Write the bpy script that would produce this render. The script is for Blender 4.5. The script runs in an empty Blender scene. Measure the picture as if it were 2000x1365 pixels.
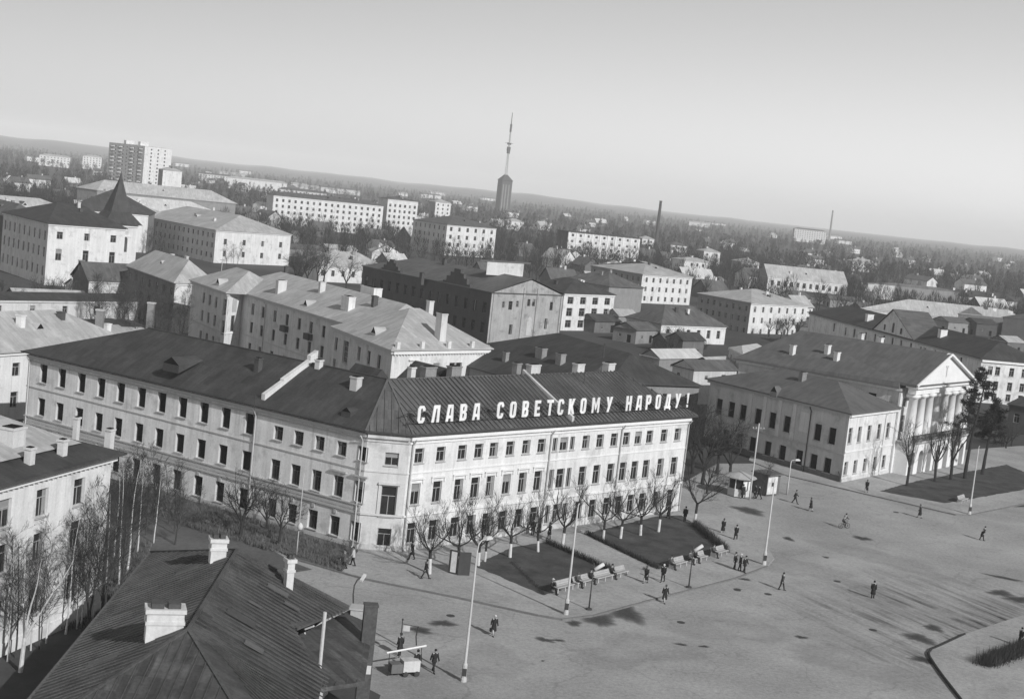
import bpy, bmesh, math, random
import numpy as np
from mathutils import Vector, Matrix
R_ = math.radians
random.seed(7)
sc = bpy.context.scene
COL = sc.collection

# ------------------------------------------------------------------ camera
CAM_H = 35.0; FPX = 2750.0; ROLL = R_(6.2); CX, CY = 1000.0, 662.0; HZ0 = 372.0
PITCH = math.atan((CY - HZ0) * math.cos(ROLL) / FPX)
FWD = Vector((0, math.cos(PITCH), -math.sin(PITCH)))
UPV = Vector((0, math.sin(PITCH), math.cos(PITCH)))
RGT = Vector((1, 0, 0))
cd = bpy.data.cameras.new('camera'); cam = bpy.data.objects.new('camera', cd); COL.objects.link(cam)
cx_ = RGT * math.cos(ROLL) + UPV * math.sin(ROLL)
cy_ = -RGT * math.sin(ROLL) + UPV * math.cos(ROLL)
cz_ = -FWD
cam.matrix_world = Matrix(((cx_.x, cy_.x, cz_.x, 0), (cx_.y, cy_.y, cz_.y, 0), (cx_.z, cy_.z, cz_.z, CAM_H), (0, 0, 0, 1)))
cd.sensor_fit = 'HORIZONTAL'; cd.sensor_width = 36.0; cd.lens = 36.0 * FPX / 2000.0
cd.shift_x = 0.0; cd.shift_y = -(682.5 - 662.0) / 2000.0
cd.clip_start = 0.5; cd.clip_end = 60000
sc.camera = cam

# ------------------------------------------------------------------ sky, sun, exposure
SUN_EL, SUN_AZ = R_(30.5), R_(-50.0)          # azimuth measured from +x
sun_dir = Vector((math.cos(SUN_EL) * math.cos(SUN_AZ), math.cos(SUN_EL) * math.sin(SUN_AZ), math.sin(SUN_EL)))
w = bpy.data.worlds.new('World'); sc.world = w; w.use_nodes = True
nt = w.node_tree; nt.nodes.clear()
sky = nt.nodes.new('ShaderNodeTexSky'); sky.sky_type = 'NISHITA'; sky.sun_disc = False
sky.sun_elevation = SUN_EL; sky.sun_rotation = SUN_AZ - math.pi / 2
sky.air_density = 1.0; sky.dust_density = 0.5; sky.ozone_density = 1.0; sky.altitude = 100
bw = nt.nodes.new('ShaderNodeRGBToBW'); bg = nt.nodes.new('ShaderNodeBackground'); wo = nt.nodes.new('ShaderNodeOutputWorld')
nt.links.new(sky.outputs[0], bw.inputs[0]); nt.links.new(bw.outputs[0], bg.inputs[0]); nt.links.new(bg.outputs[0], wo.inputs[0])
bg.inputs[1].default_value = 0.098
sl = bpy.data.lights.new('sun', 'SUN'); sl.energy = 3.9; sl.angle = R_(0.5); sl.color = (1, 1, 1)
so = bpy.data.objects.new('sun', sl); COL.objects.link(so)
so.rotation_euler = sun_dir.to_track_quat('Z', 'Y').to_euler()
sc.view_settings.view_transform = 'Standard'; sc.view_settings.look = 'None'
sc.view_settings.exposure = 0.06; sc.view_settings.gamma = 1.0; sc.view_settings.use_curve_mapping = False
sc.cycles.volume_bounces = 4

# ------------------------------------------------------------------ survey helpers (photo sight-lines meeting real planes)
def ray(px, py):
    u, v = px - CX, py - CY
    a = u * math.cos(ROLL) + v * math.sin(ROLL); b = -u * math.sin(ROLL) + v * math.cos(ROLL)
    return RGT * a - UPV * b + FWD * FPX
def G(px, py, z=0.0):
    d = ray(px, py); t = (z - CAM_H) / d.z
    return Vector((d.x * t, d.y * t, z))
def onplane(A, B, px, py):
    u = (B - A).to_2d().normalized(); n = Vector((u.y, -u.x)); d = ray(px, py)
    t = n.dot(A.to_2d()) / n.dot(d.to_2d()); P = d * t
    return (P.to_2d() - A.to_2d()).dot(u), P.z + CAM_H

def hit(px, py, face):
    """where a sight-line meets the plane of a roof slope"""
    p0 = Vector(face[0]); n = (Vector(face[1]) - p0).cross(Vector(face[-1]) - p0); d = ray(px, py)
    t = (p0 - Vector((0, 0, CAM_H))).dot(n) / d.dot(n); return Vector((0, 0, CAM_H)) + d * t

# ------------------------------------------------------------------ materials
def mat(name, val, var=0.18, scale=0.6, rough=0.85, streak=0.0, spec=0.25, fine=0.0, bump=0.0, uvsheet=0.0, metallic=0.0, coord='pos', peel=0.0, grain=0.09):
    m = bpy.data.materials.new(name); m.use_nodes = True; n = m.node_tree; p = n.nodes['Principled BSDF']
    p.inputs['Roughness'].default_value = rough; p.inputs['Metallic'].default_value = metallic
    p.inputs['Specular IOR Level'].default_value = spec
    N = n.nodes.new; L = n.links.new
    if coord == 'pos':
        co = N('ShaderNodeNewGeometry').outputs['Position']
    else:
        co = N('ShaderNodeTexCoord').outputs['Object']
    def noise(sc_, det, vec=None, sx=None):
        t = N('ShaderNodeTexNoise'); t.inputs['Scale'].default_value = sc_; t.inputs['Detail'].default_value = det
        t.inputs['Roughness'].default_value = 0.6
        src = vec if vec is not None else co
        if sx:
            mp = N('ShaderNodeMapping'); mp.inputs['Scale'].default_value = sx; L(src, mp.inputs[0]); src = mp.outputs[0]
        L(src, t.inputs['Vector']); return t.outputs['Fac']
    def math_(op, a, b):
        k = N('ShaderNodeMath'); k.operation = op
        for i, q in enumerate((a, b)):
            if isinstance(q, (int, float)): k.inputs[i].default_value = q
            else: L(q, k.inputs[i])
        return k.outputs[0]
    fac = math_('ADD', math_('MULTIPLY', math_('SUBTRACT', noise(scale, 6), 0.5), 2 * var * 1.6), 1.0)
    if streak:
        s = noise(1.0, 4, None, (1.6, 1.6, 0.12))
        fac = math_('MULTIPLY', fac, math_('ADD', math_('MULTIPLY', math_('SUBTRACT', s, 0.5), 2 * streak * 1.6), 1.0))
    if fine:
        s = noise(scale * 14, 3)
        fac = math_('MULTIPLY', fac, math_('ADD', math_('MULTIPLY', math_('SUBTRACT', s, 0.5), 2 * fine * 1.6), 1.0))
    if peel:
        r_ = N('ShaderNodeMapRange'); r_.inputs[1].default_value = .55; r_.inputs[2].default_value = .66; r_.inputs[3].default_value = 1.0; r_.inputs[4].default_value = 1 - peel; L(noise(.55, 9), r_.inputs[0]); fac = math_('MULTIPLY', fac, r_.outputs[0])
        r_ = N('ShaderNodeMapRange'); r_.inputs[1].default_value = .56; r_.inputs[2].default_value = .75; r_.inputs[3].default_value = 1.0; r_.inputs[4].default_value = 1 - peel; L(noise(1.0, 6, None, (2.4, 2.4, .16)), r_.inputs[0]); fac = math_('MULTIPLY', fac, r_.outputs[0])
    if grain:
        fac = math_('MULTIPLY', fac, math_('ADD', math_('MULTIPLY', math_('SUBTRACT', noise(7.0, 2), 0.5), grain * 3.2), 1.0))
    if uvsheet:
        uv = N('ShaderNodeUVMap').outputs[0]
        sep = N('ShaderNodeSeparateXYZ'); L(uv, sep.inputs[0])
        fx = math_('FLOOR', math_('DIVIDE', sep.outputs[0], 0.62), 0.0); fy = math_('FLOOR', math_('DIVIDE', sep.outputs[1], 1.45), 0.0)
        cb = N('ShaderNodeCombineXYZ'); L(fx, cb.inputs[0]); L(fy, cb.inputs[1])
        wn = N('ShaderNodeTexWhiteNoise'); wn.noise_dimensions = '2D'; L(cb.outputs[0], wn.inputs['Vector'])
        st = noise(1.0, 5, uv, (2.2, 0.22, 1))
        fac = math_('MULTIPLY', fac, math_('ADD', math_('MULTIPLY', math_('SUBTRACT', wn.outputs['Value'], 0.5), uvsheet), 1.0))
        fac = math_('MULTIPLY', fac, math_('ADD', math_('MULTIPLY', math_('SUBTRACT', st, 0.5), uvsheet * 3.0), 1.0))
    v = math_('MULTIPLY', fac, val)
    cl = N('ShaderNodeClamp'); cl.inputs['Min'].default_value = 0.008; cl.inputs['Max'].default_value = 0.88; L(v, cl.inputs[0])
    cb = N('ShaderNodeCombineColor')
    for i in range(3): L(cl.outputs[0], cb.inputs[i])
    L(cb.outputs[0], p.inputs['Base Color'])
    if bump:
        b = N('ShaderNodeBump'); b.inputs['Strength'].default_value = bump; b.inputs['Distance'].default_value = 0.05
        L(noise(scale * 8, 4), b.inputs['Height']); L(b.outputs[0], p.inputs['Normal'])
    return m

M = {}
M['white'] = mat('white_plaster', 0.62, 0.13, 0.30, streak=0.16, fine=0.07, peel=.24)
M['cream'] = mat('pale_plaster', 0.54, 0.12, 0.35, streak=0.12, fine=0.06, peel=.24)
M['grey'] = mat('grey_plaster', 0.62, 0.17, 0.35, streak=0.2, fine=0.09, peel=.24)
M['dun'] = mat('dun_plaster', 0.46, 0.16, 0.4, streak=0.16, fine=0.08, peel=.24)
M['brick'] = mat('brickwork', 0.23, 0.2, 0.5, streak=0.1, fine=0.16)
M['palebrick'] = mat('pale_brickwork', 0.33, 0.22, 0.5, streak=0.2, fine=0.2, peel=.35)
M['darkbrick'] = mat('sooty_and_shaded_brickwork', 0.07, 0.25, 0.5, streak=0.15, fine=0.15)  # soot on stacks; on the workshop's long side, shade put into colour
M['wood'] = mat('weathered_boards', 0.13, 0.2, 0.6, streak=0.25)
M['trim'] = mat('white_trim', 0.70, 0.10, 0.8)
M['greytrim'] = mat('grey_trim', 0.40, 0.14, 0.8)
M['darkiron'] = mat('dark_roof_iron', 0.050, 0.38, 0.3, rough=0.65, uvsheet=0.3, fine=0.25)
M['fgiron'] = mat('worn_foreground_iron', 0.068, 0.45, 0.35, rough=0.65, uvsheet=0.5, fine=0.3, peel=.3, grain=.16)
M['iron'] = mat('brown_roof_iron', 0.098, 0.26, 0.25, rough=0.65, uvsheet=0.34, fine=0.16)
M['slate'] = mat('asbestos_sheet_roof', 0.105, 0.2, 0.3, rough=0.8, uvsheet=0.22, fine=0.1)
M['zinc'] = mat('pale_roof_iron', 0.37, 0.24, 0.22, rough=0.55, uvsheet=0.22, fine=0.12)
M['bright'] = mat('bright_roof_iron', 0.48, 0.16, 0.3, rough=0.55, uvsheet=0.2)
M['glass'] = mat('window_glass', 0.022, 0.5, 0.9, rough=0.12, spec=0.35)
M['void'] = mat('dark_interior', 0.012, 0.4, 0.9, rough=0.9, spec=0.05)
M['frame'] = mat('window_frame_paint', 0.34, 0.15, 1.5)
M['darkframe'] = mat('dark_window_frame', 0.09, 0.2, 1.5)
M['metal'] = mat('dark_painted_metal', 0.05, 0.2, 2, rough=0.5)
M['pale_metal'] = mat('pale_painted_metal', 0.5, 0.12, 1.2, rough=0.6, streak=0.15)
M['concrete'] = mat('concrete', 0.46, 0.14, 1.2, streak=0.15, fine=0.06)
M['whitewash'] = mat('whitewash', 0.56, 0.2, 1.6, streak=.15)
M['bark'] = mat('dark_bark', 0.034, 0.3, 2.0, rough=0.95)
M['twig'] = mat('bare_twigs', 0.034, 0.3, 0.3, rough=0.95)
M['greytwig'] = mat('grey_twigs', 0.056, 0.3, 0.3, rough=0.95)
M['birch'] = mat('birch_bark', 0.5, 0.35, 3.0, rough=0.9, streak=0.2)
M['needle'] = mat('conifer_needles', 0.028, 0.3, 1.0, rough=0.9)
M['shrub'] = mat('shrub_twigs', 0.045, 0.3, 1.0, rough=0.95)
M['skin'] = mat('skin', 0.40, 0.05, 3)
M['coat'] = mat('dark_coat_cloth', 0.020, 0.2, 4)
M['greycoat'] = mat('grey_coat_cloth', 0.075, 0.2, 4)
M['lightcoat'] = mat('pale_coat_cloth', 0.42, 0.12, 4)
M['trouser'] = mat('dark_trousers', 0.022, 0.2, 4)
M['hair'] = mat('dark_hair', 0.018, 0.2, 4)
M['hatwhite'] = mat('pale_hat', 0.55, 0.1, 4)
M['sign'] = mat('white_letter_sheet', 0.68, 0.2, 1.2, streak=.2)
M['poster'] = mat('poster_paper', 0.62, 0.2, 2.5)

# ------------------------------------------------------------------ object helpers
def tag(o, label=None, cat=None, group=None, kind=None):
    if label: o['label'] = label
    if cat: o['category'] = cat
    if group: o['group'] = group
    if kind: o['kind'] = kind
    return o
def thing(name, label, cat, loc=(0, 0, 0), rz=0.0, group=None):
    o = bpy.data.objects.new(name, None); COL.objects.link(o); o.empty_display_size = 0.3
    o.location = loc; o.rotation_euler = (0, 0, rz)
    return tag(o, label, cat, group)
class MB:
    """collects shapes into one mesh; vertices are relative to origin"""
    def __init__(s, origin=(0, 0, 0)):
        s.v = []; s.f = []; s.mi = []; s.uv = {}; s.o = Vector(origin)
    def face(s, pts, mi=0, uv=None):
        i = len(s.v); s.v += [tuple(Vector(p) - s.o) for p in pts]
        s.f.append(tuple(range(i, i + len(pts)))); s.mi.append(mi)
        if uv: s.uv[len(s.f) - 1] = uv
    def raw(s, vs, fs, mi=0):
        i = len(s.v); s.v += [tuple(Vector(p) - s.o) for p in vs]
        for f in fs: s.f.append(tuple(i + k for k in f)); s.mi.append(mi)
    def frame_box(s, c, X, Y, Z, hx, hy, hz, mi=0):
        c = Vector(c); P = []
        for sz in (-1, 1):
            for sx, sy in ((-1, -1), (1, -1), (1, 1), (-1, 1)):
                P.append(c + X * hx * sx + Y * hy * sy + Z * hz * sz)
        s.raw(P, [(3, 2, 1, 0), (4, 5, 6, 7), (0, 1, 5, 4), (1, 2, 6, 5), (2, 3, 7, 6), (3, 0, 4, 7)], mi)
    def box(s, x0, y0, z0, x1, y1, z1, mi=0):
        s.frame_box(((x0 + x1) / 2, (y0 + y1) / 2, (z0 + z1) / 2), Vector((1, 0, 0)), Vector((0, 1, 0)), Vector((0, 0, 1)), (x1 - x0) / 2, (y1 - y0) / 2, (z1 - z0) / 2, mi)
    def bar(s, a, b, wd, ht, mi=0):
        a = Vector(a); b = Vector(b); X = (b - a); l = X.length; X = X.normalized()
        up = Vector((0, 0, 1)) if abs(X.z) < 0.95 else Vector((1, 0, 0))
        Y = up.cross(X).normalized(); Z = X.cross(Y)
        s.frame_box((a + b) / 2, X, Y, Z, l / 2, wd / 2, ht / 2, mi)
    def tube(s, pts, rad, n=6, mi=0, caps=True):
        pts = [Vector(p) for p in pts]; i0 = len(s.v); k = len(pts)
        prevY = None
        for q in range(k):
            d = (pts[min(q + 1, k - 1)] - pts[max(q - 1, 0)]).normalized()
            if prevY is None:
                a = Vector((0, 0, 1)) if abs(d.z) < 0.9 else Vector((1, 0, 0)); Y = a.cross(d).normalized()
            else:
                Y = (prevY - d * prevY.dot(d)).normalized()
            prevY = Y; Z = d.cross(Y); r = rad[q] if isinstance(rad, (list, tuple)) else rad
            for j in range(n):
                t = 2 * math.pi * j / n; s.v.append(tuple(pts[q] + Y * (r * math.cos(t)) + Z * (r * math.sin(t)) - s.o))
        for q in range(k - 1):
            for j in range(n):
                a = i0 + q * n + j; b = i0 + q * n + (j + 1) % n
                s.f.append((a, b, b + n, a + n)); s.mi.append(mi)
        if caps:
            s.f.append(tuple(i0 + j for j in reversed(range(n)))); s.mi.append(mi)
            s.f.append(tuple(i0 + (k - 1) * n + j for j in range(n))); s.mi.append(mi)
    def lathe(s, c, prof, n=10, mi=0):
        s.tube([Vector(c) + Vector((0, 0, z)) for z, r in prof], [max(r, 0.001) for z, r in prof], n, mi)
    def prism(s, pts, z0, z1, mi=0):
        n = len(pts); P = [(p[0], p[1], z0) for p in pts] + [(p[0], p[1], z1) for p in pts]
        s.raw(P, [tuple(reversed(range(n))), tuple(range(n, 2 * n))] + [(i, (i + 1) % n, n + (i + 1) % n, n + i) for i in range(n)], mi)
    def mesh(s, name, mats, smooth=False):
        me = bpy.data.meshes.new(name); me.from_pydata(s.v, [], s.f); 
        for m in (mats if isinstance(mats, (list, tuple)) else [mats]): me.materials.append(m)
        me.polygons.foreach_set('material_index', s.mi)
        if s.uv:
            ul = me.uv_layers.new(name='UVMap')
            for fi, uv in s.uv.items():
                ls = me.polygons[fi].loop_start
                for k, q in enumerate(uv): ul.data[ls + k].uv = q
        if smooth: me.polygons.foreach_set('use_smooth', [True] * len(s.f))
        me.update(); return me
    def build(s, name, mats, parent=None, smooth=False):
        return link(name, s.mesh(name, mats, smooth), parent)
def link(name, me, parent=None, loc=None, rz=0.0):
    o = bpy.data.objects.new(name, me); COL.objects.link(o)
    if parent is not None: o.parent = parent
    if loc is not None: o.location = loc
    if rz: o.rotation_euler = (0, 0, rz)
    return o
def copy_tree(o, parent=None):
    c = o.copy(); COL.objects.link(c)
    if parent is not None: c.parent = parent
    for ch in list(o.children): copy_tree(ch, c)
    return c
def V3(p, z): return Vector((p[0], p[1], z))

# ------------------------------------------------------------------ windows (mesh data shared per size and kind)
_win = {}; wrnd = random.Random(3)
M['curtain'] = mat('curtain_behind_glass', 0.24, .25, 1.2, rough=.5)
def window_meshes(wd, ht, kind):
    key = (round(wd, 2), round(ht, 2), kind)
    if key in _win: return _win[key]
    f = MB(); b = 0.07; hw, hh = wd / 2, ht / 2
    # local: x along wall, y outwards is -y, z up; frame lies at y in [-.05, .0]
    if kind != 'hole':
        t = 0.05
        f.box(-hw, -t, -hh, -hw + b, 0, hh); f.box(hw - b, -t, -hh, hw, 0, hh)
        f.box(-hw + b, -t, hh - b, hw - b, 0, hh); f.box(-hw + b, -t, -hh, hw - b, 0, -hh + b)
        if kind in ('std', 'dark'):
            zt = -hh + ht * 0.68
            f.box(-hw + b, -t * .9, zt - .03, hw - b, 0, zt + .03)
            f.box(-.03, -t * .8, -hh + b, .03, 0, zt - .03)
        elif kind == 'grid':
            for q in (-1, 0, 1): f.box(q * wd / 4 - .025, -t * .8, -hh + b, q * wd / 4 + .025, 0, hh - b)
            for q in (-1, 0, 1): f.box(-hw + b, -t * .9, q * ht / 4 - .025, hw - b, -t * .3, q * ht / 4 + .025)
        elif kind == 'simple':
            f.box(-.03, -t * .8, -hh + b, .03, 0, hh - b)
    else:
        t = 0.06
        f.box(-hw, -t, -hh, -hw + .05, 0, hh); f.box(hw - .05, -t, -hh, hw, 0, hh); f.box(-hw + .05, -t, hh - .05, hw - .05, 0, hh)
    fm = f.mesh('window', M['darkframe' if kind in ('hole', 'dark') else 'frame'])
    p = MB(); p.box(-hw + .01, 0.004, -hh + .01, hw - .01, 0.03, hh - .01)
    pm = [p.mesh('pane', M['void' if kind == 'hole' else 'glass'])]
    if kind != 'hole':
        for q_ in range(3):
            p = MB(); a_ = hw * (.42, .62, .8)[q_]; top_ = hh * (1, 1, .2)[q_]
            p.box(-a_ if q_ < 2 else -hw + .01, 0.004, -hh + .01, a_ if q_ < 2 else hw - .01, .03, top_ - .01, 0)
            if q_ < 2: p.box(-hw + .01, 0.004, -hh + .01, -a_, .03, hh - .01, 1); p.box(a_, 0.004, -hh + .01, hw - .01, .03, hh - .01, 1)
            else: p.box(-hw + .01, 0.004, top_ - .01, hw - .01, .03, hh - .01, 1)
            pm.append(p.mesh('pane', [M['glass'], M['curtain']]))
    sm = MB(); sm.box(-hw - .08, -.3, -hh - .07, hw + .08, -.06, -hh - .003)
    _win[key] = (fm, pm, sm.mesh('sill', M['greytrim'])); return _win[key]

class Bld:
    """a building: an Empty at its base corner with wall, roof, windows ... as children"""
    def __init__(s, name, label, cat, base, group=None):
        s.o = Vector((base[0], base[1], 0)); s.e = thing(name, label, cat, s.o, 0, group)
        s.wall = MB(s.o); s.wm = []
    def slot(s, m):
        if m not in s.wm: s.wm.append(m)
        return s.wm.index(m)
    def facade(s, A, B, z0, z1, ops=(), m='grey', depth=0.22, sill=False, jamb=None, kind='std', far=False):
        """A->B runs counter-clockwise round the house, outside on the right hand. ops: (s, z, w, h[, kind])"""
        A = Vector((A[0], A[1], 0)); B = Vector((B[0], B[1], 0)); u = (B - A); L = u.length; u.normalize(); n = Vector((u.y, -u.x, 0))
        mi = s.slot(m); mj = s.slot(jamb or m)
        R = [(o[0] - o[2] / 2, o[0] + o[2] / 2, o[1] - o[3] / 2, o[1] + o[3] / 2) for o in ops]
        R = [r for r in R]
        S = sorted({0.0, L} | {round(x, 3) for r in R for x in r[:2] if 0 < x < L}); Z = sorted({z0, z1} | {round(x, 3) for r in R for x in r[2:] if z0 < x < z1})
        P = lambda a, z, d=0: A + u * a - n * d + Vector((0, 0, z))
        for i in range(len(S) - 1):
            zr = None
            for j in range(len(Z) - 1):
                a, b, c, d = S[i], S[i + 1], Z[j], Z[j + 1]; mx, mz = (a + b) / 2, (c + d) / 2
                hole = any(r[0] < mx < r[1] and r[2] < mz < r[3] for r in R)
                if hole:
                    if zr is not None: s.wall.face([P(a, zr), P(b, zr), P(b, c), P(a, c)], mi)
                    zr = None
                elif zr is None: zr = c
            if zr is not None: s.wall.face([P(S[i], zr), P(S[i + 1], zr), P(S[i + 1], Z[-1]), P(S[i], Z[-1])], mi)
        rz = math.atan2(u.y, u.x)
        for o, r in zip(ops, R):
            a, b, c, d = r; D = depth
            s.wall.face([P(a, c), P(a, d), P(a, d, D), P(a, c, D)], mj); s.wall.face([P(b, d), P(b, c), P(b, c, D), P(b, d, D)], mj)
            s.wall.face([P(a, d), P(b, d), P(b, d, D), P(a, d, D)], mj); s.wall.face([P(b, c), P(a, c), P(a, c, D), P(b, c, D)], mj)
            k = o[4] if len(o) > 4 else kind
            fm, pm, sm = window_meshes(o[2], o[3], k)
            wo_ = link('window', fm, s.e, P(o[0], o[1], D) - s.o, rz)
            link('pane', pm[0] if wrnd.random() < .62 else wrnd.choice(pm), wo_)
            if sill: link('sill', sm, wo_, (0, -D + .16, 0))
    def quad(s, pts, m): s.wall.face(pts, s.slot(m))
    def finish(s):
        return s.wall.build('wall', [M[k] for k in s.wm], s.e)
    def band(s, A, B, z, h, proj, m, name='string_course', ext=0.0):
        A = Vector((A[0], A[1], 0)); B = Vector((B[0], B[1], 0)); u = (B - A).normalized(); n = Vector((u.y, -u.x, 0))
        a = A - u * ext; b = B + u * ext; k = MB(s.o)
        k.frame_box((a + b) / 2 + n * (proj / 2 + .003) + Vector((0, 0, z + h / 2)), u, n, Vector((0, 0, 1)), (b - a).length / 2, proj / 2, h / 2)
        return k.build(name, M[m], s.e)
    def pipe(s, A, B, a, z0, z1, m='greytrim', name='downpipe', off=.15):
        A = Vector((A[0], A[1], 0)); B = Vector((B[0], B[1], 0)); u = (B - A).normalized(); n = Vector((u.y, -u.x, 0)); p = A + u * a + n * off
        k = MB(s.o); k.tube([p + n * .4 + Vector((0, 0, z1)), p + Vector((0, 0, z1 - .55)), p + Vector((0, 0, z0 + .2)), p + n * .2 + Vector((0, 0, z0 + .08))], .075, 6)
        return k.build(name, M[m], s.e)
    def box_on(s, name, c, hx, hy, hz, rz, m, parent=None, lift=0):
        X = Vector((math.cos(rz), math.sin(rz), 0)); Y = Vector((-X.y, X.x, 0)); k = MB(s.o)
        k.frame_box(Vector(c) + Vector((0, 0, lift)), X, Y, Vector((0, 0, 1)), hx, hy, hz); return k.build(name, M[m], parent or s.e)

def uv_for(pts, e, nrm):
    """u along eave direction e, v up the slope"""
    up = nrm.cross(e).normalized(); return [(p.dot(e), p.dot(up)) for p in pts]
def slope_face(k, pts, mi=0, e=None):
    pts = [Vector(p) for p in pts]
    nrm = (pts[1] - pts[0]).cross(pts[-1] - pts[0]).normalized()
    e = (e or (pts[1] - pts[0])).normalized()
    k.face(pts, mi, uv_for(pts, e, nrm))
def add_seams(b, roof, pts, spacing, m, hgt=.07, wid=.05, jitter=.0):
    """standing seams running up a convex roof slope; pts[0]->pts[1] is the eave"""
    pts = [Vector(p) for p in pts]; e = (pts[1] - pts[0]).normalized()
    nrm = (pts[1] - pts[0]).cross(pts[-1] - pts[0]).normalized(); up = nrm.cross(e).normalized()
    Q = [((p - pts[0]).dot(e), (p - pts[0]).dot(up)) for p in pts]; lo = min(q[0] for q in Q); hi = max(q[0] for q in Q)
    x = lo + spacing * .6; c = 0
    while x < hi - .1:
        ys = []
        for i in range(len(Q)):
            (x0, y0), (x1, y1) = Q[i], Q[(i + 1) % len(Q)]
            if (x0 - x) * (x1 - x) < 0: ys.append(y0 + (y1 - y0) * (x - x0) / (x1 - x0))
        if len(ys) >= 2 and max(ys) - min(ys) > .4:
            a = pts[0] + e * x + up * (min(ys) + .02); bb = pts[0] + e * x + up * (max(ys) - .05)
            k = MB(b.o); k.frame_box((a + bb) / 2 + nrm * (hgt / 2 + .002), (bb - a).normalized(), e, nrm, (bb - a).length / 2, wid / 2, hgt / 2)
            k.build('roof_seam', M[m], roof); c += 1
        x += spacing * (1 + .12 * math.sin(c * 12.9898 + lo))
    return c
def hip_roof(b, P, z, rise, over=.5, hip0=None, hip1=None, m='iron', seams=(), sp=.62, t=.16, gable_m=None, ridge_t=.5):
    """P: 4 corners CCW, ridge parallel to P0->P1. hip=0 makes a gable"""
    P = [Vector((p[0], p[1], 0)) for p in P]; u = (P[1] - P[0]).normalized(); v = (P[3] - P[0]).normalized(); D = (P[3] - P[0]).length; L = (P[1] - P[0]).length
    hip0 = D / 2 if hip0 is None else hip0; hip1 = D / 2 if hip1 is None else hip1
    zt = z + t; E = [P[0] - u * over - v * over, P[1] + u * over - v * over, P[2] + u * over + v * over, P[3] - u * over + v * over]
    E = [Vector((q.x, q.y, zt)) for q in E]; k = over * rise / (D / 2)
    r0 = P[0] + (P[3] - P[0]) * ridge_t + u * (hip0 if hip0 > 0 else -over); r1 = P[1] + (P[2] - P[1]) * ridge_t - u * (hip1 if hip1 > 0 else -over)
    r0 = Vector((r0.x, r0.y, z + rise)); r1 = Vector((r1.x, r1.y, z + rise)); q = MB(b.o)
    S = [[E[0], E[1], r1, r0], [E[1], E[2], r1], [E[2], E[3], r0, r1], [E[3], E[0], r0]]
    for i, f in enumerate(S):
        if not ((i == 3 and hip0 == 0) or (i == 1 and hip1 == 0)): slope_face(q, f)
    Lw = [Vector((p.x, p.y, z + .002)) for p in E]
    q.face([Lw[3], Lw[2], Lw[1], Lw[0]])
    for i in range(4): q.face([Lw[i], Lw[(i + 1) % 4], E[(i + 1) % 4], E[i]])
    ro = q.build('roof', M[m], b.e)
    for i in seams: add_seams(b, ro, S[i], sp, m)
    b.roof = ro; b.S = S
    if gable_m:
        for hp, (a, c, r) in ((hip0, (P[3], P[0], r0)), (hip1, (P[1], P[2], r1))):
            if hp == 0:
                mid = (a + c) / 2; b.quad([V3(a, z), V3(c, z), Vector((mid.x, mid.y, z + rise - .18))], gable_m)
    return ro
def chimney(b, px, py, z, w_=.5, d_=.4, h=1.3, rz=.8, m='brick', cap=True, parent=None):
    c = G(px, py, z); k = MB(b.o); X = Vector((math.cos(rz), math.sin(rz), 0)); Y = Vector((-X.y, X.x, 0)); Z = Vector((0, 0, 1))
    k.frame_box(c + Z * (h / 2 - .6), X, Y, Z, w_, d_, h / 2 + .6)
    if cap:
        k.frame_box(c + Z * (h + .08), X, Y, Z, w_ + .08, d_ + .08, .08)
        k.frame_box(c + Z * (h + .20), X, Y, Z, w_ * .8, d_ * .8, .04, 1)
    return k.build('chimney', [M[m], M['void']], parent or b.roof)
def dormer(b, px, py, z, rz, w_=.8, l=2.2, h=.9, parent=None, m='iron'):
    """small gabled roof light; front faces rz direction"""
    c = G(px, py, z); X = Vector((math.cos(rz), math.sin(rz), 0)); Y = Vector((-X.y, X.x, 0)); Z = Vector((0, 0, 1)); k = MB(b.o)
    A = [c + Y * -w_, c + Y * w_, c + Z * h]; B_ = [p - X * l + Z * h * .55 for p in (A[0], A[1])] + [A[2] - X * l]
    lo = [c + Y * -w_ - Z * .8, c + Y * w_ - Z * .8]
    k.face([A[0], A[2], B_[2], B_[0]]); k.face([A[2], A[1], B_[1], B_[2]])
    k.face([lo[0], lo[1], A[1], A[0]]); k.face([A[0], A[1], A[2]], 1)
    k.face([lo[0], A[0], B_[0]]); k.face([lo[1], B_[1], A[1]])
    return k.build('dormer', [M[m], M['void']], parent or b.roof)

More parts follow.
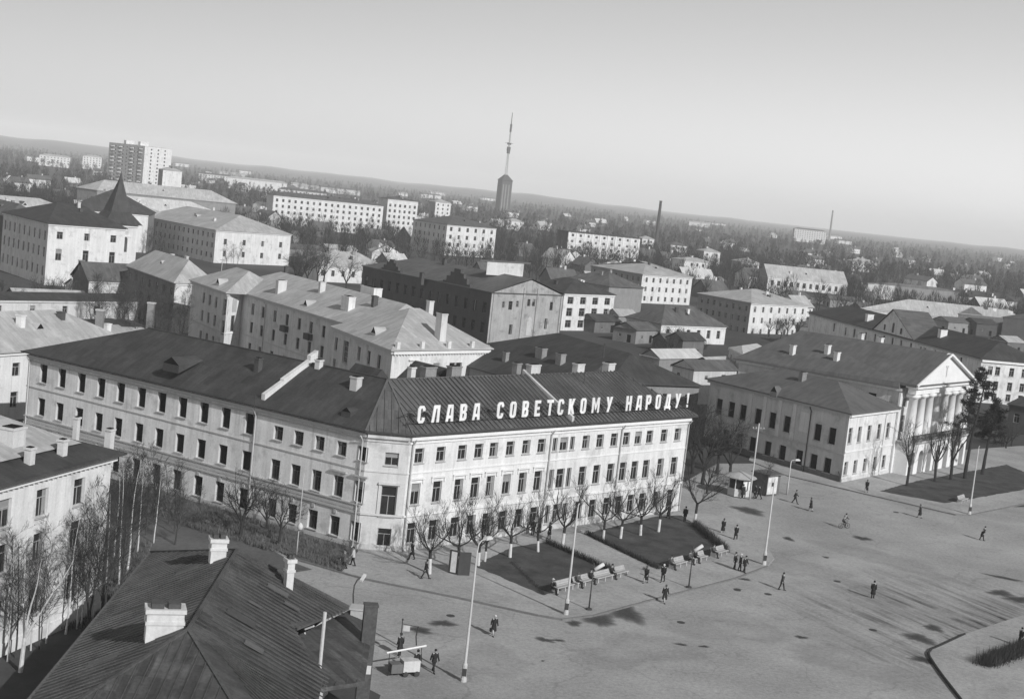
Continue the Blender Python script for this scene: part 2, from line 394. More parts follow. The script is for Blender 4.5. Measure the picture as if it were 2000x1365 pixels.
FOOT = []   # footprints kept clear of trees: (centre, radius)
def cols(L, n, m0, m1=None):
    m1 = m0 if m1 is None else m1
    return [m0 + (L - m0 - m1) * i / max(1, n - 1) for i in range(n)]
def grid_ops(cs, rows, w_, kind=None):
    return [(c, z, w_, h) + ((kind,) if kind else ()) for c in cs for z, h in rows]
def simple_building(name, label, A, uL, L, uC, Cn, z, rise=3, roof='zinc', ridge='C', left=None, right=None, ml='grey', mr='white', hip0=None, hip1=None,
                    over=.5, group=None, cat='building', w_=1.1, kind='std', seams=(), cornice=True, base=None, flat=False):
    """A = nearest corner; the left-hand face runs from A along uL for L, the right-hand face along uC for Cn.
    left/right: (number of columns, margin, rows[(z,h)])"""
    A = Vector((A[0], A[1], 0)); aL, aC = R_(uL), R_(uC)
    l = Vector((math.cos(aL), math.sin(aL), 0)) * L; c = Vector((math.cos(aC), math.sin(aC), 0)) * Cn
    B = A + l; C = A + c; D = A + l + c; b = Bld(name, label, cat, A, group)
    ol = grid_ops(cols(L, left[0], left[1], left[1]), left[2], left[3] if len(left) > 3 else w_) if left else []
    orr = grid_ops(cols(Cn, right[0], right[1], right[1]), right[2], right[3] if len(right) > 3 else w_) if right else []
    b.facade(B, A, 0, z, ol, ml, kind=kind); b.facade(A, C, 0, z, orr, mr, kind=kind); b.facade(C, D, 0, z, (), ml); b.facade(D, B, 0, z, (), mr)
    if flat:
        k = MB(b.o); pts = [B, A, C, D]; n_ = ((B + C) / 2)
        ex = [p + (p - n_).normalized() * over for p in pts]
        k.prism([(p.x, p.y) for p in ex], z + .002, z + .35); b.roof = k.build('roof', M[roof], b.e)
        k2 = MB(b.o); 
    elif ridge == 'C': hip_roof(b, [A, C, D, B], z, rise, over, hip0, hip1, roof, seams, gable_m=ml)
    else: hip_roof(b, [B, A, C, D], z, rise, over, hip0, hip1, roof, seams, gable_m=mr)
    if not flat and rise > 1.5 and A.y < 1000:
        rr = random.Random(int(A.x * 7 + A.y)); e0, e1 = (A, C) if ridge == 'C' else (B, A); vv = l if ridge == 'C' else c; LL_, DD_ = (e1 - e0).length, vv.length; h0 = DD_ / 2 if hip0 is None else hip0; h1 = DD_ / 2 if hip1 is None else hip1
        for i in range(rr.randint(2, 4) if LL_ > 12 else 1):
            t_ = rr.uniform(h0 + .5, LL_ - h1 - .5) if LL_ - h1 - h0 > 2 else LL_ / 2; o_ = rr.uniform(.08, .30) * rr.choice((-1, 1)); pt = e0 + (e1 - e0).normalized() * t_ - (vv.normalized() * (-DD_ / 2 - o_ * DD_) if ridge != 'C' else -vv.normalized() * (DD_ / 2 + o_ * DD_))
            chm = MB(b.o); X = (e1 - e0).normalized(); Y = vv.normalized(); Z = Vector((0, 0, 1)); cc_ = pt + Z * (z + rise * (1 - 2 * abs(o_)))
            w1_, d1_, h1_ = rr.uniform(.3, .6), rr.uniform(.25, .4), rr.uniform(.8, 1.5); chm.frame_box(cc_ + Z * (h1_ / 2 - .4), X, Y, Z, w1_, d1_, h1_ / 2 + .4); chm.frame_box(cc_ + Z * (h1_ + .07), X, Y, Z, w1_ + .08, d1_ + .08, .07); chm.build('chimney', M[rr.choice(('brick', 'cream', 'white', 'darkbrick'))], b.roof)
        if LL_ > 20 and rise > 2.5:
            pt = e0 + (e1 - e0) * .5 + vv * .24; k_ = MB(b.o); cc_ = pt + Vector((0, 0, z + rise * .48)); X = vv.normalized(); Y = (e1 - e0).normalized(); Z = Vector((0, 0, 1))
            a0, a1, a2 = cc_ - Y * .8, cc_ + Y * .8, cc_ + Z * .95; q0, q1, q2 = [p + X * 2.0 for p in (a0, a1, a2)]; k_.face([a0, a1, a2], 1); k_.face([a1, q1, q2, a2]); k_.face([q0, a0, a2, q2]); k_.build('dormer', [M[roof], M['void']], b.roof)
    if cornice:
        b.band(B, A, z - .38, .36, .22, ml if ml != 'grey' else 'greytrim', 'cornice', .22); b.band(A, C, z - .38, .36, .22, mr if mr != 'white' else 'trim', 'cornice')
    b.finish(); b.A, b.B, b.C, b.D = A, B, C, D
    FOOT.append(((A + D) / 2, max((D - A).length, (B - C).length) / 2 + 1.5)); return b

# ================================================================== GROUND
def sheet(name, pts, z, m, kind='structure', zs=None):
    bm = bmesh.new(); vs = [bm.verts.new((p[0], p[1], z)) for p in pts]; bm.faces.new(vs)
    bmesh.ops.triangulate(bm, faces=bm.faces[:]); bmesh.ops.recalc_face_normals(bm, faces=bm.faces[:])
    for f in bm.faces:
        if f.normal.z < 0: f.normal_flip()
    me = bpy.data.meshes.new(name); bm.to_mesh(me); bm.free(); me.materials.append(m)
    o = link(name, me); return tag(o, kind=kind)
def prism_obj(name, pts, z0, z1, m, kind='structure'):
    bm = bmesh.new(); vs = [bm.verts.new((p[0], p[1], z1)) for p in pts]; f = bm.faces.new(vs); f.normal_update()
    if f.normal.z < 0: f.normal_flip()
    r = bmesh.ops.extrude_face_region(bm, geom=[f]); 
    for v in r['geom']:
        if isinstance(v, bmesh.types.BMVert): v.co.z = z1
    for v in vs: v.co.z = z0
    bmesh.ops.recalc_face_normals(bm, faces=bm.faces[:])
    me = bpy.data.meshes.new(name); bm.to_mesh(me); bm.free(); me.materials.append(m)
    return tag(link(name, me), kind=kind)

def ground_mat(name, base, dark, scale, fine_scale, streaks=False):
    m = bpy.data.materials.new(name); m.use_nodes = True; n = m.node_tree; p = n.nodes['Principled BSDF']; N = n.nodes.new; L = n.links.new
    p.inputs['Roughness'].default_value = 0.9; p.inputs['Specular IOR Level'].default_value = 0.15
    co = N('ShaderNodeNewGeometry').outputs['Position']
    def noise(s, d, mp=None, r=.6):
        t = N('ShaderNodeTexNoise'); t.inputs['Scale'].default_value = s; t.inputs['Detail'].default_value = d; t.inputs['Roughness'].default_value = r
        src = co
        if mp:
            k = N('ShaderNodeMapping'); k.vector_type = 'TEXTURE'; k.inputs['Scale'].default_value = mp[0]; k.inputs['Rotation'].default_value = (0, 0, mp[1]); L(co, k.inputs[0]); src = k.outputs[0]
        L(src, t.inputs['Vector']); return t.outputs['Fac']
    def ramp(x, a, b, va, vb):
        r = N('ShaderNodeMapRange'); r.inputs[1].default_value = a; r.inputs[2].default_value = b; r.inputs[3].default_value = va; r.inputs[4].default_value = vb; L(x, r.inputs[0]); return r.outputs[0]
    def mul(a, b):
        k = N('ShaderNodeMath'); k.operation = 'MULTIPLY'
        for i, q in enumerate((a, b)):
            if isinstance(q, (int, float)): k.inputs[i].default_value = q
            else: L(q, k.inputs[i])
        return k.outputs[0]
    v = mul(ramp(noise(scale, 8), .3, .7, dark, 1.12), base)
    v = mul(v, ramp(noise(fine_scale, 4), .25, .75, .80, 1.20)); v = mul(v, ramp(noise(9.0, 2), .25, .75, .84, 1.16))
    v = mul(v, ramp(noise(.9, 3), .60, .74, 1.0, .80))
    if streaks:
        s = noise(1.0, 5, ((14, 1.0, 1), R_(-60)))       # tyre marks: long, narrow, along one heading
        pos = N('ShaderNodeVectorMath'); pos.operation = 'DISTANCE'; L(co, pos.inputs[0]); pos.inputs[1].default_value = (46, 124, 0)
        zone = ramp(pos.outputs['Value'], 7, 24, 1.0, 0.0); zone.node.clamp = True
        amt = mul(zone, mul(ramp(s, .42, .66, 0.0, .95), ramp(noise(.16, 5), .38, .58, .2, 1.0))); k = N('ShaderNodeMath'); k.operation = 'SUBTRACT'; k.inputs[0].default_value = 1.0; L(amt, k.inputs[1]); v = mul(v, k.outputs[0])
        # fine crack and repair lines
        vo = N('ShaderNodeTexVoronoi'); vo.feature = 'DISTANCE_TO_EDGE'; vo.inputs['Scale'].default_value = .07; wp = N('ShaderNodeTexNoise'); wp.inputs['Scale'].default_value = .12; wp.inputs['Detail'].default_value = 6; L(co, wp.inputs['Vector']); wa = N('ShaderNodeVectorMath'); wa.operation = 'MULTIPLY_ADD'; L(wp.outputs['Color'], wa.inputs[0]); wa.inputs[1].default_value = (14, 14, 0); L(co, wa.inputs[2]); L(wa.outputs[0], vo.inputs['Vector'])
        v = mul(v, ramp(vo.outputs['Distance'], .003, .010, .86, 1.0))
    cb = N('ShaderNodeCombineColor')
    for i in range(3): L(v, cb.inputs[i])
    L(cb.outputs[0], p.inputs['Base Color'])
    b = N('ShaderNodeBump'); b.inputs['Strength'].default_value = .25; b.inputs['Distance'].default_value = .06; L(noise(fine_scale, 4), b.inputs['Height']); L(b.outputs[0], p.inputs['Normal'])
    return m
M['earth'] = ground_mat('bare_earth', 0.080, 0.55, 0.02, 0.9)
M['yard'] = ground_mat('trodden_yard', 0.125, 0.55, 0.09, 2.2)
M['asphalt'] = ground_mat('worn_asphalt', 0.345, 0.70, 0.09, 3.0, True)
M['paving'] = ground_mat('pavement_asphalt', 0.35, 0.74, 0.14, 3.0)
M['lawn'] = ground_mat('winter_lawn', 0.080, 0.42, 0.45, 5.0)
M['patch'] = ground_mat('oil_stain', 0.06, 0.6, 0.8, 4.0)
M['kerbstone'] = mat('kerbstone', 0.16, .2, 1.0)

gp = [(-9500, -300), (9500, -300), (9500, 10500), (-9500, 10500)]
sheet('ground', gp, 0.0, M['earth'])
pxl = lambda L, z=0: [G(x, y, z) for x, y in L]
KERB = [(300, 985), (420, 1020), (497, 1050), (576, 1093), (712, 1132), (900, 1170), (1050, 1203), (1096, 1211), (1158, 1204), (1268, 1174), (1435, 1131), (1499, 1107), (1512, 1092), (1490, 1052), (1430, 1000), (1385, 968)]
sq = pxl([(150, 975)] + [(x, y) for x, y in KERB[:1]]) + pxl([(745, 1020), (1330, 945), (1400, 905), (1520, 905), (1890, 990)]) + [Vector((95, 200, 0)), Vector((128, 232, 0)), Vector((128, 10, 0)), Vector((-6, 10, 0)), Vector((-6.3, 93, 0)), Vector((-22, 108, 0)), Vector((-30, 118, 0))]
sheet('town_square', sq, 0.004, M['asphalt'])
prism_obj('pavement', pxl(KERB) + pxl([(1330, 950), (1000, 1000), (745, 1040), (300, 935)]), -0.05, 0.12, M['paving'])
KERB2 = [(1462, 900), (1538, 930), (1700, 968), (1865, 1006), (1893, 1007), (2000, 985), (2300, 925)]
prism_obj('pavement', pxl(KERB2) + pxl([(2300, 868), (1990, 872), (1880, 880), (1750, 885), (1640, 905), (1480, 865)]), -0.05, 0.12, M['paving'])
# kerb stones along the two pavements: each stone its own piece, nearest lengths
def kerb_run(px, name='kerb'):
    e = thing(name, None, None, G(*px[0])); e['kind'] = 'structure'; o = G(*px[0]); me = None
    k = MB(); k.box(-.49, -.09, 0.0, .49, .09, .15); me = k.mesh('kerbstone', M['kerbstone'])
    for a, b in zip(px[:-1], px[1:]):
        A, B = G(*a), G(*b); n = max(1, int((B - A).length / 1.0)); u = (B - A); rz = math.atan2(u.y, u.x)
        for i in range(n):
            p = A + u * ((i + .5) / n); q = link('kerbstone', me, e, (p.x - o.x, p.y - o.y, 0.0), rz + random.uniform(-.02, .02)); q.scale = (u.length / n, 1, 1 + random.uniform(-.1, .08))
    return e
kerb_run(KERB[2:12]); kerb_run(KERB2[1:6])
for pts in ([(925, 1104), (1000, 1068), (1066, 1058), (1160, 1101), (1210, 1120), (1062, 1162)],
            [(1145, 1042), (1280, 1008), (1330, 1006), (1358, 1024), (1419, 1077), (1288, 1111), (1178, 1060)],
            [(1719, 959), (1790, 939), (1966, 907), (2002, 922), (2060, 945), (1903, 973), (1844, 982)]):
    P_ = pxl(pts, .12); rg = random.Random(len(P_)); Q_ = []
    for i in range(len(P_)):
        a_, c_ = P_[i], P_[(i + 1) % len(P_)]; n_ = max(2, int((c_ - a_).length / .7)); nn_ = Vector((c_.y - a_.y, a_.x - c_.x, 0)).normalized()
        for j in range(n_): Q_.append(a_.lerp(c_, j / n_) + nn_ * rg.uniform(-.12, .12))
    sheet('lawn', Q_, 0.126, M['lawn'])
sheet('verge', pxl([(225, 925), (480, 985), (600, 1030), (700, 1075), (668, 1116), (576, 1091), (497, 1048), (420, 1018), (300, 983)], .12), 0.127, M['yard'])
sheet('side_street', pxl([(180, 975), (300, 989), (420, 1024), (497, 1055), (576, 1099), (610, 1112), (560, 1120), (460, 1105), (290, 1110), (200, 1060), (180, 1010)]), 0.009, M['yard'])
# the planted island in the lower right of the square
isl = [(1884, 1240), (1837, 1262), (1818, 1270), (1815, 1282), (1844, 1326), (1880, 1372), (2100, 1400), (2200, 1180), (2000, 1202)]
prism_obj('traffic_island', pxl(isl), -0.05, 0.13, M['paving'])
M['islandkerb'] = mat('dark_kerb', .03, .2, 1)
kb = MB(); kb.tube([G(x, y) + Vector((0, 0, .10)) for x, y in [(1884, 1240), (1837, 1262), (1818, 1270), (1813, 1277), (1815, 1284), (1828, 1304), (1844, 1326), (1880, 1372)]], .13, 6)
tag(kb.build('island_kerb', M['islandkerb']), kind='structure')
# stains, hatches and repairs lying on the square
M['stain'] = ground_mat('spilled_oil_stain', 0.055, 0.6, 0.8, 4.0)
_n = M['stain'].node_tree; _at = _n.nodes.new('ShaderNodeAttribute'); _at.attribute_name = 'fade'; _tr = _n.nodes.new('ShaderNodeBsdfTransparent'); _mx = _n.nodes.new('ShaderNodeMixShader')
_n.links.new(_at.outputs['Fac'], _mx.inputs[0]); _n.links.new(_tr.outputs[0], _mx.inputs[1]); _n.links.new(_n.nodes['Principled BSDF'].outputs[0], _mx.inputs[2]); _n.links.new(_mx.outputs[0], _n.nodes['Material Output'].inputs[0])
def blob(px, py, wx, wy, seed, z=.009, m='stain', rot=0.0):
    """a soaked-in stain: ragged outline, thinning out at its edge"""
    rnd = random.Random(seed); c = G(px, py); n = 36; ph = [rnd.uniform(0, 6.28) for _ in range(5)]; V = [(c.x, c.y, z)]; fd = [.7]; F = []
    for ring, al in ((.45, .68), (.8, .5), (1.25, 0.0)):
        for i in range(n):
            t = 2 * math.pi * i / n; r = ring * (1 + .16 * math.sin(2 * t + ph[0]) + .13 * math.sin(3 * t + ph[1]) + .10 * math.sin(5 * t + ph[2]) + .07 * math.sin(9 * t + ph[3]) + .05 * math.sin(13 * t + ph[4])); x, y = wx * r * math.cos(t), wy * r * math.sin(t)
            V.append((c.x + x * math.cos(rot) - y * math.sin(rot), c.y + x * math.sin(rot) + y * math.cos(rot), z)); fd.append(al)
    for i in range(n): F.append((0, 1 + i, 1 + (i + 1) % n))
    for q in range(2):
        for i in range(n): a, b_ = 1 + q * n + i, 1 + q * n + (i + 1) % n; F.append((a, a + n, b_ + n, b_))
    me = bpy.data.meshes.new('asphalt_stain'); me.from_pydata(V, [], F); at = me.attributes.new('fade', 'FLOAT', 'POINT'); at.data.foreach_set('value', fd); me.materials.append(M[m]); me.update()
    return tag(link('asphalt_stain', me), kind='structure')
for i, (x, y, a, b_, r) in enumerate([(1222, 1196, 1.5, 2.4, .3), (1172, 1211, 1.2, 1.6, .3), (1121, 1217, .6, .7, .2), (865, 1217, .9, .8, .2), (1063, 1249, .7, .5, -.5), (820, 1230, 1.0, .7, 0),
                                      (1540, 1052, .6, .8, .3), (1684, 1051, .9, 1.0, 0), (1613, 1088, .3, .5, 0), (1565, 1244, .5, .45, .4), (1823, 1226, .9, .9, -.6), (1795, 1246, 1.3, 1.2, -.4),
                                      (1462, 997, 2.0, 1.6, -.6), (1455, 1131, .5, .5, 0), (1955, 1158, 1.2, 1.2, .2), (1990, 1170, 1.6, 1.0, .2), (1810, 1290, 1.2, .9, -.3), (1330, 1258, .5, .3, .2), (1375, 1262, .4, .3, .2), (880, 1202, .25, .3, 0), (1960, 1128, 2, .5, -.5), (1090, 1250, .5, .3, 0), (1440, 1150, .4, .3, 0), (1060, 1290, .15, .15, 0)]):
    blob(x, y, a, b_, i, z=.009 + .0005 * (i % 5), rot=r)
M['relaid'] = ground_mat('relaid_asphalt', 0.24, 0.75, .2, 3.0); M['bleached'] = ground_mat('bleached_asphalt', 0.40, 0.8, .2, 3.0)
for nm in ('relaid', 'bleached'):
    _n = M[nm].node_tree; _at = _n.nodes.new('ShaderNodeAttribute'); _at.attribute_name = 'fade'; _tr = _n.nodes.new('ShaderNodeBsdfTransparent'); _mx = _n.nodes.new('ShaderNodeMixShader')
    _n.links.new(_at.outputs['Fac'], _mx.inputs[0]); _n.links.new(_tr.outputs[0], _mx.inputs[1]); _n.links.new(_n.nodes['Principled BSDF'].outputs[0], _mx.inputs[2]); _n.links.new(_mx.outputs[0], _n.nodes['Material Output'].inputs[0])
for i, (x, y, a, b_, r, m_) in enumerate([(1560, 1110, 5, 3, -.6, 'bleached'), (1420, 1230, 4, 3, .4, 'bleached'), (1250, 1270, 5, 3, .5, 'bleached'), (1720, 1090, 6, 3, -.7, 'bleached'), (950, 1290, 3, 3, .1, 'bleached'), (1650, 1290, 4, 3, -.3, 'bleached')]): blob(x, y, a, b_, 70 + i, .0062 + .0002 * i, m_, r)
M['castiron'] = mat('cast_iron', .05, .2, 2)
for i, (x, y) in enumerate([(880, 1202), (1440, 1152), (1635, 1135), (1500, 1160), (1330, 1215), (1705, 1230), (1750, 1000)]):
    k = MB(G(x, y)); k.lathe(G(x, y), [(0, .36), (.022, .36), (.03, .30)], 14); o = k.build('manhole_cover', M['castiron']); o.location = G(x, y); tag(o, kind='structure')
# far hills, a long low swell beyond the town
hv, hf = [], []; NA = 260
hills = [(4300, 0.0), (5200, .45), (6200, .85), (7600, 1.0), (9000, 1.08), (10300, 1.0)]
for i in range(NA + 1):
    a = R_(58 + 78 * i / NA)
    amp = 30 * (0.55 + .45 * math.sin(3.1 * a + 1.0)) * (1 if a > R_(80) else .55) + 6 * math.sin(17 * a) + 4 * math.sin(41 * a) + 2.5 * math.sin(97 * a + 1) + 2 * math.sin(173 * a)
    for d, k in hills: hv.append((d * math.cos(a), d * math.sin(a), k * max(amp, 4) + (.5 if k else -.5)))
for i in range(NA):
    for j in range(len(hills) - 1):
        q = i * len(hills) + j; hf.append((q, q + len(hills), q + len(hills) + 1, q + 1))
me = bpy.data.meshes.new('hills'); me.from_pydata(hv, [], hf)
M['hill'] = mat('wooded_hill', 0.11, .5, .006, coord='pos'); me.materials.append(M['hill']); me.update()
for p in me.polygons: p.use_smooth = True
tag(link('hills', me), kind='structure')

# ================================================================== MAIN CORNER BUILDING WITH THE ROOFTOP SLOGAN
Z1 = 11.3
L0, CL, CR, FR = G(57, 689, Z1), G(719, 843, Z1), G(802, 850, Z1), G(1348, 813, Z1)
uL = (CL - L0); LL = uL.to_2d().length; uL = Vector((uL.x, uL.y, 0)).normalized(); nL = Vector((-uL.y, uL.x, 0))
uR = (FR - CR); LR = uR.to_2d().length; uR = Vector((uR.x, uR.y, 0)).normalized(); nR = Vector((-uR.y, uR.x, 0))
b1 = Bld('corner_building', 'long three storey corner building with bright right front and white rooftop slogan on its eaves', 'building', CL)
z5 = lambda x, y: (x / 3.7925, 640 + y / 3.7925); z6 = lambda x, y: (350 + x / 3.249, 660 + y / 3.249)
z7 = lambda x, y: (700 + x / 3.25, 680 + y / 3.25); z8 = lambda x, y: (1000 + x / 3.7925, 700 + y / 3.7925)
lc = [onplane(L0, CL, *z5(x, y))[0] for x, y in [(322, 342), (458, 380), (603, 415), (748, 450), (893, 482), (1048, 517), (1198, 550), (1352, 590)]] + [onplane(L0, CL, *z6(x, y))[0] for x, y in [(157, 478), (295, 512), (445, 548)]]
lc2 = [onplane(L0, CL, *z6(x, y))[0] for x, y in [(628, 607), (757, 637), (890, 672), (1030, 705), (1165, 735)]]
ops = [(c, z, 1.2, h, 'hole') for c in lc for z, h in ((9.35, 2.05), (5.62, 1.95), (1.78, 2.05))]
ops += [(c, z, 1.2, h, 'dark') for c in lc2 for z, h in ((9.12, 1.36), (5.5, 2.0), (1.68, 1.85))]
b1.facade(L0, CL, 0, Z1, ops, 'grey', .34, sill=True, jamb='cream')
b1.facade(CL, CR, 0, Z1, [(2.45, 8.88, 1.3, 1.25), (2.5, 4.83, 1.45, 2.9), (2.45, 1.36, 1.3, 1.75)], 'cream', .22, sill=True)
rc = [onplane(CR, FR, *z7(x, y))[0] for x, y in [(385, 697), (522, 685), (658, 672), (763, 662), (858, 655), (963, 643), (1065, 632), (1162, 622)]]
rt = [onplane(CR, FR, *z8(x, y))[0] for x, y in [(318, 640), (385, 632), (447, 628)]]
rr = [onplane(CR, FR, *z8(x, y))[0] for x, y in [(548, 620), (653, 608), (757, 600), (848, 592), (935, 585), (1020, 577), (1127, 567), (1228, 558)]]
RZ = ((9.25, 1.45), (5.55, 2.1), (1.78, 2.0)); ops = []
for z, h in RZ:
    ops += [(c, z, 1.15, h) for c in rc + rr] + [(rt[0], z, .72, h, 'simple'), (rt[1], z, 1.25, h), (rt[2], z, .72, h, 'simple')]
b1.facade(CR, FR, 0, Z1, ops, 'white', .20, sill=True)
BR = FR + nR * 14.4; BL = L0 + nL * 14.0
den = uL.x * uR.y - uL.y * uR.x; dd = (CR + nR * 14.4) - (L0 + nL * 14.0); tt = (dd.x * uR.y - dd.y * uR.x) / den; IN = L0 + nL * 14.0 + uL * tt
b1.facade(FR, BR, 0, Z1, grid_ops(cols(14.4, 3, 3), RZ, 1.1), 'grey'); b1.facade(BR, IN, 0, Z1, grid_ops(cols((IN - BR).length, 9, 3), RZ, 1.1), 'grey')
b1.facade(IN, BL, 0, Z1, grid_ops(cols((BL - IN).length, 10, 3), RZ, 1.1), 'grey'); b1.facade(BL, L0, 0, Z1, (), 'white')
# cornice, string courses, plinth
for A, B, m in ((L0, CL, 'greytrim'), (CL, CR, 'cream'), (CR, FR, 'trim')):
    b1.band(A, B, Z1 - .5, .34, .30, m, 'cornice'); b1.band(A, B, Z1 - .86, .14, .12, m, 'cornice')
    b1.band(A, B, 7.55, .12, .08, m); b1.band(A, B, 3.42, .18, .16, m)
    b1.band(A, B, 0, .62, .06, 'dun' if m != 'trim' else 'cream', 'plinth')
b1.band(L0, CL, 3.75, .3, .10, 'greytrim'); b1.band(L0, CL, 4.22, .12, .2, 'greytrim')
# hood mouldings over first-floor windows of the bright front, keystones below on the grey front
for c in rc:
    p = CR + uR * c; k = b1.band(p - uR * .95, p + uR * .95, 6.98, .13, .20, 'trim', 'hood_mould')
    for sgn in (-1, 1): b1.band(p + uR * (sgn * .82 - .09), p + uR * (sgn * .82 + .09), 6.55, .42, .12, 'trim', 'bracket')
for c in lc + lc2:
    p = L0 + uL * c; b1.band(p - uL * .16, p + uL * .16, 2.9, .5, .10, 'greytrim', 'keystone')
for c in lc2[3:]:
    p = L0 + uL * c; b1.band(p - uL * .95, p + uL * .95, 6.9, .16, .24, 'greytrim', 'hood_mould')
pc = CL + (CR - CL) * (2.5 / 4.0); uc = (CR - CL).normalized(); b1.band(pc - uc * 1.05, pc + uc * 1.05, 6.45, .16, .25, 'cream', 'hood_mould')
for sgn in (-1, 1): b1.band(pc + uc * (sgn * .9 - .1), pc + uc * (sgn * .9 + .1), 3.62, 2.8, .1, 'cream', 'pilaster')
for a in (.35, onplane(CR, FR, 1076, 850)[0], onplane(CR, FR, 1214, 840)[0], LR - .2): b1.pipe(CR, FR, a, .1, Z1 - .4)
for a in (.4, onplane(L0, CL, 491, 851)[0] + .5, LL - .4): b1.pipe(L0, CL, a, .1, Z1 - .4, 'dun')
b1.finish()
# roof
ZE = Z1 + .16; OV = .62
oL, oR = -nL, -nR
def corner(p, d1, d2):  # offset eave corner between two outward normals
    d1 = d1.normalized(); d2 = d2.normalized(); b_ = (d1 + d2); b_ = b_ / b_.dot(d1); return Vector((p.x, p.y, 0)) + b_ * OV
nc = Vector((uc.y, -uc.x, 0)).normalized()
E_L0 = corner(L0, oL, -uL); E_CL = corner(CL, oL, nc); E_CR = corner(CR, nc, oR); E_FR = corner(FR, oR, uR); E_BR = corner(BR, uR, nR); E_IN = corner(IN, nR, nL); E_BL = corner(BL, nL, -uL)
EE = [Vector((p.x, p.y, ZE)) for p in (E_L0, E_CL, E_CR, E_FR, E_BR, E_IN, E_BL)]
flat0 = lambda p: Vector((p.x, p.y, 0))
R0 = flat0(L0) + uL * 11 + nL * 7 + Vector((0, 0, 15.5)); RC = G(758, 741, 15.4); R1 = flat0(CR) + uR * 38.4 + nR * 7.2 + Vector((0, 0, 15.4))
JS = onplane(L0, CL, 500, 790)[0] + .6
k = MB(b1.o)
for f in ([EE[0], EE[1], RC, R0], [EE[6], EE[0], R0], [EE[5], EE[6], R0, RC]): slope_face(k, f)
Lw = [Vector((p.x, p.y, Z1 + .004)) for p in EE]
k.face([Lw[0], Lw[1], EE[1], EE[0]][::1]); k.face([Lw[6], Lw[0], EE[0], EE[6]]); k.face([Lw[5], Lw[6], EE[6], EE[5]]); k.face([Lw[6], Lw[5], Lw[1], Lw[0]])
roofL = k.build('roof', M['darkiron'], b1.e); roofL['label'] = 'dark smooth roof of the left wing'
k = MB(b1.o)
SR = [EE[2], EE[3], R1, RC]; SC_ = [EE[1], EE[2], RC]
for f in (SR, SC_, [EE[3], EE[4], R1], [EE[4], EE[5], RC, R1]): slope_face(k, f)
k.face([Lw[1], Lw[2], EE[2], EE[1]]); k.face([Lw[2], Lw[3], EE[3], EE[2]]); k.face([Lw[3], Lw[4], EE[4], EE[3]]); k.face([Lw[4], Lw[5], EE[5], EE[4]]); k.face([Lw[5], Lw[4], Lw[3], Lw[2], Lw[1]])
roofR = k.build('roof', M['iron'], b1.e); roofR['label'] = 'sheet iron roof of the right wing with standing seams'
add_seams(b1, roofR, SR, .62, 'iron', .11, .07); add_seams(b1, roofR, SC_, .62, 'iron', .09, .06); add_seams(b1, roofR, [EE[3], EE[4], R1], .62, 'iron')
# ridge caps and gutters
def capbar(b, name, a, c, wd, ht, m, parent=None, lift=.04):
    k = MB(b.o); k.bar(Vector(a) + Vector((0, 0, lift)), Vector(c) + Vector((0, 0, lift)), wd, ht); return k.build(name, M[m], parent or b.e)
for a, c, r, m in ((R0, RC, roofL, 'darkiron'), (RC, R1, roofR, 'iron'), (RC, EE[1], roofR, 'iron'), (RC, EE[2], roofR, 'iron'), (R1, EE[3], roofR, 'iron')): capbar(b1, 'ridge_cap', a, c, .22, .10, m, r)
for a, c, m in ((EE[0], EE[1], 'darkiron'), (EE[1], EE[2], 'darkiron'), (EE[2], EE[3], 'darkiron')): capbar(b1, 'gutter', a, c, .14, .12, m, lift=-.03)
# raised gutter board that runs across the iron roof just above the eaves
up_r = (RC - EE[2]); 
# fire walls that cut through the roofs
def firewall(b, A, B, thick, up, m, steps=None, name='fire_wall'):
    """wall from eave point A to ridge point B standing proud of the roof"""
    A = Vector(A); B = Vector(B); d = Vector((B.x - A.x, B.y - A.y, 0)); u = d.normalized(); n = Vector((u.y, -u.x, 0)); k = MB(b.o); h = thick / 2
    segs = steps or [(0, 1, up)]
    for s0, s1, q in segs:
        a = A.lerp(B, s0); c = A.lerp(B, s1); P = []
        for p, s in ((a, 1), (c, 1)):
            for z in (-.5, q):
                for e in (-1, 1): P.append(p + n * h * e + Vector((0, 0, z)))
        k.raw(P, [(0, 1, 3, 2), (5, 4, 6, 7), (2, 3, 7, 6), (0, 4, 5, 1), (0, 2, 6, 4), (1, 5, 7, 3)])
    return k.build(name, M[m], b.e)
fa = flat0(L0) + uL * JS - nL * .2 + Vector((0, 0, ZE + .25)); fb = flat0(L0) + uL * (JS + .4) + nL * 7.2 + Vector((0, 0, 15.45))
firewall(b1, fa, fb, .5, .65, 'white', [(.06, .38, .62), (.381, .86, .82), (.861, 1.0, 1.25)])
fs = 22.4
fa = flat0(CR) + uR * (fs + .3) + nR * -.4 + Vector((0, 0, ZE + .15)); fb = flat0(CR) + uR * fs + nR * 7.1 + Vector((0, 0, 15.35))
firewall(b1, fa, fb, .34, .55, 'dun', [(0.02, 1.03, .5)])
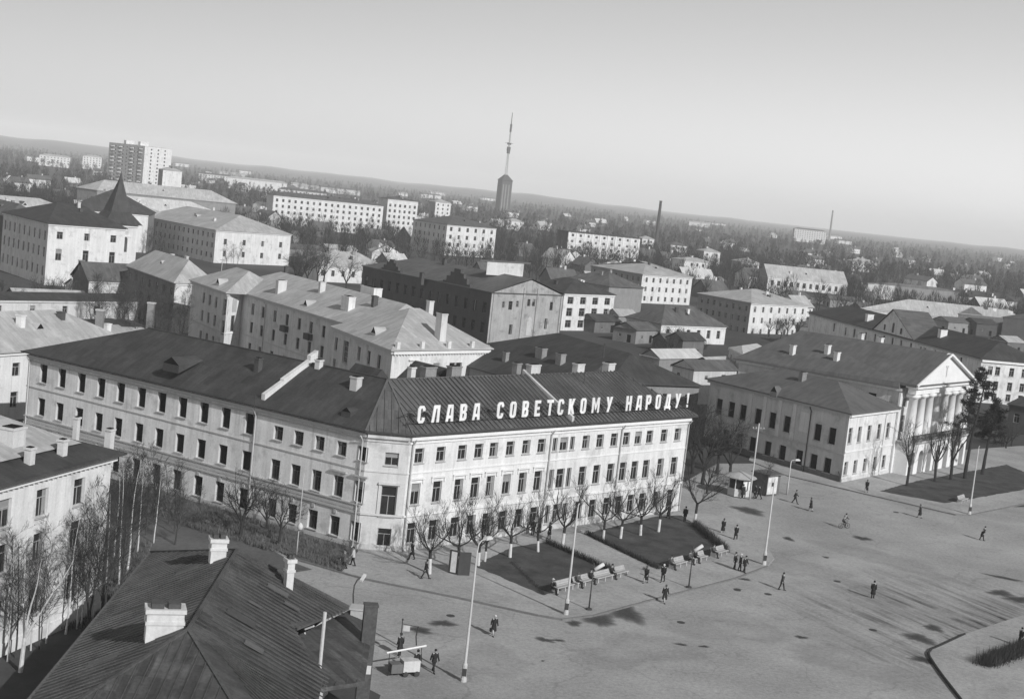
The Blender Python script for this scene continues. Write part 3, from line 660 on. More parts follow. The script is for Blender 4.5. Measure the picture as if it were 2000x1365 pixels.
# chimneys, roof lights
def chim_on(b, parent, P, w_, d_, h, rz, m='brick'):
    k = MB(b.o); X = Vector((math.cos(rz), math.sin(rz), 0)); Y = Vector((-X.y, X.x, 0)); Z = Vector((0, 0, 1)); c = Vector(P)
    k.frame_box(c + Z * (h / 2 - .7), X, Y, Z, w_, d_, h / 2 + .7); k.frame_box(c + Z * (h + .07), X, Y, Z, w_ + .07, d_ + .07, .07); k.frame_box(c + Z * (h + .17), X, Y, Z, w_ * .75, d_ * .75, .03, 1)
    return k.build('chimney', [M[m], M['void']], parent)
rzR = math.atan2(uR.y, uR.x); rzL = math.atan2(uL.y, uL.x)
rp = lambda s, t, z: flat0(CR) + uR * s + nR * t + Vector((0, 0, z))
for px, w_, d_, m in ((803, .3, .3, 'cream'), (836, .75, .4, 'brick'), (886, .7, .4, 'brick'), (1040, .75, .4, 'cream'), (1128, .6, .4, 'cream'), (1187, .6, .45, 'cream')):
    s = onplane(CR + nR * 7.9, FR + nR * 7.9, px, 735)[0]; chim_on(b1, roofR, rp(s, 7.9, 15.0), w_, d_, 1.25, rzR, m)
chim_on(b1, roofR, rp(21.6, 7.6, 15.2), .35, .35, 1.3, rzR, 'brick')
for px, py, z, w_, h, m in ((503, 728, 14.2, .3, 1.4, 'darkbrick'), (694, 762, 13.2, .42, 1.2, 'dun'), (622, 722, 15.0, .3, .9, 'cream')):
    chim_on(b1, roofL, hit(px, py, [EE[0], EE[1], R0]), w_, w_, h, rzL, m)
dormer(b1, 334, 711, 13.6, rzL - math.pi / 2, 1.15, 3.4, .75, roofL, 'darkiron'); dormer(b1, 676, 804, 12.6, rzL - math.pi / 2, .55, 1.2, .42, roofL, 'darkiron')
# little raised cross-roof behind the ridge of the right wing
for s, t, l, wd in ((13.0, 9.5, 5.0, 3.0), (4.0, 9.4, 4.2, 2.4)):
    k = MB(b1.o); c = rp(s, t, 13.6); A = [c - uR * wd, c + uR * wd]; T_ = [p + nR * l for p in A]; rdg = [c + Vector((0, 0, 2.3)), c + nR * l + Vector((0, 0, 2.3))]
    slope_face(k, [T_[0], A[0], rdg[0], rdg[1]]); slope_face(k, [A[1], T_[1], rdg[1], rdg[0]]); k.face([A[0], A[1], rdg[0]]); k.face([T_[1], T_[0], rdg[1]]); k.build('cross_gable', M['darkiron'], roofR)
# antenna masts
for px, py, z, h in ((496, 805, 12.6, 1.6), (1141, 742, 15.0, 2.6)):
    k = MB(b1.o); p = G(px, py, z); k.tube([p - Vector((0, 0, .4)), p + Vector((0, 0, h))], .035, 5); k.bar(p + Vector((-.5, 0, h - .2)), p + Vector((.5, .1, h - .2)), .03, .03); k.build('mast', M['metal'], b1.e)

# ---- the slogan: letters cut as outlines (unit height), extruded, on a rail with struts
LET = {
 'С': ([(.60, .70), (.60, .84), (.48, 1), (.16, 1), (.02, .84), (.02, .16), (.16, 0), (.48, 0), (.60, .16), (.60, .32), (.39, .32), (.39, .2), (.35, .15), (.28, .15), (.24, .2), (.24, .8), (.28, .85), (.35, .85), (.39, .8), (.39, .70)], []),
 'Л': ([(0, 0), (.22, 0), (.33, .80), (.42, .80), (.42, 0), (.64, 0), (.64, 1), (.16, 1)], []),
 'А': ([(0, 0), (.21, 0), (.23, .19), (.42, .19), (.43, 0), (.65, 0), (.56, 1), (.14, 1)], [[(.255, .36), (.30, .80), (.40, .80), (.42, .36)]]),
 'В': ([(.02, 0), (.46, 0), (.60, .12), (.60, .42), (.51, .51), (.59, .60), (.59, .88), (.45, 1), (.02, 1)], [[(.24, .17), (.24, .42), (.38, .42), (.38, .17)], [(.24, .60), (.24, .83), (.37, .83), (.37, .60)]]),
 'О': ([(.16, 0), (.46, 0), (.60, .14), (.60, .86), (.46, 1), (.16, 1), (.02, .86), (.02, .14)], [[(.24, .19), (.24, .81), (.28, .85), (.34, .85), (.38, .81), (.38, .19), (.34, .15), (.28, .15)]]),
 'Е': ([(.03, 0), (.57, 0), (.57, .19), (.25, .19), (.25, .41), (.50, .41), (.50, .59), (.25, .59), (.25, .81), (.57, .81), (.57, 1), (.03, 1)], []),
 'Т': ([(.20, 0), (.42, 0), (.42, .81), (.62, .81), (.62, 1), (0, 1), (0, .81), (.20, .81)], []),
 'К': ([(.03, 0), (.25, 0), (.25, .38), (.42, 0), (.65, 0), (.43, .52), (.63, 1), (.41, 1), (.25, .62), (.25, 1), (.03, 1)], []),
 'М': ([(.0, 0), (.19, 0), (.19, .62), (.33, .2), (.43, .2), (.57, .62), (.57, 0), (.76, 0), (.76, 1), (.57, 1), (.38, .50), (.19, 1), (0, 1)], []),
 'У': ([(.10, 0), (.32, 0), (.64, 1), (.42, 1), (.315, .60), (.21, 1), (0, 1), (.21, .38)], []),
 'Н': ([(.02, 0), (.23, 0), (.23, .42), (.40, .42), (.40, 0), (.61, 0), (.61, 1), (.40, 1), (.40, .60), (.23, .60), (.23, 1), (.02, 1)], []),
 'Р': ([(.03, 0), (.25, 0), (.25, .36), (.46, .36), (.60, .50), (.60, .86), (.46, 1), (.03, 1)], [[(.25, .54), (.25, .82), (.38, .82), (.38, .54)]]),
 'Д': ([(0, -.10), (.14, -.10), (.14, 0), (.56, 0), (.56, -.10), (.70, -.10), (.70, .18), (.60, .18), (.60, 1), (.20, 1), (.09, .18), (0, .18)], [[(.29, .18), (.35, .80), (.40, .80), (.40, .18)]]),
 '!': ([(.16, .27), (.28, .27), (.33, 1), (.11, 1)], []),
 '.': ([(.13, 0), (.31, 0), (.31, .18), (.13, .18)], []),
}
_lm = {}
def letter_mesh(ch):
    if ch in _lm: return _lm[ch]
    cu = bpy.data.curves.new('letter', 'CURVE'); cu.dimensions = '2D'; cu.fill_mode = 'BOTH'; cu.extrude = .045
    outl = [LET[ch][0]] + LET[ch][1] + ([LET['.'][0]] if ch == '!' else [])
    for L in outl:
        s = cu.splines.new('POLY'); s.points.add(len(L) - 1); s.use_cyclic_u = True
        for i, (x, y) in enumerate(L): s.points[i].co = (x, y, 0, 1)
    t = bpy.data.objects.new('letter', cu); COL.objects.link(t)
    dg = bpy.context.evaluated_depsgraph_get(); me = bpy.data.meshes.new_from_object(t.evaluated_get(dg)); bpy.data.objects.remove(t)
    me.name = 'letter'; me.materials.clear(); me.materials.append(M['sign'])
    me.transform(Matrix.Rotation(R_(90), 4, 'X')); me.update()      # stand up: x along, z up
    _lm[ch] = me; return me
A_, F_ = CR + nR * .25, FR + nR * .25
z9 = lambda x, y: (800 + x / 6.667, 760 + y / 6.667)
slog = [('С', z9(150, 350)), ('Л', z9(335, 345)), ('А', z9(520, 330)), ('В', z9(697, 320)), ('А', z9(865, 305)), ('С', z9(1180, 280)), ('О', z9(1345, 275)), ('В', z9(1505, 270)), ('Е', z9(1665, 258)), ('Т', z9(1825, 250)), ('С', z9(1965, 240))]
slog += [('К', z8(440, 352)), ('О', z8(528, 345)), ('М', z8(620, 340)), ('У', z8(720, 330)), ('Н', z8(865, 325)), ('А', z8(940, 325)), ('Р', z8(1010, 318)), ('О', z8(1083, 312)), ('Д', z8(1155, 310)), ('У', z8(1228, 303)), ('!', z8(1303, 290))]
sg = thing('rooftop_slogan', 'white sheet letters of the Cyrillic slogan standing on the eaves of the bright front', 'slogan', (A_.x, A_.y, 12.35), math.atan2(uR.y, uR.x))
HL = 1.66
for ch, (px, py) in slog:
    s = onplane(A_, F_, px, py)[0]; wd = {'М': .76, 'Д': .70, '!': .44}.get(ch, .63) * 1.62 * .98
    o = link('letter', letter_mesh(ch), sg, (s - wd / 2, 0, 0)); o.scale = (1.62 * .98, 1, HL)
k = MB(); k.box(-.4, .06, .02, LR - .1, .12, .10); k.box(-.4, .06, 1.15, LR - .1, .12, 1.22); k.build('rail', M['metal'], sg)
for i in range(22):
    x = -.2 + i * (LR - .2) / 21; k = MB(); k.tube([(x, .1, -.62), (x, .1, 1.25)], .035, 5); k.tube([(x, .1, 1.0), (x + .2, 1.35, .45)], .03, 5); k.build('strut', M['metal'], sg)
k = MB(); k.tube([(9.2, .35, .15), (8.6, .5, .7), (8.9, .55, 1.05), (9.8, .5, 1.15), (10.5, .4, .95)], .04, 6); k.tube([(9.0, .4, .9), (9.3, .45, .3), (9.9, .4, .1)], .03, 5); k.build('cable_loop', M['metal'], sg)
FOOT.append((flat0(L0).lerp(flat0(CL), .5) + nL * 7, 27)); FOOT.append((flat0(CR).lerp(flat0(FR), .5) + nR * 7, 24))

# ================================================================== OTHER BUILDINGS
def pb(name, label, A, C, z, B=None, depth=14.0, angL=None, angC=None, lenL=None, lenC=None, **kw):
    a = G(A[0], A[1], z); c = G(C[0], C[1], z) if C else None; b_ = G(B[0], B[1], z) if B else None
    if c: dC = (c - a); aC = math.degrees(math.atan2(dC.y, dC.x)); lC = dC.to_2d().length
    else: aC, lC = None, depth
    if b_: dL = (b_ - a); aL = math.degrees(math.atan2(dL.y, dL.x)); lL = dL.to_2d().length
    else: aL, lL = None, depth
    if aC is None: aC = aL - 90
    if aL is None: aL = aC + 90
    if angL is not None: aL = angL
    if angC is not None: aC = angC
    return simple_building(name, label, (a.x, a.y), aL, lenL or lL, aC, lenC or lC, z, **kw)

# ---- L-shaped light-roofed block behind the corner building
Z8 = 11.5
b8 = Bld('apartment_block', 'three storey block with pale iron roof and white arched corner behind the dark roof', 'building', (-30, 225))
M0 = Vector((-49.2, 253.2, 0)); u8 = (Vector((-26, 219.5, 0)) - M0).normalized(); n8 = Vector((-u8.y, u8.x, 0))
e8 = Vector((.67, .742, 0))
PA, PB = G(445, 573, Z8), G(376, 549, Z8)
w1 = [onplane(M0, M0 + u8, 350 + x / 3.792, 480 + y / 3.792)[0] for x, y in [(545, 480), (620, 510), (708, 535), (798, 560), (888, 597), (975, 620), (1067, 660)]]
ops = [(s, z, 1.15, h, 'dark') for s in w1 for z, h in ((9.2, 1.9), (5.9, 1.9), (2.2, 1.8))]
M1 = M0 + u8 * 41.5
b8.facade(M0, M1, 0, Z8, ops, 'dun', .2, sill=True); b8.band(M0, M1, Z8 - .4, .38, .3, 'greytrim', 'cornice'); b8.band(M0, M1, 4.2, .16, .12, 'greytrim')
for a in (10.5, 38.8): b8.pipe(M0, M1, a, .1, Z8 - .4)
Pn = Vector((PA.x, PA.y, 0)); Pm = Vector((PB.x, PB.y, 0)); M0b = Pn + (Vector((-49.2, 253.2, 0)) - Pn).normalized() * 4.7
w0 = [onplane(Pm, Pn, 350 + x / 3.792, 480 + y / 3.792)[0] for x, y in [(180, 400), (225, 415), (272, 432)]]
sa = onplane(Pm, Pn, 350 + 335 / 3.792, 480 + 470 / 3.792)[0]
ops = [(s, z, 1.15, h, 'dark') for s in w0 for z, h in ((9.2, 1.9), (5.9, 1.9), (2.2, 1.6))] + [(sa, 8.9, 1.7, 2.9, 'grid'), (sa, 5.2, 1.7, 2.6, 'dark')]
b8.facade(Pm, Pn, 0, Z8, ops, 'dun', .3, sill=True); b8.band(Pm, Pn, Z8 - .4, .38, .3, 'greytrim', 'cornice', .3); b8.band(Pm, Pn, 4.2, .16, .12, 'greytrim')
b8.facade(Pn, M0, 0, Z8, [((M0 - Pn).length / 2, 6.0, 1.25, 2.9, 'dark')], 'white', .3); b8.band(Pn, M0, Z8 - .45, .4, .2, 'trim', 'cornice'); b8.band(Pn, M0, 4.2, .16, .12, 'trim')
pm_ = (Pn + M0) / 2; ud = (M0 - Pn).normalized()
def arch_panel(b, c, u, z, w_, h, m, proj=.05, name='niche', n=10):
    """a round-headed panel lying on a wall: u along wall, outside to the right of u"""
    nn = Vector((u.y, -u.x, 0)); P = [(-w_ / 2, 0)] + [(w_ / 2, 0)]; r = w_ / 2
    P += [(r * math.cos(t), h - r + r * math.sin(t)) for t in [math.pi * i / n for i in range(n + 1)]]
    k = MB(b.o); f = [Vector((c.x, c.y, 0)) + u * x + nn * (proj + .004) + Vector((0, 0, z + y)) for x, y in P]; g = [p - nn * proj for p in f]
    k.face(f); N_ = len(f)
    for i in range(N_): k.face([f[i], g[i], g[(i + 1) % N_], f[(i + 1) % N_]])
    return k.build(name, M[m], b.e)
arch_panel(b8, pm_, ud, 8.1, 1.3, 2.7, 'greytrim', .06)
Pq = Pm + n8 * 14
b8.facade(Pq, Pm, 0, Z8, [(12.0, 9.2, 1.1, 1.9), (9.5, 9.2, 1.1, 1.9)], 'white', .2)
R0_, R1_, R2_ = G(653, 640, 11.2), G(767, 685, 11.2), G(956, 682, 11.2); f0 = flat0
w2 = [onplane(R0_, R1_, 350 + x / 3.792, 480 + y / 3.792)[0] for x, y in [(1165, 690), (1330, 805), (1403, 830), (1478, 860)]]; sa2 = onplane(R0_, R1_, 350 + 1230 / 3.792, 480 + 790 / 3.792)[0]
ops = [(s, z, 1.15, 1.95, 'dark') for s in w2 for z in (8.9, 5.6, 2.1)] + [(sa2, 8.3, 2.2, 3.3, 'grid'), (sa2, 3.6, 2.0, 2.4, 'dark')]
b8.facade(R0_, R1_, 0, 11.2, ops, 'dun', .3, sill=True); b8.band(R0_, R1_, 10.75, .4, .35, 'greytrim', 'cornice', .35); b8.band(R0_, R1_, 4.2, .16, .12, 'greytrim')
L12 = (f0(R2_) - f0(R1_)).length
ws = [onplane(R1_, R2_, 700 + x / 3.636, 440 + y / 3.636)[0] for x, y in [(390, 980), (555, 975), (670, 975)]] + [L12 - 6.2, L12 - 3]
ops = [(s, z, 1.25, 2.0) for s in ws for z in (8.3, 5.0, 1.9)]
b8.facade(R1_, R2_, 0, 11.2, ops, 'white', .22, sill=True); b8.band(R1_, R2_, 10.7, .45, .35, 'trim', 'cornice'); u12 = (f0(R2_) - f0(R1_)).normalized()
for i in range(34):
    p = f0(R1_) + u12 * (.4 + i * (L12 - .8) / 33); b8.band(p - u12 * .1, p + u12 * .1, 10.5, .18, .2, 'trim', 'dentil')
p = f0(R1_) + u12 * ws[0]; b8.band(p - u12 * 1.0, p + u12 * 1.0, 9.75, .18, .3, 'trim', 'hood_mould')
R3_ = R2_ + (R0_ - R1_); b8.facade(R2_, R3_, 0, 11.2, (), 'dun'); b8.facade(R3_, R0_, 0, 11.2, (), 'white')
Q0 = Pq; Q1 = M1; b8.facade(M1, R2_ + (R0_ - R1_) * .9, 0, 11.0, (), 'white'); back = M0 + n8 * 16
b8.facade(f0(R3_), back - u8 * 12, 0, Z8, (), 'dun'); b8.facade(back - u8 * 12, Pq, 0, Z8, (), 'white')
hip_roof(b8, [M0 - u8 * 9, M1 + u8 * 8, M1 + u8 * 8 + n8 * 15.5, M0 - u8 * 9 + n8 * 15.5], Z8, 4.1, .6, 7.5, 4.0, 'zinc'); rA = b8.roof; S8 = b8.S[0]
hip_roof(b8, [Pm, Pn, Pn + n8 * 12, Pm + n8 * 12], Z8 + .02, 3.7, .6, 7.0, 6.0, 'zinc')
hip_roof(b8, [R1_, R2_, R3_, R0_], 11.22, 4.6, .6, 9.0, 8.6, 'zinc'); rC = b8.roof
for px, py, z, w_, d_, h, m in ((548, 570, 12.6, .55, .8, 1.9, 'cream'), (628, 570, 14.4, .35, .5, 1.6, 'cream'), (558, 536, 15.0, .3, .3, 1.4, 'darkbrick'), (679, 603, 12.8, 1.3, .6, 1.9, 'white'), (731, 598, 14.0, .4, .4, 1.5, 'darkbrick'), (860, 652, 13.2, .8, .5, 2.9, 'cream'), (838, 616, 14.2, .5, .4, 2.2, 'cream'), (724, 580, 14.4, 2.4, .8, 1.6, 'white')):
    chim_on(b8, rA, G(px, py, z) if px > 800 or py < 592 and px > 650 or py < 550 else hit(px, py, S8), w_, d_, h, math.atan2(u8.y, u8.x), m)
for px, py, z in ((596, 596, 12.4), (729, 650, 12.4), (425, 553, 12.6)): dormer(b8, px, py, z, math.atan2(-n8.y, -n8.x), .7, 1.9, .9, rA, 'zinc')
for a, c in ((f0(R1_), f0(R2_)),):   # little posts of the roof parapet
    for t in (.04, .28, .55, .80): p = a.lerp(c, t) - Vector((u12.y, -u12.x, 0)) * -.1; b8.box_on('parapet_post', (p.x, p.y, 11.9), .3, .22, .55, math.atan2(u12.y, u12.x), 'white')
for s in (w1[3], w1[5]):             # two small balconies
    p = M0 + u8 * s - n8 * .45; b8.box_on('balcony', (p.x, p.y, 7.7), .9, .42, .5, math.atan2(u8.y, u8.x), 'darkiron')
b8.finish(); FOOT.append((Vector((-38, 246, 0)), 30)); FOOT.append((Vector((-20, 216, 0)), 22))

# ---- near white house on the left
C2 = G(219, 888, 12.2); d2 = (C2 - G(0, 945, 12.2)); d2 = Vector((d2.x, d2.y, 0)).normalized(); n2 = Vector((-d2.y, d2.x, 0)); A2 = f0(C2) - d2 * 34
b2 = Bld('white_house', 'near white plaster house with three rows of dark windows behind the birches', 'building', C2)
cs = [onplane(A2, C2, x, y)[0] for x, y in [(155, 955), (83, 970), (10, 990)]]; step = (cs[0] - cs[2]) / 2
cs += [cs[2] - step * i for i in range(1, 8)]
b2.facade(A2, C2, 0, 12.2, [(s, z, 1.35, h, 'std') for s in cs for z, h in ((10.05, 2.0), (6.9, 2.05), (3.0, 2.0))], 'white', .25, sill=True)
D2 = f0(C2) + n2 * 15; b2.facade(C2, D2, 0, 12.2, grid_ops(cols(15, 4, 2.5), ((9.45, 2.0), (5.75, 2.1), (2, 2)), 1.3), 'grey'); b2.facade(D2, A2 + n2 * 15, 0, 12.2, (), 'grey'); b2.facade(A2 + n2 * 15, A2, 0, 12.2, (), 'grey')
b2.band(A2, C2, 11.75, .42, .32, 'trim', 'cornice', .3); b2.band(A2, C2, 4.85, .2, .14, 'greytrim'); b2.band(A2, C2, 0, .9, .08, 'grey', 'plinth')
for i in range(60):
    p = f0(C2) - d2 * (.3 + i * .55); b2.band(p - d2 * .1, p + d2 * .1, 11.6, .13, .16, 'trim', 'dentil')
hip_roof(b2, [A2, C2, D2, A2 + n2 * 15], 12.2, 2.3, .8, 0, 5.0, 'darkiron'); r2 = b2.roof
k = MB(b2.o); S2 = b2.S[0]; up2 = lambda p, t: p + (n2 * t * 1.0) + Vector((0, 0, t * 2.3 / 7.5 + .07))
e0, e1 = S2[0], S2[1]
slope_face(k, [up2(f0(e0), 2.4) + Vector((0, 0, 12.36)), up2(f0(e1) - d2 * 2.6, 2.3) + Vector((0, 0, 12.36)), up2(f0(e1) - d2 * 5.4, 7.9) + Vector((0, 0, 12.36)), up2(f0(e0), 7.9) + Vector((0, 0, 12.36))])
q = k.build('roof_sheeting', M['zinc'], r2); q['label'] = 'pale sheeting on the upper roof slope'
for px, py, z, w_, h in ((57, 905, 0, .28, 1.0), (121, 888, 0, .28, 1.0), (213, 866, 0, .28, 1.0), (149, 838, 0, .2, .8), (22, 872, 0, .7, 1.3)): chim_on(b2, r2, hit(px, py, b2.S[0]), w_, w_ * (.9 if w_ < 1 else .7), h, math.atan2(d2.y, d2.x), 'cream')
b2.finish(); FOOT.append((f0(C2) - d2 * 10 + n2 * 7, 13))

# ---- foreground iron-roofed house
b3 = Bld('iron_roofed_house', 'low foreground house under a big dark seamed iron roof with three white chimneys', 'house', (-15, 84))
q = lambda x, y, z: Vector((x, y, z)); BLc, BRc, FRc, FLc = q(-24.6, 100.6, 6), q(-9.0, 92.6, 6), q(-7.6, 62, 6), q(-22.6, 62, 6); Rb, Rf = q(-16.6, 91.2, 9.5), q(-15.8, 74.3, 9.5)
N1, N2 = q(-11.3, 83.6, 7.1), q(-8.8, 79.6, 6)
k = MB(b3.o); LS = [BLc, FLc, Rf, Rb]; slope_face(k, LS); slope_face(k, [FLc, FRc, Rf])
RS1 = [N1, BRc, Rb]; e_ = (FRc - BRc).normalized()
slope_face(k, [FRc, N2, N1, Rf], 0, -e_); slope_face(k, [N1, Rb, Rf], 0, -e_); slope_face(k, [N1, BRc, Rb], 0, -e_); slope_face(k, [BRc, BLc, Rb])
dn = Vector((0, 0, -.18)); ring = [BLc, FLc, FRc, N2, N1, BRc]
for i in range(6):
    a, c = ring[i], ring[(i + 1) % 6]; k.face([a, a + dn, c + dn, c])
k.face([p + dn for p in reversed(ring)])
r3 = k.build('roof', M['fgiron'], b3.e)
add_seams(b3, r3, [BLc, FLc, Rf, Rb], .60, 'fgiron', .06, .05); add_seams(b3, r3, [FLc, FRc, Rf], .62, 'fgiron', .06, .05)
RSx = [FRc, q(-9, 92.6, 6), Rb, Rf]
for i in range(60):
    s = .4 + i * .6; e = (BRc - FRc).normalized(); base = FRc + e * s; 
    t = min(1, max(0, (base.y - Rf.y) / (Rb.y - Rf.y))); top = Rf.lerp(Rb, t) if base.y > Rf.y else base.lerp(Rf, max(0, (s / (Rf.y - FRc.y))))
    if base.y > 92: continue
    if 79.8 < base.y < 92.4:   # notch over the porch
        f = max(0, 1 - abs(base.y - 84) / 6.5) * .36; base = base.lerp(top, f + .02)
    kk = MB(b3.o); kk.bar(base + Vector((0, 0, .05)), top + Vector((0, 0, .02)), .05, .06); kk.build('roof_seam', M['fgiron'], r3)
for a, c in ((Rb, Rf), (Rb, BLc), (Rb, BRc), (Rf, FLc), (Rf, FRc)): capbar(b3, 'ridge_cap', a, c, .2, .12, 'fgiron', r3)
capbar(b3, 'gutter', BLc, FLc, .22, .16, 'iron', r3, -.05)
W3 = [q(-23.8, 99.4, 0), q(-21.9, 63, 0), q(-8.2, 63, 0), q(-9.6, 80, 0), q(-11.6, 84, 0), q(-9.8, 92.2, 0)]
for i in range(6):
    a, c = W3[i], W3[(i + 1) % 6]; L_ = (c - a).length; b3.facade(a, c, 0, 5.8, grid_ops(cols(L_, max(2, int(L_ / 3.2)), 1.6), ((3.6, 1.6),), 1.0) if L_ > 8 else (), 'cream', .2)
b3.finish()
def white_chimney(px, py, z, w_, d_, h, rz):
    c = G(px, py, z); X = Vector((math.cos(rz), math.sin(rz), 0)); Y = Vector((-X.y, X.x, 0)); Z = Vector((0, 0, 1)); k = MB(b3.o)
    k.frame_box(c + Z * (h / 2 - .7), X, Y, Z, w_, d_, h / 2 + .7); k.frame_box(c + Z * (h * .62), X, Y, Z, w_ + .06, d_ + .06, .09)
    k.frame_box(c + Z * (h + .1), X, Y, Z, w_ + .1, d_ + .1, .12); ch = k.build('chimney', [M['whitewash']], r3)
    k = MB(b3.o)
    for i in (-1, 1): k.frame_box(c + Z * (h + .36) + X * (w_ * .45 * i), X, Y, Z, w_ * .34, d_ * .8, .14)
    k.build('chimney_pot', M['darkbrick'], r3); return ch
white_chimney(319, 1243, 8.6, 1.0, .55, 1.5, R_(18)); white_chimney(424, 1092, 9.0, .5, .45, 1.25, R_(20)); white_chimney(563, 1140, 8.0, .24, .28, 1.5, R_(30))
# porch with its own small roof, vent pipe and pole
pz = 5.0; b3p = [G(582, 1240, 6.2), G(684, 1190, pz + .5), G(736, 1176, pz), G(712, 1330, pz), G(612, 1345, pz + .2)]
k = MB(b3.o); slope_face(k, [b3p[4], b3p[3], b3p[2], b3p[1], b3p[0]]); 
for i in range(5): k.face([b3p[i], b3p[(i + 1) % 5], b3p[(i + 1) % 5] - Vector((0, 0, .25)), b3p[i] - Vector((0, 0, .25))])
pr = k.build('porch_roof', M['fgiron'], b3.e)
for f in (.2, .42, .64, .85): capbar(b3, 'roof_seam', b3p[1].lerp(b3p[2], f) , b3p[4].lerp(b3p[3], f), .06, .09, 'fgiron', pr, .03)
for i in range(5): 
    a, c = b3p[i], b3p[(i + 1) % 5]; b3.quad([f0(a), f0(c), Vector((c.x, c.y, min(a.z, c.z) - .3)), Vector((a.x, a.y, min(a.z, c.z) - .3))], 'wood')
cpt = G(697, 1205, 5.2); k = MB(b3.o); k.frame_box(cpt + Vector((0, 0, .1)), Vector((1, 0, 0)), Vector((0, 1, 0)), Vector((0, 0, 1)), .42, .5, .55); k.frame_box(cpt + Vector((0, 0, .7)), Vector((1, 0, 0)), Vector((0, 1, 0)), Vector((0, 0, 1)), .5, .58, .06); k.build('hatch', M['greytrim'], b3.e)
vb = G(623, 1318, 5.1); k = MB(b3.o); k.tube([vb - Vector((0, 0, .5)), vb + Vector((0, 0, 3.9))], .11, 8); k.build('vent_pipe', M['pale_metal'], b3.e)
k = MB(b3.o); p = G(596, 1228, 6.4); k.bar(p, G(613, 1222, 6.7), .16, .1); k.bar(p - Vector((0, 0, .2)), p + Vector((.4, -.2, -1.6)), .08, .08); k.build('bracket', M['pale_metal'], b3.e)
FOOT.append((Vector((-16, 82, 0)), 20))
# tall dark flue beside the porch
for (fx, fy, fw, fl_, sid, mm) in ((-19.5, 90, .9, 1.6, 'L', 'iron'), (-21.5, 84, .6, 2.2, 'L', 'darkiron'), (-18.6, 79, 1.2, 1.0, 'L', 'darkiron'), (-20.2, 74, .7, 1.8, 'L', 'iron'), (-13.2, 88, .8, 1.5, 'R', 'iron'), (-12.0, 86.6, .5, 1.1, 'R', 'slate'), (-14.0, 80, .9, 1.9, 'R', 'darkiron'), (-12.6, 77, .7, 1.2, 'R', 'iron'), (-13.8, 83.4, .35, .9, 'R', 'slate')):
    face = LS if sid == 'L' else [FRc, BRc, Rb, Rf]; p0_ = Vector(face[0]); nn_ = (Vector(face[1]) - p0_).cross(Vector(face[-1]) - p0_).normalized(); zf = p0_.z - (nn_.x * (fx - p0_.x) + nn_.y * (fy - p0_.y)) / nn_.z; c_ = Vector((fx, fy, zf)); e_x = (Vector(face[1]) - p0_).normalized(); e_y = nn_.cross(e_x)
    k = MB(b3.o); k.frame_box(c_ + nn_ * .045, e_x, e_y, nn_, fw / 2, fl_ / 2, .012); k.build('roof_patch', M[mm], r3)
fl = thing('flue_stack', 'tall dark flue with a small white plate beside the foreground porch', 'flue', G(703, 1400, 0), R_(12))
k = MB(); k.box(-.43, -.35, 0, .43, .35, 7.5); k.box(-.47, -.39, 7.5, .47, .39, 7.62); k.build('stack', M['fgiron'], fl)
k = MB(); k.box(-.40, -.372, 3.05, .36, -.352, 3.62); k.build('plate', M['hatwhite'], fl)

# ---- school-like house with pilasters, right of the square
b4 = Bld('pilaster_house', 'two storey house with pilasters and hipped grey roof beside the columned mansion', 'building', (47.2, 191.6)); Z4 = 9.7
A4, B4, C4 = G(1660, 808, Z4), G(1388, 742, Z4), G(1752, 797, Z4); u4 = (f0(A4) - f0(B4)); L4 = u4.length; u4.normalize()
z3 = lambda x, y: (1300 + x / 4.265, 640 + y / 4.265); z4 = lambda x, y: (1600 + x / 3.69, 660 + y / 3.69)
ct = [onplane(B4, A4, *z3(x, y))[0] for x, y in [(448, 625), (550, 655), (645, 690), (770, 720), (890, 755), (1010, 790), (1265, 870), (1385, 905)]]
cl_ = [onplane(B4, A4, *z3(x, y))[0] for x, y in [(500, 880), (615, 925), (725, 940), (850, 1000), (970, 1040), (1110, 1080), (1230, 1115), (1345, 1150)]]
zz = [onplane(B4, A4, *z3(x, y))[1] for x, y in [(1265, 800), (1265, 940), (1230, 1050), (1230, 1175)]]
ops = [(s, (zz[0] + zz[1]) / 2, 1.3, zz[0] - zz[1], 'hole') for s in ct] + [(s, (zz[2] + zz[3]) / 2, 1.3, zz[2] - zz[3], 'hole') for s in cl_]
b4.facade(B4, A4, 0, Z4, ops, 'dun', .28, sill=True, jamb='cream'); b4.band(B4, A4, Z4 - .4, .38, .35, 'greytrim', 'cornice', .3); b4.band(B4, A4, (zz[1] + zz[2]) / 2 - .1, .2, .14, 'greytrim'); b4.band(B4, A4, 0, .9, .1, 'wood', 'plinth')
for x, y in [(700, 700), (820, 735), (945, 770), (1065, 810)]:
    s = onplane(B4, A4, *z3(x, y))[0]; p = f0(B4) + u4 * s; b4.band(p - u4 * .32, p + u4 * .32, (zz[1] + zz[2]) / 2 + .12, Z4 - .5 - (zz[1] + zz[2]) / 2, .18, 'cream', 'pilaster')
pp = f0(B4) + u4 * onplane(B4, A4, *z3(1150, 840))[0]; b4.band(pp - u4 * .9, pp + u4 * .9, 5.6, 2.8, .04, 'cream', 'blind_panel')
b4.pipe(B4, A4, onplane(B4, A4, *z3(1205, 800))[0], .1, Z4 - .3, 'darkiron'); b4.pipe(B4, A4, L4 - .2, .1, 1.6, 'darkiron')
c4 = [onplane(A4, C4, *z4(x, y))[0] for x, y in [(220, 730), (288, 715), (357, 705), (428, 695), (492, 690)]]
u4c = (f0(C4) - f0(A4)); L4c = u4c.length; u4c.normalize()
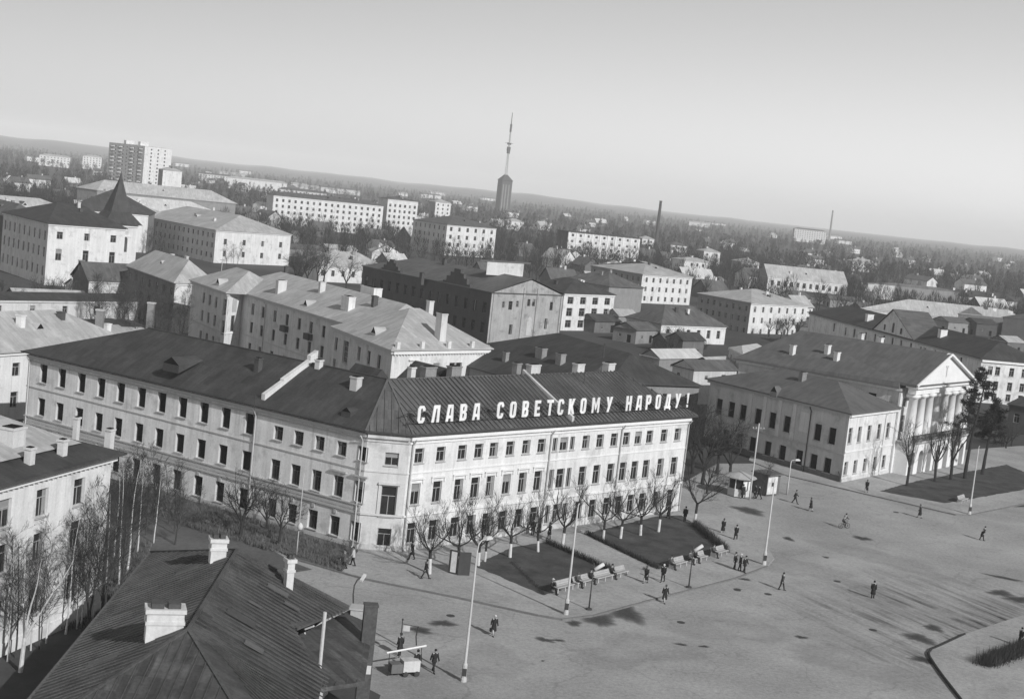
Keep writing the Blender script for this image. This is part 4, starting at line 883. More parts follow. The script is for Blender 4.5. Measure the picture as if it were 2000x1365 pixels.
b4.facade(A4, C4, 0, Z4, [(s, z, 1.15, h) for s in c4 for z, h in ((6.55, 2.25), (1.95, 1.9))], 'white', .2, sill=True); b4.band(A4, C4, Z4 - .45, .42, .35, 'trim', 'cornice'); b4.band(A4, C4, 4.2, .18, .12, 'trim'); b4.band(A4, C4, 0, .55, .1, 'cream', 'plinth'); b4.pipe(A4, C4, c4[3] + (c4[4] - c4[3]) * .55, .1, Z4 - .3, 'trim')
D4 = f0(C4) + (f0(B4) - f0(A4)); b4.facade(C4, D4, 0, Z4, (), 'dun'); b4.facade(D4, B4, 0, Z4, (), 'dun')
hip_roof(b4, [B4, A4, C4, D4], Z4, 3.1, .7, 9.0, 7.2, 'slate')
chim_on(b4, b4.roof, G(1568, 735, 12.6), .45, .35, .5, .6, 'brick'); dormer(b4, 1511, 765, 11.1, math.atan2(-u4c.y, -u4c.x), .5, 1.3, .8, b4.roof, 'slate')
fwA = G(1606, 734, 11.9); fwB = G(1636, 717, 12.7); firewall(b4, fwA, fwB, .6, .7, 'whitewash')
b4.finish(); FOOT.append(((f0(A4) + D4) / 2, 19))

# ---- columned mansion
Z5 = 12.6
A5 = f0(C4) + u4c * .4; c5 = u4c.copy(); o5 = Vector((c5.y, -c5.x, 0)); LF = 25.5; C5 = A5 + c5 * LF
g5 = (G(1457, 688, 13) - G(1757, 740, 13)); g5 = Vector((g5.x, g5.y, 0)).normalized(); DP = 26.5
b5 = Bld('columned_mansion', 'white mansion with tall columns, triangular pediment and long grey hipped roof', 'mansion', A5)
B5 = A5 + g5 * DP; D5 = C5 + g5 * DP
b5.facade(B5, A5, 0, Z5, [(DP - 4.2, 10.2, 1.3, 2.0, 'hole')] + grid_ops(cols(DP - 8, 5, 2.5), ((9.6, 1.8),), 1.2, 'hole'), 'dun', .25); b5.band(B5, A5, Z5 - .4, .4, .35, 'cream', 'cornice', .3)
PJ = 2.4; PS0, PS1 = 0.25, 22.0
ops = [(s, z, 1.3, h, 'std') for s in cols(LF, 7, 2.2, 5.0) for z, h in ((1.9, 3.4), (7.2, 2.6), (10.4, 1.4))] + [(LF - 1.6, 2.4, .9, 2.4), (LF - 1.6, 7.0, .9, 2.4)]  # tall ground-floor openings added so the arches read dark
b5.facade(A5, C5, 0, Z5, ops, 'white', .2); b5.facade(C5, D5, 0, Z5, grid_ops(cols(DP, 9, 3), ((7.2, 2.2), (2.4, 2.2)), 1.2), 'dun'); b5.facade(D5, B5, 0, Z5, (), 'dun')
P0 = A5 + c5 * PS0 + o5 * PJ; P1 = A5 + c5 * PS1 + o5 * PJ; PW = PS1 - PS0
# ground-floor arcade: piers carrying round arches
NA_ = 7; bay = PW / NA_; pier = bay * .46; ZA = 4.7; k = MB(b5.o); zc = 2.7; ro = (bay - pier) / 2
for sgn, off in ((1, 0.0), (-1, .7)):
    for i in range(NA_):
        x0 = i * bay; xa = x0 + pier / 2; xb = x0 + bay - pier / 2; P = lambda x, z: P0 + c5 * x - o5 * off + Vector((0, 0, z)); m_ = (xa + xb) / 2
        F = [[P(x0, 0), P(xa, 0), P(xa, zc), P(x0, zc)], [P(xb, 0), P(x0 + bay, 0), P(x0 + bay, zc), P(xb, zc)], [P(x0, zc), P(xa, zc), P(xa, ZA), P(x0, ZA)], [P(xb, zc), P(x0 + bay, zc), P(x0 + bay, ZA), P(xb, ZA)]]
        arc = [(m_ - ro * math.cos(t), zc + ro * math.sin(t)) for t in [math.pi * j / 8 for j in range(9)]]
        for (xa_, za_), (xb_, zb_) in zip(arc[:-1], arc[1:]):
            F.append([P(xa_, za_), P(xb_, zb_), P(xb_, ZA), P(xa_, ZA)])
            if sgn > 0: F.append([P(xb_, zb_), P(xa_, za_), P(xa_, za_) - o5 * .7, P(xb_, zb_) - o5 * .7])
        if sgn > 0: F += [[P(xa, zc), P(xa, 0), P(xa, 0) - o5 * .7, P(xa, zc) - o5 * .7], [P(xb, 0), P(xb, zc), P(xb, zc) - o5 * .7, P(xb, 0) - o5 * .7]]
        for f in F: k.face(f if sgn > 0 else f[::-1])
for e, s in ((P0, 1), (P1, -1)):
    a = e - o5 * PJ; f = [a, e, e + Vector((0, 0, ZA)), a + Vector((0, 0, ZA))]; k.face(f if s > 0 else f[::-1])
k.build('arcade', M['trim'], b5.e)
k = MB(b5.o); k.frame_box((P0 + P1) / 2 - o5 * (PJ / 2) + Vector((0, 0, ZA + .14)), c5, o5, Vector((0, 0, 1)), PW / 2 + .35, PJ / 2 + .35, .14); k.build('balcony_floor', M['greytrim'], b5.e)
k = MB(b5.o)
for z in (.45, 1.0): k.bar(P0 + Vector((0, 0, ZA + .28 + z)) + o5 * .2, P1 + Vector((0, 0, ZA + .28 + z)) + o5 * .2, .07, .07)
for i in range(64): p = P0 + c5 * (PW * i / 63) + o5 * .2; k.bar(p + Vector((0, 0, ZA + .28)), p + Vector((0, 0, ZA + 1.25)), .07, .07)
k.build('balustrade', M['metal'], b5.e)
ZC0, ZC1 = ZA + .28, 12.0
for i in range(8):
    p = P0 + c5 * (.9 + (PW - 1.8) * i / 7) - o5 * .75
    k = MB(b5.o); k.lathe(p + Vector((0, 0, ZC0)), [(0, .86), (.25, .86), (.3, .74), (2.4, .74), (ZC1 - ZC0 - .7, .62), (ZC1 - ZC0 - .66, .70), (ZC1 - ZC0 - .5, .70)], 14); k.frame_box(p + Vector((0, 0, ZC1 - .30)), c5, o5, Vector((0, 0, 1)), .80, .80, .22); k.build('column', M['trim'], b5.e, True)
for p in (A5 + c5 * (PS0 - .2), A5 + c5 * (PS1 + .2)): b5.band(p - c5 * .4, p + c5 * .4, 0, Z5 - .6, .3, 'white', 'pilaster')
k = MB(b5.o); cc = (P0 + P1) / 2 - o5 * .75
k.frame_box(cc + Vector((0, 0, 12.45)), c5, o5, Vector((0, 0, 1)), PW / 2, .62, .45); k.frame_box(cc + Vector((0, 0, 13.02)) + o5 * .1, c5, o5, Vector((0, 0, 1)), PW / 2 + .45, .95, .12)
k.build('entablature', M['trim'], b5.e)
ZP = 13.14; AP = 4.4; pc_ = (P0 + P1) / 2 - o5 * .4
k = MB(b5.o); tri = [P0 - o5 * .4 + Vector((0, 0, ZP)), P1 - o5 * .4 + Vector((0, 0, ZP)), pc_ + Vector((0, 0, ZP + AP))]; k.face(tri); k.build('pediment', M['trim'], b5.e)
for a, c in ((tri[0] - c5 * .4, tri[2]), (tri[2], tri[1] + c5 * .4)): k = MB(b5.o); k.bar(a + o5 * .25 + Vector((0, 0, .18)), c + o5 * .25 + Vector((0, 0, .18)), .75, .32); k.build('raking_cornice', M['trim'], b5.e)
k = MB(b5.o); k.frame_box(pc_ + o5 * .06 + Vector((0, 0, ZP + 1.9)), c5, o5, Vector((0, 0, 1)), .14, .05, .75); k.frame_box(pc_ + o5 * .06 + Vector((0, 0, ZP + 2.7)), c5, o5, Vector((0, 0, 1)), .4, .05, .14); k.build('emblem', M['cream'], b5.e)
# roof: ridge runs from the pediment back to a hip
F0 = P0 - c5 * (PS0 - .0) - o5 * .1; F1 = P1 + c5 * (LF - PS1) - o5 * .1
k = MB(b5.o); zE = Z5 + .2; ev = .7
eA = A5 - c5 * ev + Vector((0, 0, zE)); eB = B5 - c5 * ev + g5 * ev + Vector((0, 0, zE)); eC = C5 + c5 * ev + Vector((0, 0, zE)); eD = D5 + c5 * ev + g5 * ev + Vector((0, 0, zE))
rf = pc_ + o5 * .5 + Vector((0, 0, ZP + AP + .35)); rb = (B5 + D5) / 2 - g5 * 3.2 + Vector((0, 0, ZP + AP + .1))
pA = tri[0] - c5 * .7 + o5 * .5 + Vector((0, 0, .36)); pC = tri[1] + c5 * .7 + o5 * .5 + Vector((0, 0, .36))
pA2 = f0(pA) - o5 * (PJ + .2) + Vector((0, 0, zE + .75)); pC2 = f0(pC) - o5 * (PJ + .2) + Vector((0, 0, zE + .75))
slope_face(k, [eB, eA, pA2, rb]); slope_face(k, [pA2, pA, rf, rb], 0, -g5)
slope_face(k, [eC, eD, rb, pC2], 0, g5); slope_face(k, [pC, pC2, rb, rf], 0, g5); slope_face(k, [eD, eB, rb])
k.face([eA, eC, pC2, pA2])
lo = Vector((0, 0, -.2)); k.face([eB, eB + lo, eA + lo, eA]); k.face([eC, eC + lo, eD + lo, eD]); k.face([eA, eA + lo, eC + lo, eC]); k.face([eD, eD + lo, eB + lo, eB]); k.face([eA + lo, eB + lo, eD + lo, eC + lo]); 
k.face([pA, pA2, pA2 + lo * 2, pA + lo * 2]); k.face([pC2, pC, pC + lo * 2, pC2 + lo * 2]); k.face([pA + lo, pC + lo, pC2 + lo, pA2 + lo])
b5.roof = k.build('roof', M['slate'], b5.e)
for px, py, z in ((1547, 694, 14.2), (1615, 694, 14.2), (1633, 708, 13.9), (1719, 672, 16.2), (1681, 664, 16.2)): chim_on(b5, b5.roof, hit(px, py, [eB, eA, rb]), .35, .35, 1.5 if px < 1660 else .9, .7, 'white')
b5.finish(); FOOT.append(((A5 + D5) / 2, 24))

# ---- court wings behind the corner building (ridges run with the left wing)
def court_wing(name, label, r0, r1, zr, hw, ze, roof, h0, h1, chims=()):
    a, c = G(r0[0], r0[1], zr), G(r1[0], r1[1], zr); u = (f0(c) - f0(a)).normalized(); n = Vector((-u.y, u.x, 0))
    P = [f0(a) - u * h0 - n * hw, f0(c) + u * h1 - n * hw, f0(c) + u * h1 + n * hw, f0(a) - u * h0 + n * hw]
    b = Bld(name, label, 'building', P[0])
    for i in range(4):
        L = (P[(i + 1) % 4] - P[i]).length; b.facade(P[i], P[(i + 1) % 4], 0, ze, grid_ops(cols(L, max(2, int(L / 3.4)), 2), ((ze - 2.2, 1.7), (ze - 5.4, 1.7)), 1.1, 'dark'), 'brick')
    hip_roof(b, P, ze, zr - ze, .5, h0, h1, roof)
    for px, py, w_, d_, hh, m in chims: chim_on(b, b.roof, hit(px, py, b.S[0]), w_, d_, hh, math.atan2(u.y, u.x), m)
    b.finish(); FOOT.append(((P[0] + P[2]) / 2, (P[2] - P[0]).length / 2)); return b
court_wing('court_wing', 'dark iron roofed rear wing with brick chimneys behind the slogan roof', (1003, 667), (1178, 711), 12.6, 7.5, 8.6, 'darkiron', 8.5, 3.0,
           [(987, 705, .4, .3, 1.2, 'brick'), (1056, 697, .8, .45, 1.2, 'brick'), (1094, 710, .6, .45, 1.3, 'brick')])
court_wing('court_wing', 'farther dark hipped rear wing between the slogan roof and the brick workshop', (1090, 650), (1232, 690), 11.0, 8.5, 7.2, 'darkiron', 9.0, 8.0, [(1178, 700, .05, .05, 2.2, 'darkbrick')])

# ---- brick workshop with stepped gables, shade put into the colour of the side towards us
ZW = 12.5; WA = G(961, 572, ZW); WC = G(1099, 577, ZW); WB = G(709, 520, ZW)
bw_ = Bld('brick_workshop', 'old brick workshop with stepped gables, its long side coloured dark as in shade', 'workshop', WA)
uA = (f0(WA) - f0(WB)); LA = uA.length; uA.normalize(); uC_ = (f0(WC) - f0(WA)); LC_ = uC_.length; uC_.normalize(); nA = Vector((-uA.y, uA.x, 0))
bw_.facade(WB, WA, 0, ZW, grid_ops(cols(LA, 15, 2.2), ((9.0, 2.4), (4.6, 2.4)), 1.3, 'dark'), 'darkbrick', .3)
z7b = lambda x, y: (700 + x / 3.636, 440 + y / 3.636)
pk = f0(WA) + uC_ * onplane(WA, WC, *z7b(1230, 390))[0]; ZPk = onplane(WA, WC, *z7b(1230, 390))[1]
ow = [(onplane(WA, WC, *z7b(x, y)), w_, h, kd) for x, y, w_, h, kd in [(1240, 465, .9, 1.2, 'dark'), (1030, 565, .8, 1.4, 'std'), (1080, 570, 1.2, 1.9, 'dark'), (1130, 560, .8, 1.4, 'std'), (1210, 550, .9, 1.6, 'dark'), (1245, 550, .9, 1.6, 'dark'), (1370, 575, 1.0, 1.9, 'dark'), (1080, 740, 1.0, 2.2, 'dark'), (1330, 700, .9, 2.4, 'dark')]]
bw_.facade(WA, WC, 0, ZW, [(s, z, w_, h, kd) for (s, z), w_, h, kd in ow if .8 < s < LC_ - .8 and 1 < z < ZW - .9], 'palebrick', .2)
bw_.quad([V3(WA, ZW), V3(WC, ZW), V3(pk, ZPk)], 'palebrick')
arch_panel(bw_, f0(WA) + uC_ * onplane(WA, WC, *z7b(1212, 700))[0], uC_, 3.2, 1.6, 4.2, 'dun', -.0 + .06, 'blind_arch')
for x in (955, 1165, 1262, 1440):
    s = min(max(onplane(WA, WC, *z7b(x, 600))[0], .3), LC_ - .3); p = f0(WA) + uC_ * s; bw_.band(p - uC_ * .28, p + uC_ * .28, 0, ZW - .2 if x in (955, 1440) else ZW + 1.4, .22, 'palebrick', 'pilaster')
WD = f0(WC) + (f0(WB) - f0(WA)); bw_.facade(WC, WD, 0, ZW, (), 'brick'); bw_.facade(WD, WB, 0, ZW, (), 'brick')
hip_roof(bw_, [WB, WA, WC, WD], ZW, ZPk - ZW + .3, .35, 8.0, 0, 'iron', ridge_t=(pk - f0(WA)).length / LC_)
def stepped(b, s, half, steps):
    k = MB(b.o)
    for wd, z0, z1 in steps:
        p = f0(WB) + uA * s; k.frame_box(p - nA * .03 + nA * .25 + Vector((0, 0, (z0 + z1) / 2)), uA, nA, Vector((0, 0, 1)), wd, .3, (z1 - z0) / 2)
    return k.build('stepped_gable', M['darkbrick'], b.e)
for x in (225, 700):
    s = onplane(WB, WA, *z7b(x, 380))[0]; q_ = 1.0 if x < 500 else 1.25
    stepped(bw_, s, 4, [(4.2 * q_, ZW - 1.5, ZW + .7), (3.2 * q_, ZW + .7, ZW + 1.5 * q_), (2.1 * q_, ZW + 1.5 * q_, ZW + 2.3 * q_), (1.0 * q_, ZW + 2.3 * q_, ZW + 3.0 * q_)])
for x, y in ((450, 380), (610, 280)): chim_on(bw_, bw_.roof, hit(*z7b(x, y), bw_.S[0]), .5, .4, 1.3, math.atan2(uA.y, uA.x), 'darkbrick')
# a raised attic with white lantern on the roof
lt = hit(*z7b(1040, 340), bw_.S[0]); k = MB(bw_.o); k.frame_box(lt + Vector((0, 0, .9)), uC_, nA, Vector((0, 0, 1)), 3.2, 2.4, 1.5); k.build('lantern_wall', M['cream'], bw_.e)
k = MB(bw_.o); k.prism([(p.x, p.y) for p in [lt - uC_ * 4.6 - nA * 3.2, lt + uC_ * 4.6 - nA * 3.2, lt + uC_ * 4.6 + nA * 3.2, lt - uC_ * 4.6 + nA * 3.2]][::1], lt.z + 2.42, lt.z + 2.75); k.build('lantern_roof', M['iron'], bw_.e)
bw_.finish(); FOOT.append(((f0(WA) + WD) / 2, 30))
# ---- white office with wide windows beside the workshop gable
simple_building('white_office', 'white block of wide windows next to the brick workshop gable', (12.3, 368), 128, 18, 46, 20.5, 9.8, rise=3.4, roof='darkiron', ridge='L', hip0=7, hip1=7,
                right=(4, 2.8, ((8.0, 1.9), (4.9, 2.2), (1.8, 2.0)), 2.3), mr='white', ml='brick', over=.4)
# ---- mid-distance houses, from left to right (near corner A, right end C, left end B)
T3 = lambda z: ((z - 1.9, 1.7), (z - 5.2, 1.7), (z - 8.6, 1.7)); T2 = lambda z: ((z - 1.9, 1.6), (z - 5.2, 1.7))
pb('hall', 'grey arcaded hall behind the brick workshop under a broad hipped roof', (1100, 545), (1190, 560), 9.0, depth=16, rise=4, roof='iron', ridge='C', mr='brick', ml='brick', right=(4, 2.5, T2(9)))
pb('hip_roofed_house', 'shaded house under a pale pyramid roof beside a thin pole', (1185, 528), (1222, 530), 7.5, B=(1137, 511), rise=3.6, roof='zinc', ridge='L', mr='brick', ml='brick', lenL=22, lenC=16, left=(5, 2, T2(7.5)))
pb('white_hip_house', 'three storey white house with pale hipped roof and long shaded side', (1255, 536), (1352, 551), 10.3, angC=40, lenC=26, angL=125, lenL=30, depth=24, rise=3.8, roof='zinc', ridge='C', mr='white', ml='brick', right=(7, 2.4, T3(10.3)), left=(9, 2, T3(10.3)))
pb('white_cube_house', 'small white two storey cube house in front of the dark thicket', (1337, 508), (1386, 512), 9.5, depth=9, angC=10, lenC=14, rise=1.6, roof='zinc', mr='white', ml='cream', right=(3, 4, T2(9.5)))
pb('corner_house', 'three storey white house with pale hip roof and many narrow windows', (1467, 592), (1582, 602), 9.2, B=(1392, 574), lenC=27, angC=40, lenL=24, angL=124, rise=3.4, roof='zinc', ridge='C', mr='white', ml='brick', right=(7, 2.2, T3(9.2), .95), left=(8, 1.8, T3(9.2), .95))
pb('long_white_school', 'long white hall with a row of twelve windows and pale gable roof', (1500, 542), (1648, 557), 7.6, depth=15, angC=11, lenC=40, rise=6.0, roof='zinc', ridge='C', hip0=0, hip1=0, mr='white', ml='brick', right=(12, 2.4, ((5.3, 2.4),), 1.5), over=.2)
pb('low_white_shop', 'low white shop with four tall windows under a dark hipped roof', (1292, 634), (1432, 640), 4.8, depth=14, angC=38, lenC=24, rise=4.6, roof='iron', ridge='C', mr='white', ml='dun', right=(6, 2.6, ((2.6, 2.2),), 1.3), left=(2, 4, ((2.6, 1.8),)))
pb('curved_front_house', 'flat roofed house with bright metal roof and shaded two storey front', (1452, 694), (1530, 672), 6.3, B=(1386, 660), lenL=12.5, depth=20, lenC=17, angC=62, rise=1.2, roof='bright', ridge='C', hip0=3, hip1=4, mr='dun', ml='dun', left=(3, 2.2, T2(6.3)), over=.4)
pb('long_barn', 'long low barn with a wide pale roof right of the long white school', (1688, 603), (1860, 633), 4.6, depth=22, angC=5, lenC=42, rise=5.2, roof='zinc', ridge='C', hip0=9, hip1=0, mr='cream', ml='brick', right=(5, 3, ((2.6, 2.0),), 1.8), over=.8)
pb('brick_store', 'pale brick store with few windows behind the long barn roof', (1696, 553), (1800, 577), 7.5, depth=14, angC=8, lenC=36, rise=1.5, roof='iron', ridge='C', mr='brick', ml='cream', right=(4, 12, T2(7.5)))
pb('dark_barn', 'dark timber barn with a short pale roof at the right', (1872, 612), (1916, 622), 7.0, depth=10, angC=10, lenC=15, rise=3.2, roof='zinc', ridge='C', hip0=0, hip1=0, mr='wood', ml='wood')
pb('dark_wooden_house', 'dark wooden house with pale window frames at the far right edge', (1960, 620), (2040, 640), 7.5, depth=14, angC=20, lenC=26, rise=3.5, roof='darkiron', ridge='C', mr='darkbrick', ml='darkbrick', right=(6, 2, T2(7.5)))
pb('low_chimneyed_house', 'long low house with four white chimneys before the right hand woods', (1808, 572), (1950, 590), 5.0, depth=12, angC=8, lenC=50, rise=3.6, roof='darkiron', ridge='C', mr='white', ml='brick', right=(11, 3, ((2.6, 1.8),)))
# long grey building with a central gable, and its bright end house
GA, GB = G(1779, 664, 9.6), G(1599, 616, 9.6)
ug = (f0(GA) - f0(GB)).normalized()
b6 = Bld('gabled_long_house', 'long grey house with a central gable and a bright white end behind the columned mansion', 'building', GA)
ng = Vector((-ug.y, ug.x, 0)); LG = 62.0; GB0 = f0(GA) - ug * 62 ; GE = GB0 + ug * onplane(GB0, f0(GA), 1917, 705)[0]
sg_ = lambda x, y: onplane(GB0, f0(GA), 1550 + x / 4.444, 520 + y / 4.444)
ops = []
for x, y, w_, h in [(350, 530, 1.1, 2.2), (450, 565, 1.0, 2.0), (525, 580, 1.1, 2.2), (625, 605, 1.0, 2.0), (705, 625, 1.0, 2.2), (780, 640, 1.1, 2.4), (855, 660, 1.1, 2.4), (930, 680, 1.1, 2.4), (1015, 705, 1.1, 2.2), (1100, 730, .9, 1.8), (1135, 740, .9, 1.8), (1225, 760, 1.0, 1.8), (1320, 785, .9, 1.6), (1360, 790, .9, 1.6), (1450, 825, 1.0, 1.8)]:
    s, z = sg_(x, y); ops.append((s, min(max(z, 1.6), 8.2), w_, min(h, 2.2), 'dark'))
b6.facade(GB0, GE, 0, 9.6, ops, 'grey', .25); b6.band(GB0, GE, 9.2, .38, .3, 'greytrim', 'cornice')
b6.facade(GE, GE + ng * 16, 0, 9.6, [(sx, z, 1.15, h) for sx in (2.4, 4.2, 7.6, 10.6, 13.4) for z, h in ((7.2, 1.9), (4.0, 1.9), (1.5, 1.6))], 'white', .2, sill=True); b6.band(GE, GE + ng * 16, 9.0, .5, .4, 'trim', 'cornice'); b6.facade(GE + ng * 16, GB0 + ng * 16, 0, 9.6, (), 'dun'); b6.facade(GB0 + ng * 16, GB0, 0, 9.6, (), 'dun')
hip_roof(b6, [GB0, GE, GE + ng * 16, GB0 + ng * 16], 9.6, 3.6, .6, 7, 7, 'darkiron')
s0, s1, sp_ = sg_(700, 560)[0], sg_(1060, 600)[0], sg_(880, 380)[0]; zpk = min(sg_(880, 380)[1], 16)
P = lambda s, z, d=0: GB0 + ug * s - ng * d + Vector((0, 0, z)); k = MB(b6.o)
gw = [P(s0, 9.3, .25), P(s1, 9.3, .25), P(s1, 9.9, .25), P(sp_, zpk, .25), P(s0, 9.9, .25)]; k.face(gw); k.face([P(s0, 9.3, 0), gw[0], gw[4], P(s0, 9.9, 0)]); k.face([gw[1], P(s1, 9.3, 0), P(s1, 9.9, 0), gw[2]]); k.face([P(s0, 9.3, 0), P(s1, 9.3, 0), gw[1], gw[0]])
k.build('gable_wall', M['grey'], b6.e)
k = MB(b6.o); slope_face(k, [P(s0 - .5, 9.75, .6), P(sp_, zpk + .25, .6), P(sp_, zpk + .25, -9), P(s0 - .5, 9.75, -9)]); slope_face(k, [P(sp_, zpk + .25, .6), P(s1 + .5, 9.75, .6), P(s1 + .5, 9.75, -9), P(sp_, zpk + .25, -9)]); k.face([P(s0 - .5, 9.75, -9), P(sp_, zpk + .25, -9), P(s1 + .5, 9.75, -9)])
k.face([P(s0 - .5, 9.6, .6), P(sp_, zpk + .08, .6), P(sp_, zpk + .25, .6), P(s0 - .5, 9.75, .6)]); k.face([P(sp_, zpk + .08, .6), P(s1 + .5, 9.6, .6), P(s1 + .5, 9.75, .6), P(sp_, zpk + .25, .6)]); k.build('gable_roof', M['iron'], b6.e)
for x, y, w_, h in [(800, 530, .8, 1.4), (875, 535, .9, 2.4), (943, 565, .8, 1.4)]:
    s, z = sg_(x, y); fm, pm, sm = window_meshes(w_, h, 'dark'); o_ = link('window', fm, b6.e, P(s, max(z, 9.7), .31) - b6.o, math.atan2(ug.y, ug.x)); link('pane', pm[0], o_, (0, -.031, 0))
for x, y in ((655, 470), (1290, 610)): chim_on(b6, b6.roof, hit(1550 + x / 4.444, 520 + y / 4.444, b6.S[0]), .9, .6, 1.5, .3, 'white')
b6.finish(); FOOT.append(((GB0 + GE) / 2 - ug * 20, 36)); FOOT.append((GE - ug * 12, 26))
E6 = G(1917, 699, 9.8)
pb('dark_side_house', 'dark low house in shade at the right edge beside the lawn', (1972, 790), (2060, 742), 5.2, depth=12, angC=-35, lenC=14, angL=62, lenL=16, rise=2.2, roof='darkiron', ridge='C', mr='darkbrick', ml='wood', right=(4, 1.6, ((2.9, 1.8),)))
# ---- left group: monastery-like house with steep spire tower
pb('spired_house', 'tall white house with dark roof beside a steep spired tower', (95, 437), (206, 441), 15.0, B=(54, 424), angC=40, lenL=34, angL=128, rise=4.6, roof='darkiron', ridge='C', mr='white', ml='dun', hip0=8, hip1=6,
   right=(3, 3.0, ((12.3, 1.8), (7.6, 2.8)), 1.5), left=(9, 2, ((12.0, 2.4), (8.0, 2.4), (3.4, 2.4))))
tA = G(209, 441, 13.5)
bt = Bld('spire_tower', 'square white tower with a steep dark pyramid spire and twin arched windows', 'tower', tA); dq = Vector((math.cos(R_(40)), math.sin(R_(40)), 0)); dn_ = Vector((-dq.y, dq.x, 0)); TW = 9.0
tp = [f0(tA), f0(tA) + dq * TW, f0(tA) + dq * TW + dn_ * 9, f0(tA) + dn_ * 9]
for i in range(4): bt.facade(tp[i], tp[(i + 1) % 4], 0, 14.2, (), 'white' if i == 0 else 'dun')
for s in (3.6, 5.5): arch_panel(bt, tp[0] + dq * s, dq, 6.6, 1.45, 4.2, 'darkbrick', .06, 'arched_window')
bt.band(tp[0], tp[1], 13.5, .6, .3, 'trim', 'cornice'); bt.band(tp[0] + dq * 1.9, tp[0] + dq * 7.2, 10.8, .25, .2, 'trim', 'hood_mould')
k = MB(bt.o); c_ = (tp[0] + tp[2]) / 2; top_ = c_ + Vector((0, 0, 26.5)) - dn_ * 1.0 
ring0 = [p + (p - c_).normalized() * 1.4 + Vector((0, 0, 14.2)) for p in tp]; ring1 = [c_ + (p - c_) * .62 + Vector((0, 0, 17.4)) for p in tp]
for i in range(4):
    a, c = ring0[i], ring0[(i + 1) % 4]; e, f = ring1[(i + 1) % 4], ring1[i]; slope_face(k, [a, c, e, f]); slope_face(k, [f, e, top_ + (e - c_ - Vector((0, 0, 17.4))).normalized() * .5, top_ + (f - c_ - Vector((0, 0, 17.4))).normalized() * .5])
k.face([p for p in reversed(ring0)]); k.tube([top_ - Vector((0, 0, .3)), top_ + Vector((0, 0, 1.6))], [.55, .2], 6)
bt.roof = k.build('spire', M['darkiron'], bt.e); bt.finish()
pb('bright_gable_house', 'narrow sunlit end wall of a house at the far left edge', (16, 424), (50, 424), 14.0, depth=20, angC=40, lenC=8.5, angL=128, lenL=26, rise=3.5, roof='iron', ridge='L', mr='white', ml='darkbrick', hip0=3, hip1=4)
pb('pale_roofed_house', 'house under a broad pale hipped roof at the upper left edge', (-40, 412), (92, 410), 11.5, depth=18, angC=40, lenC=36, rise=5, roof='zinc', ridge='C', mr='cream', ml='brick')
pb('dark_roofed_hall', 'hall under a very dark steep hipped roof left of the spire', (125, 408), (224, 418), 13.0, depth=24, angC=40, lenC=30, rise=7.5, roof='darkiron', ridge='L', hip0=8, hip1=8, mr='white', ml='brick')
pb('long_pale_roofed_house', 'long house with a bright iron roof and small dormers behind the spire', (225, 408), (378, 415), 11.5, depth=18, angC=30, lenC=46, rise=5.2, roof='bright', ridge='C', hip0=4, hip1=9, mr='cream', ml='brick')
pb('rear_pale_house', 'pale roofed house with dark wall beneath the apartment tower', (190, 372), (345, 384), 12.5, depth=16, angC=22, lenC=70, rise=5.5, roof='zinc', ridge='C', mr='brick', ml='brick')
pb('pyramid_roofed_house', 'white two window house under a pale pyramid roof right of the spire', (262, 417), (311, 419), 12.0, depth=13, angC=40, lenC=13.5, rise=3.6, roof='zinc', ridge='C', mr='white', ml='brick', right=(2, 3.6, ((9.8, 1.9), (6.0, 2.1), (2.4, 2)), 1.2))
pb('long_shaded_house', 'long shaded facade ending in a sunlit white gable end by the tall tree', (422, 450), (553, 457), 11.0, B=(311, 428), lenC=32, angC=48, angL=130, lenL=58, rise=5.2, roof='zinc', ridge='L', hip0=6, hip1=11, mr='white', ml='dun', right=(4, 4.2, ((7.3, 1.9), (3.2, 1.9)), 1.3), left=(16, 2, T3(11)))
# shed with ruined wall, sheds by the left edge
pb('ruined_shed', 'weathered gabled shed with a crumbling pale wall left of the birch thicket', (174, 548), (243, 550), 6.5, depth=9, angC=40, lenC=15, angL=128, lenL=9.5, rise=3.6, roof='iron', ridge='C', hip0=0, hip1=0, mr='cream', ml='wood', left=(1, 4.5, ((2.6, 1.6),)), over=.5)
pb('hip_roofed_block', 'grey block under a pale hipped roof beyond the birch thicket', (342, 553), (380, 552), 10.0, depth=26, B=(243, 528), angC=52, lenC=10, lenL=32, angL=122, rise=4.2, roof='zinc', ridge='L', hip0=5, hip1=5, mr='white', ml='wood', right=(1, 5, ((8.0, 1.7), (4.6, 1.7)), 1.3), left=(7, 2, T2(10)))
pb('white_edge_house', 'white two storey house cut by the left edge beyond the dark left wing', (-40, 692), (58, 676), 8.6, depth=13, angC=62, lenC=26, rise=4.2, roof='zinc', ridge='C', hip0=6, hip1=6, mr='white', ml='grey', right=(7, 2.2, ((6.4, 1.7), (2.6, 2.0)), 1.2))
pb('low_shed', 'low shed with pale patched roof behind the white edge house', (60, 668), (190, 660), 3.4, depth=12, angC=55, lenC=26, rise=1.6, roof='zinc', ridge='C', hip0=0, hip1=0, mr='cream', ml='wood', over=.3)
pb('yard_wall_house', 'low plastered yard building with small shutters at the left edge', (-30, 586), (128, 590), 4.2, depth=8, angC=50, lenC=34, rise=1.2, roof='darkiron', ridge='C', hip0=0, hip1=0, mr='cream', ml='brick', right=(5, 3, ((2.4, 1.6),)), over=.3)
pb('dark_lean_to', 'black roofed lean-to in the yard behind the dark left wing', (72, 640), (185, 646), 4.6, depth=7, angC=50, lenC=20, rise=1.0, roof='darkiron', ridge='C', mr='white', ml='wood', over=.5)
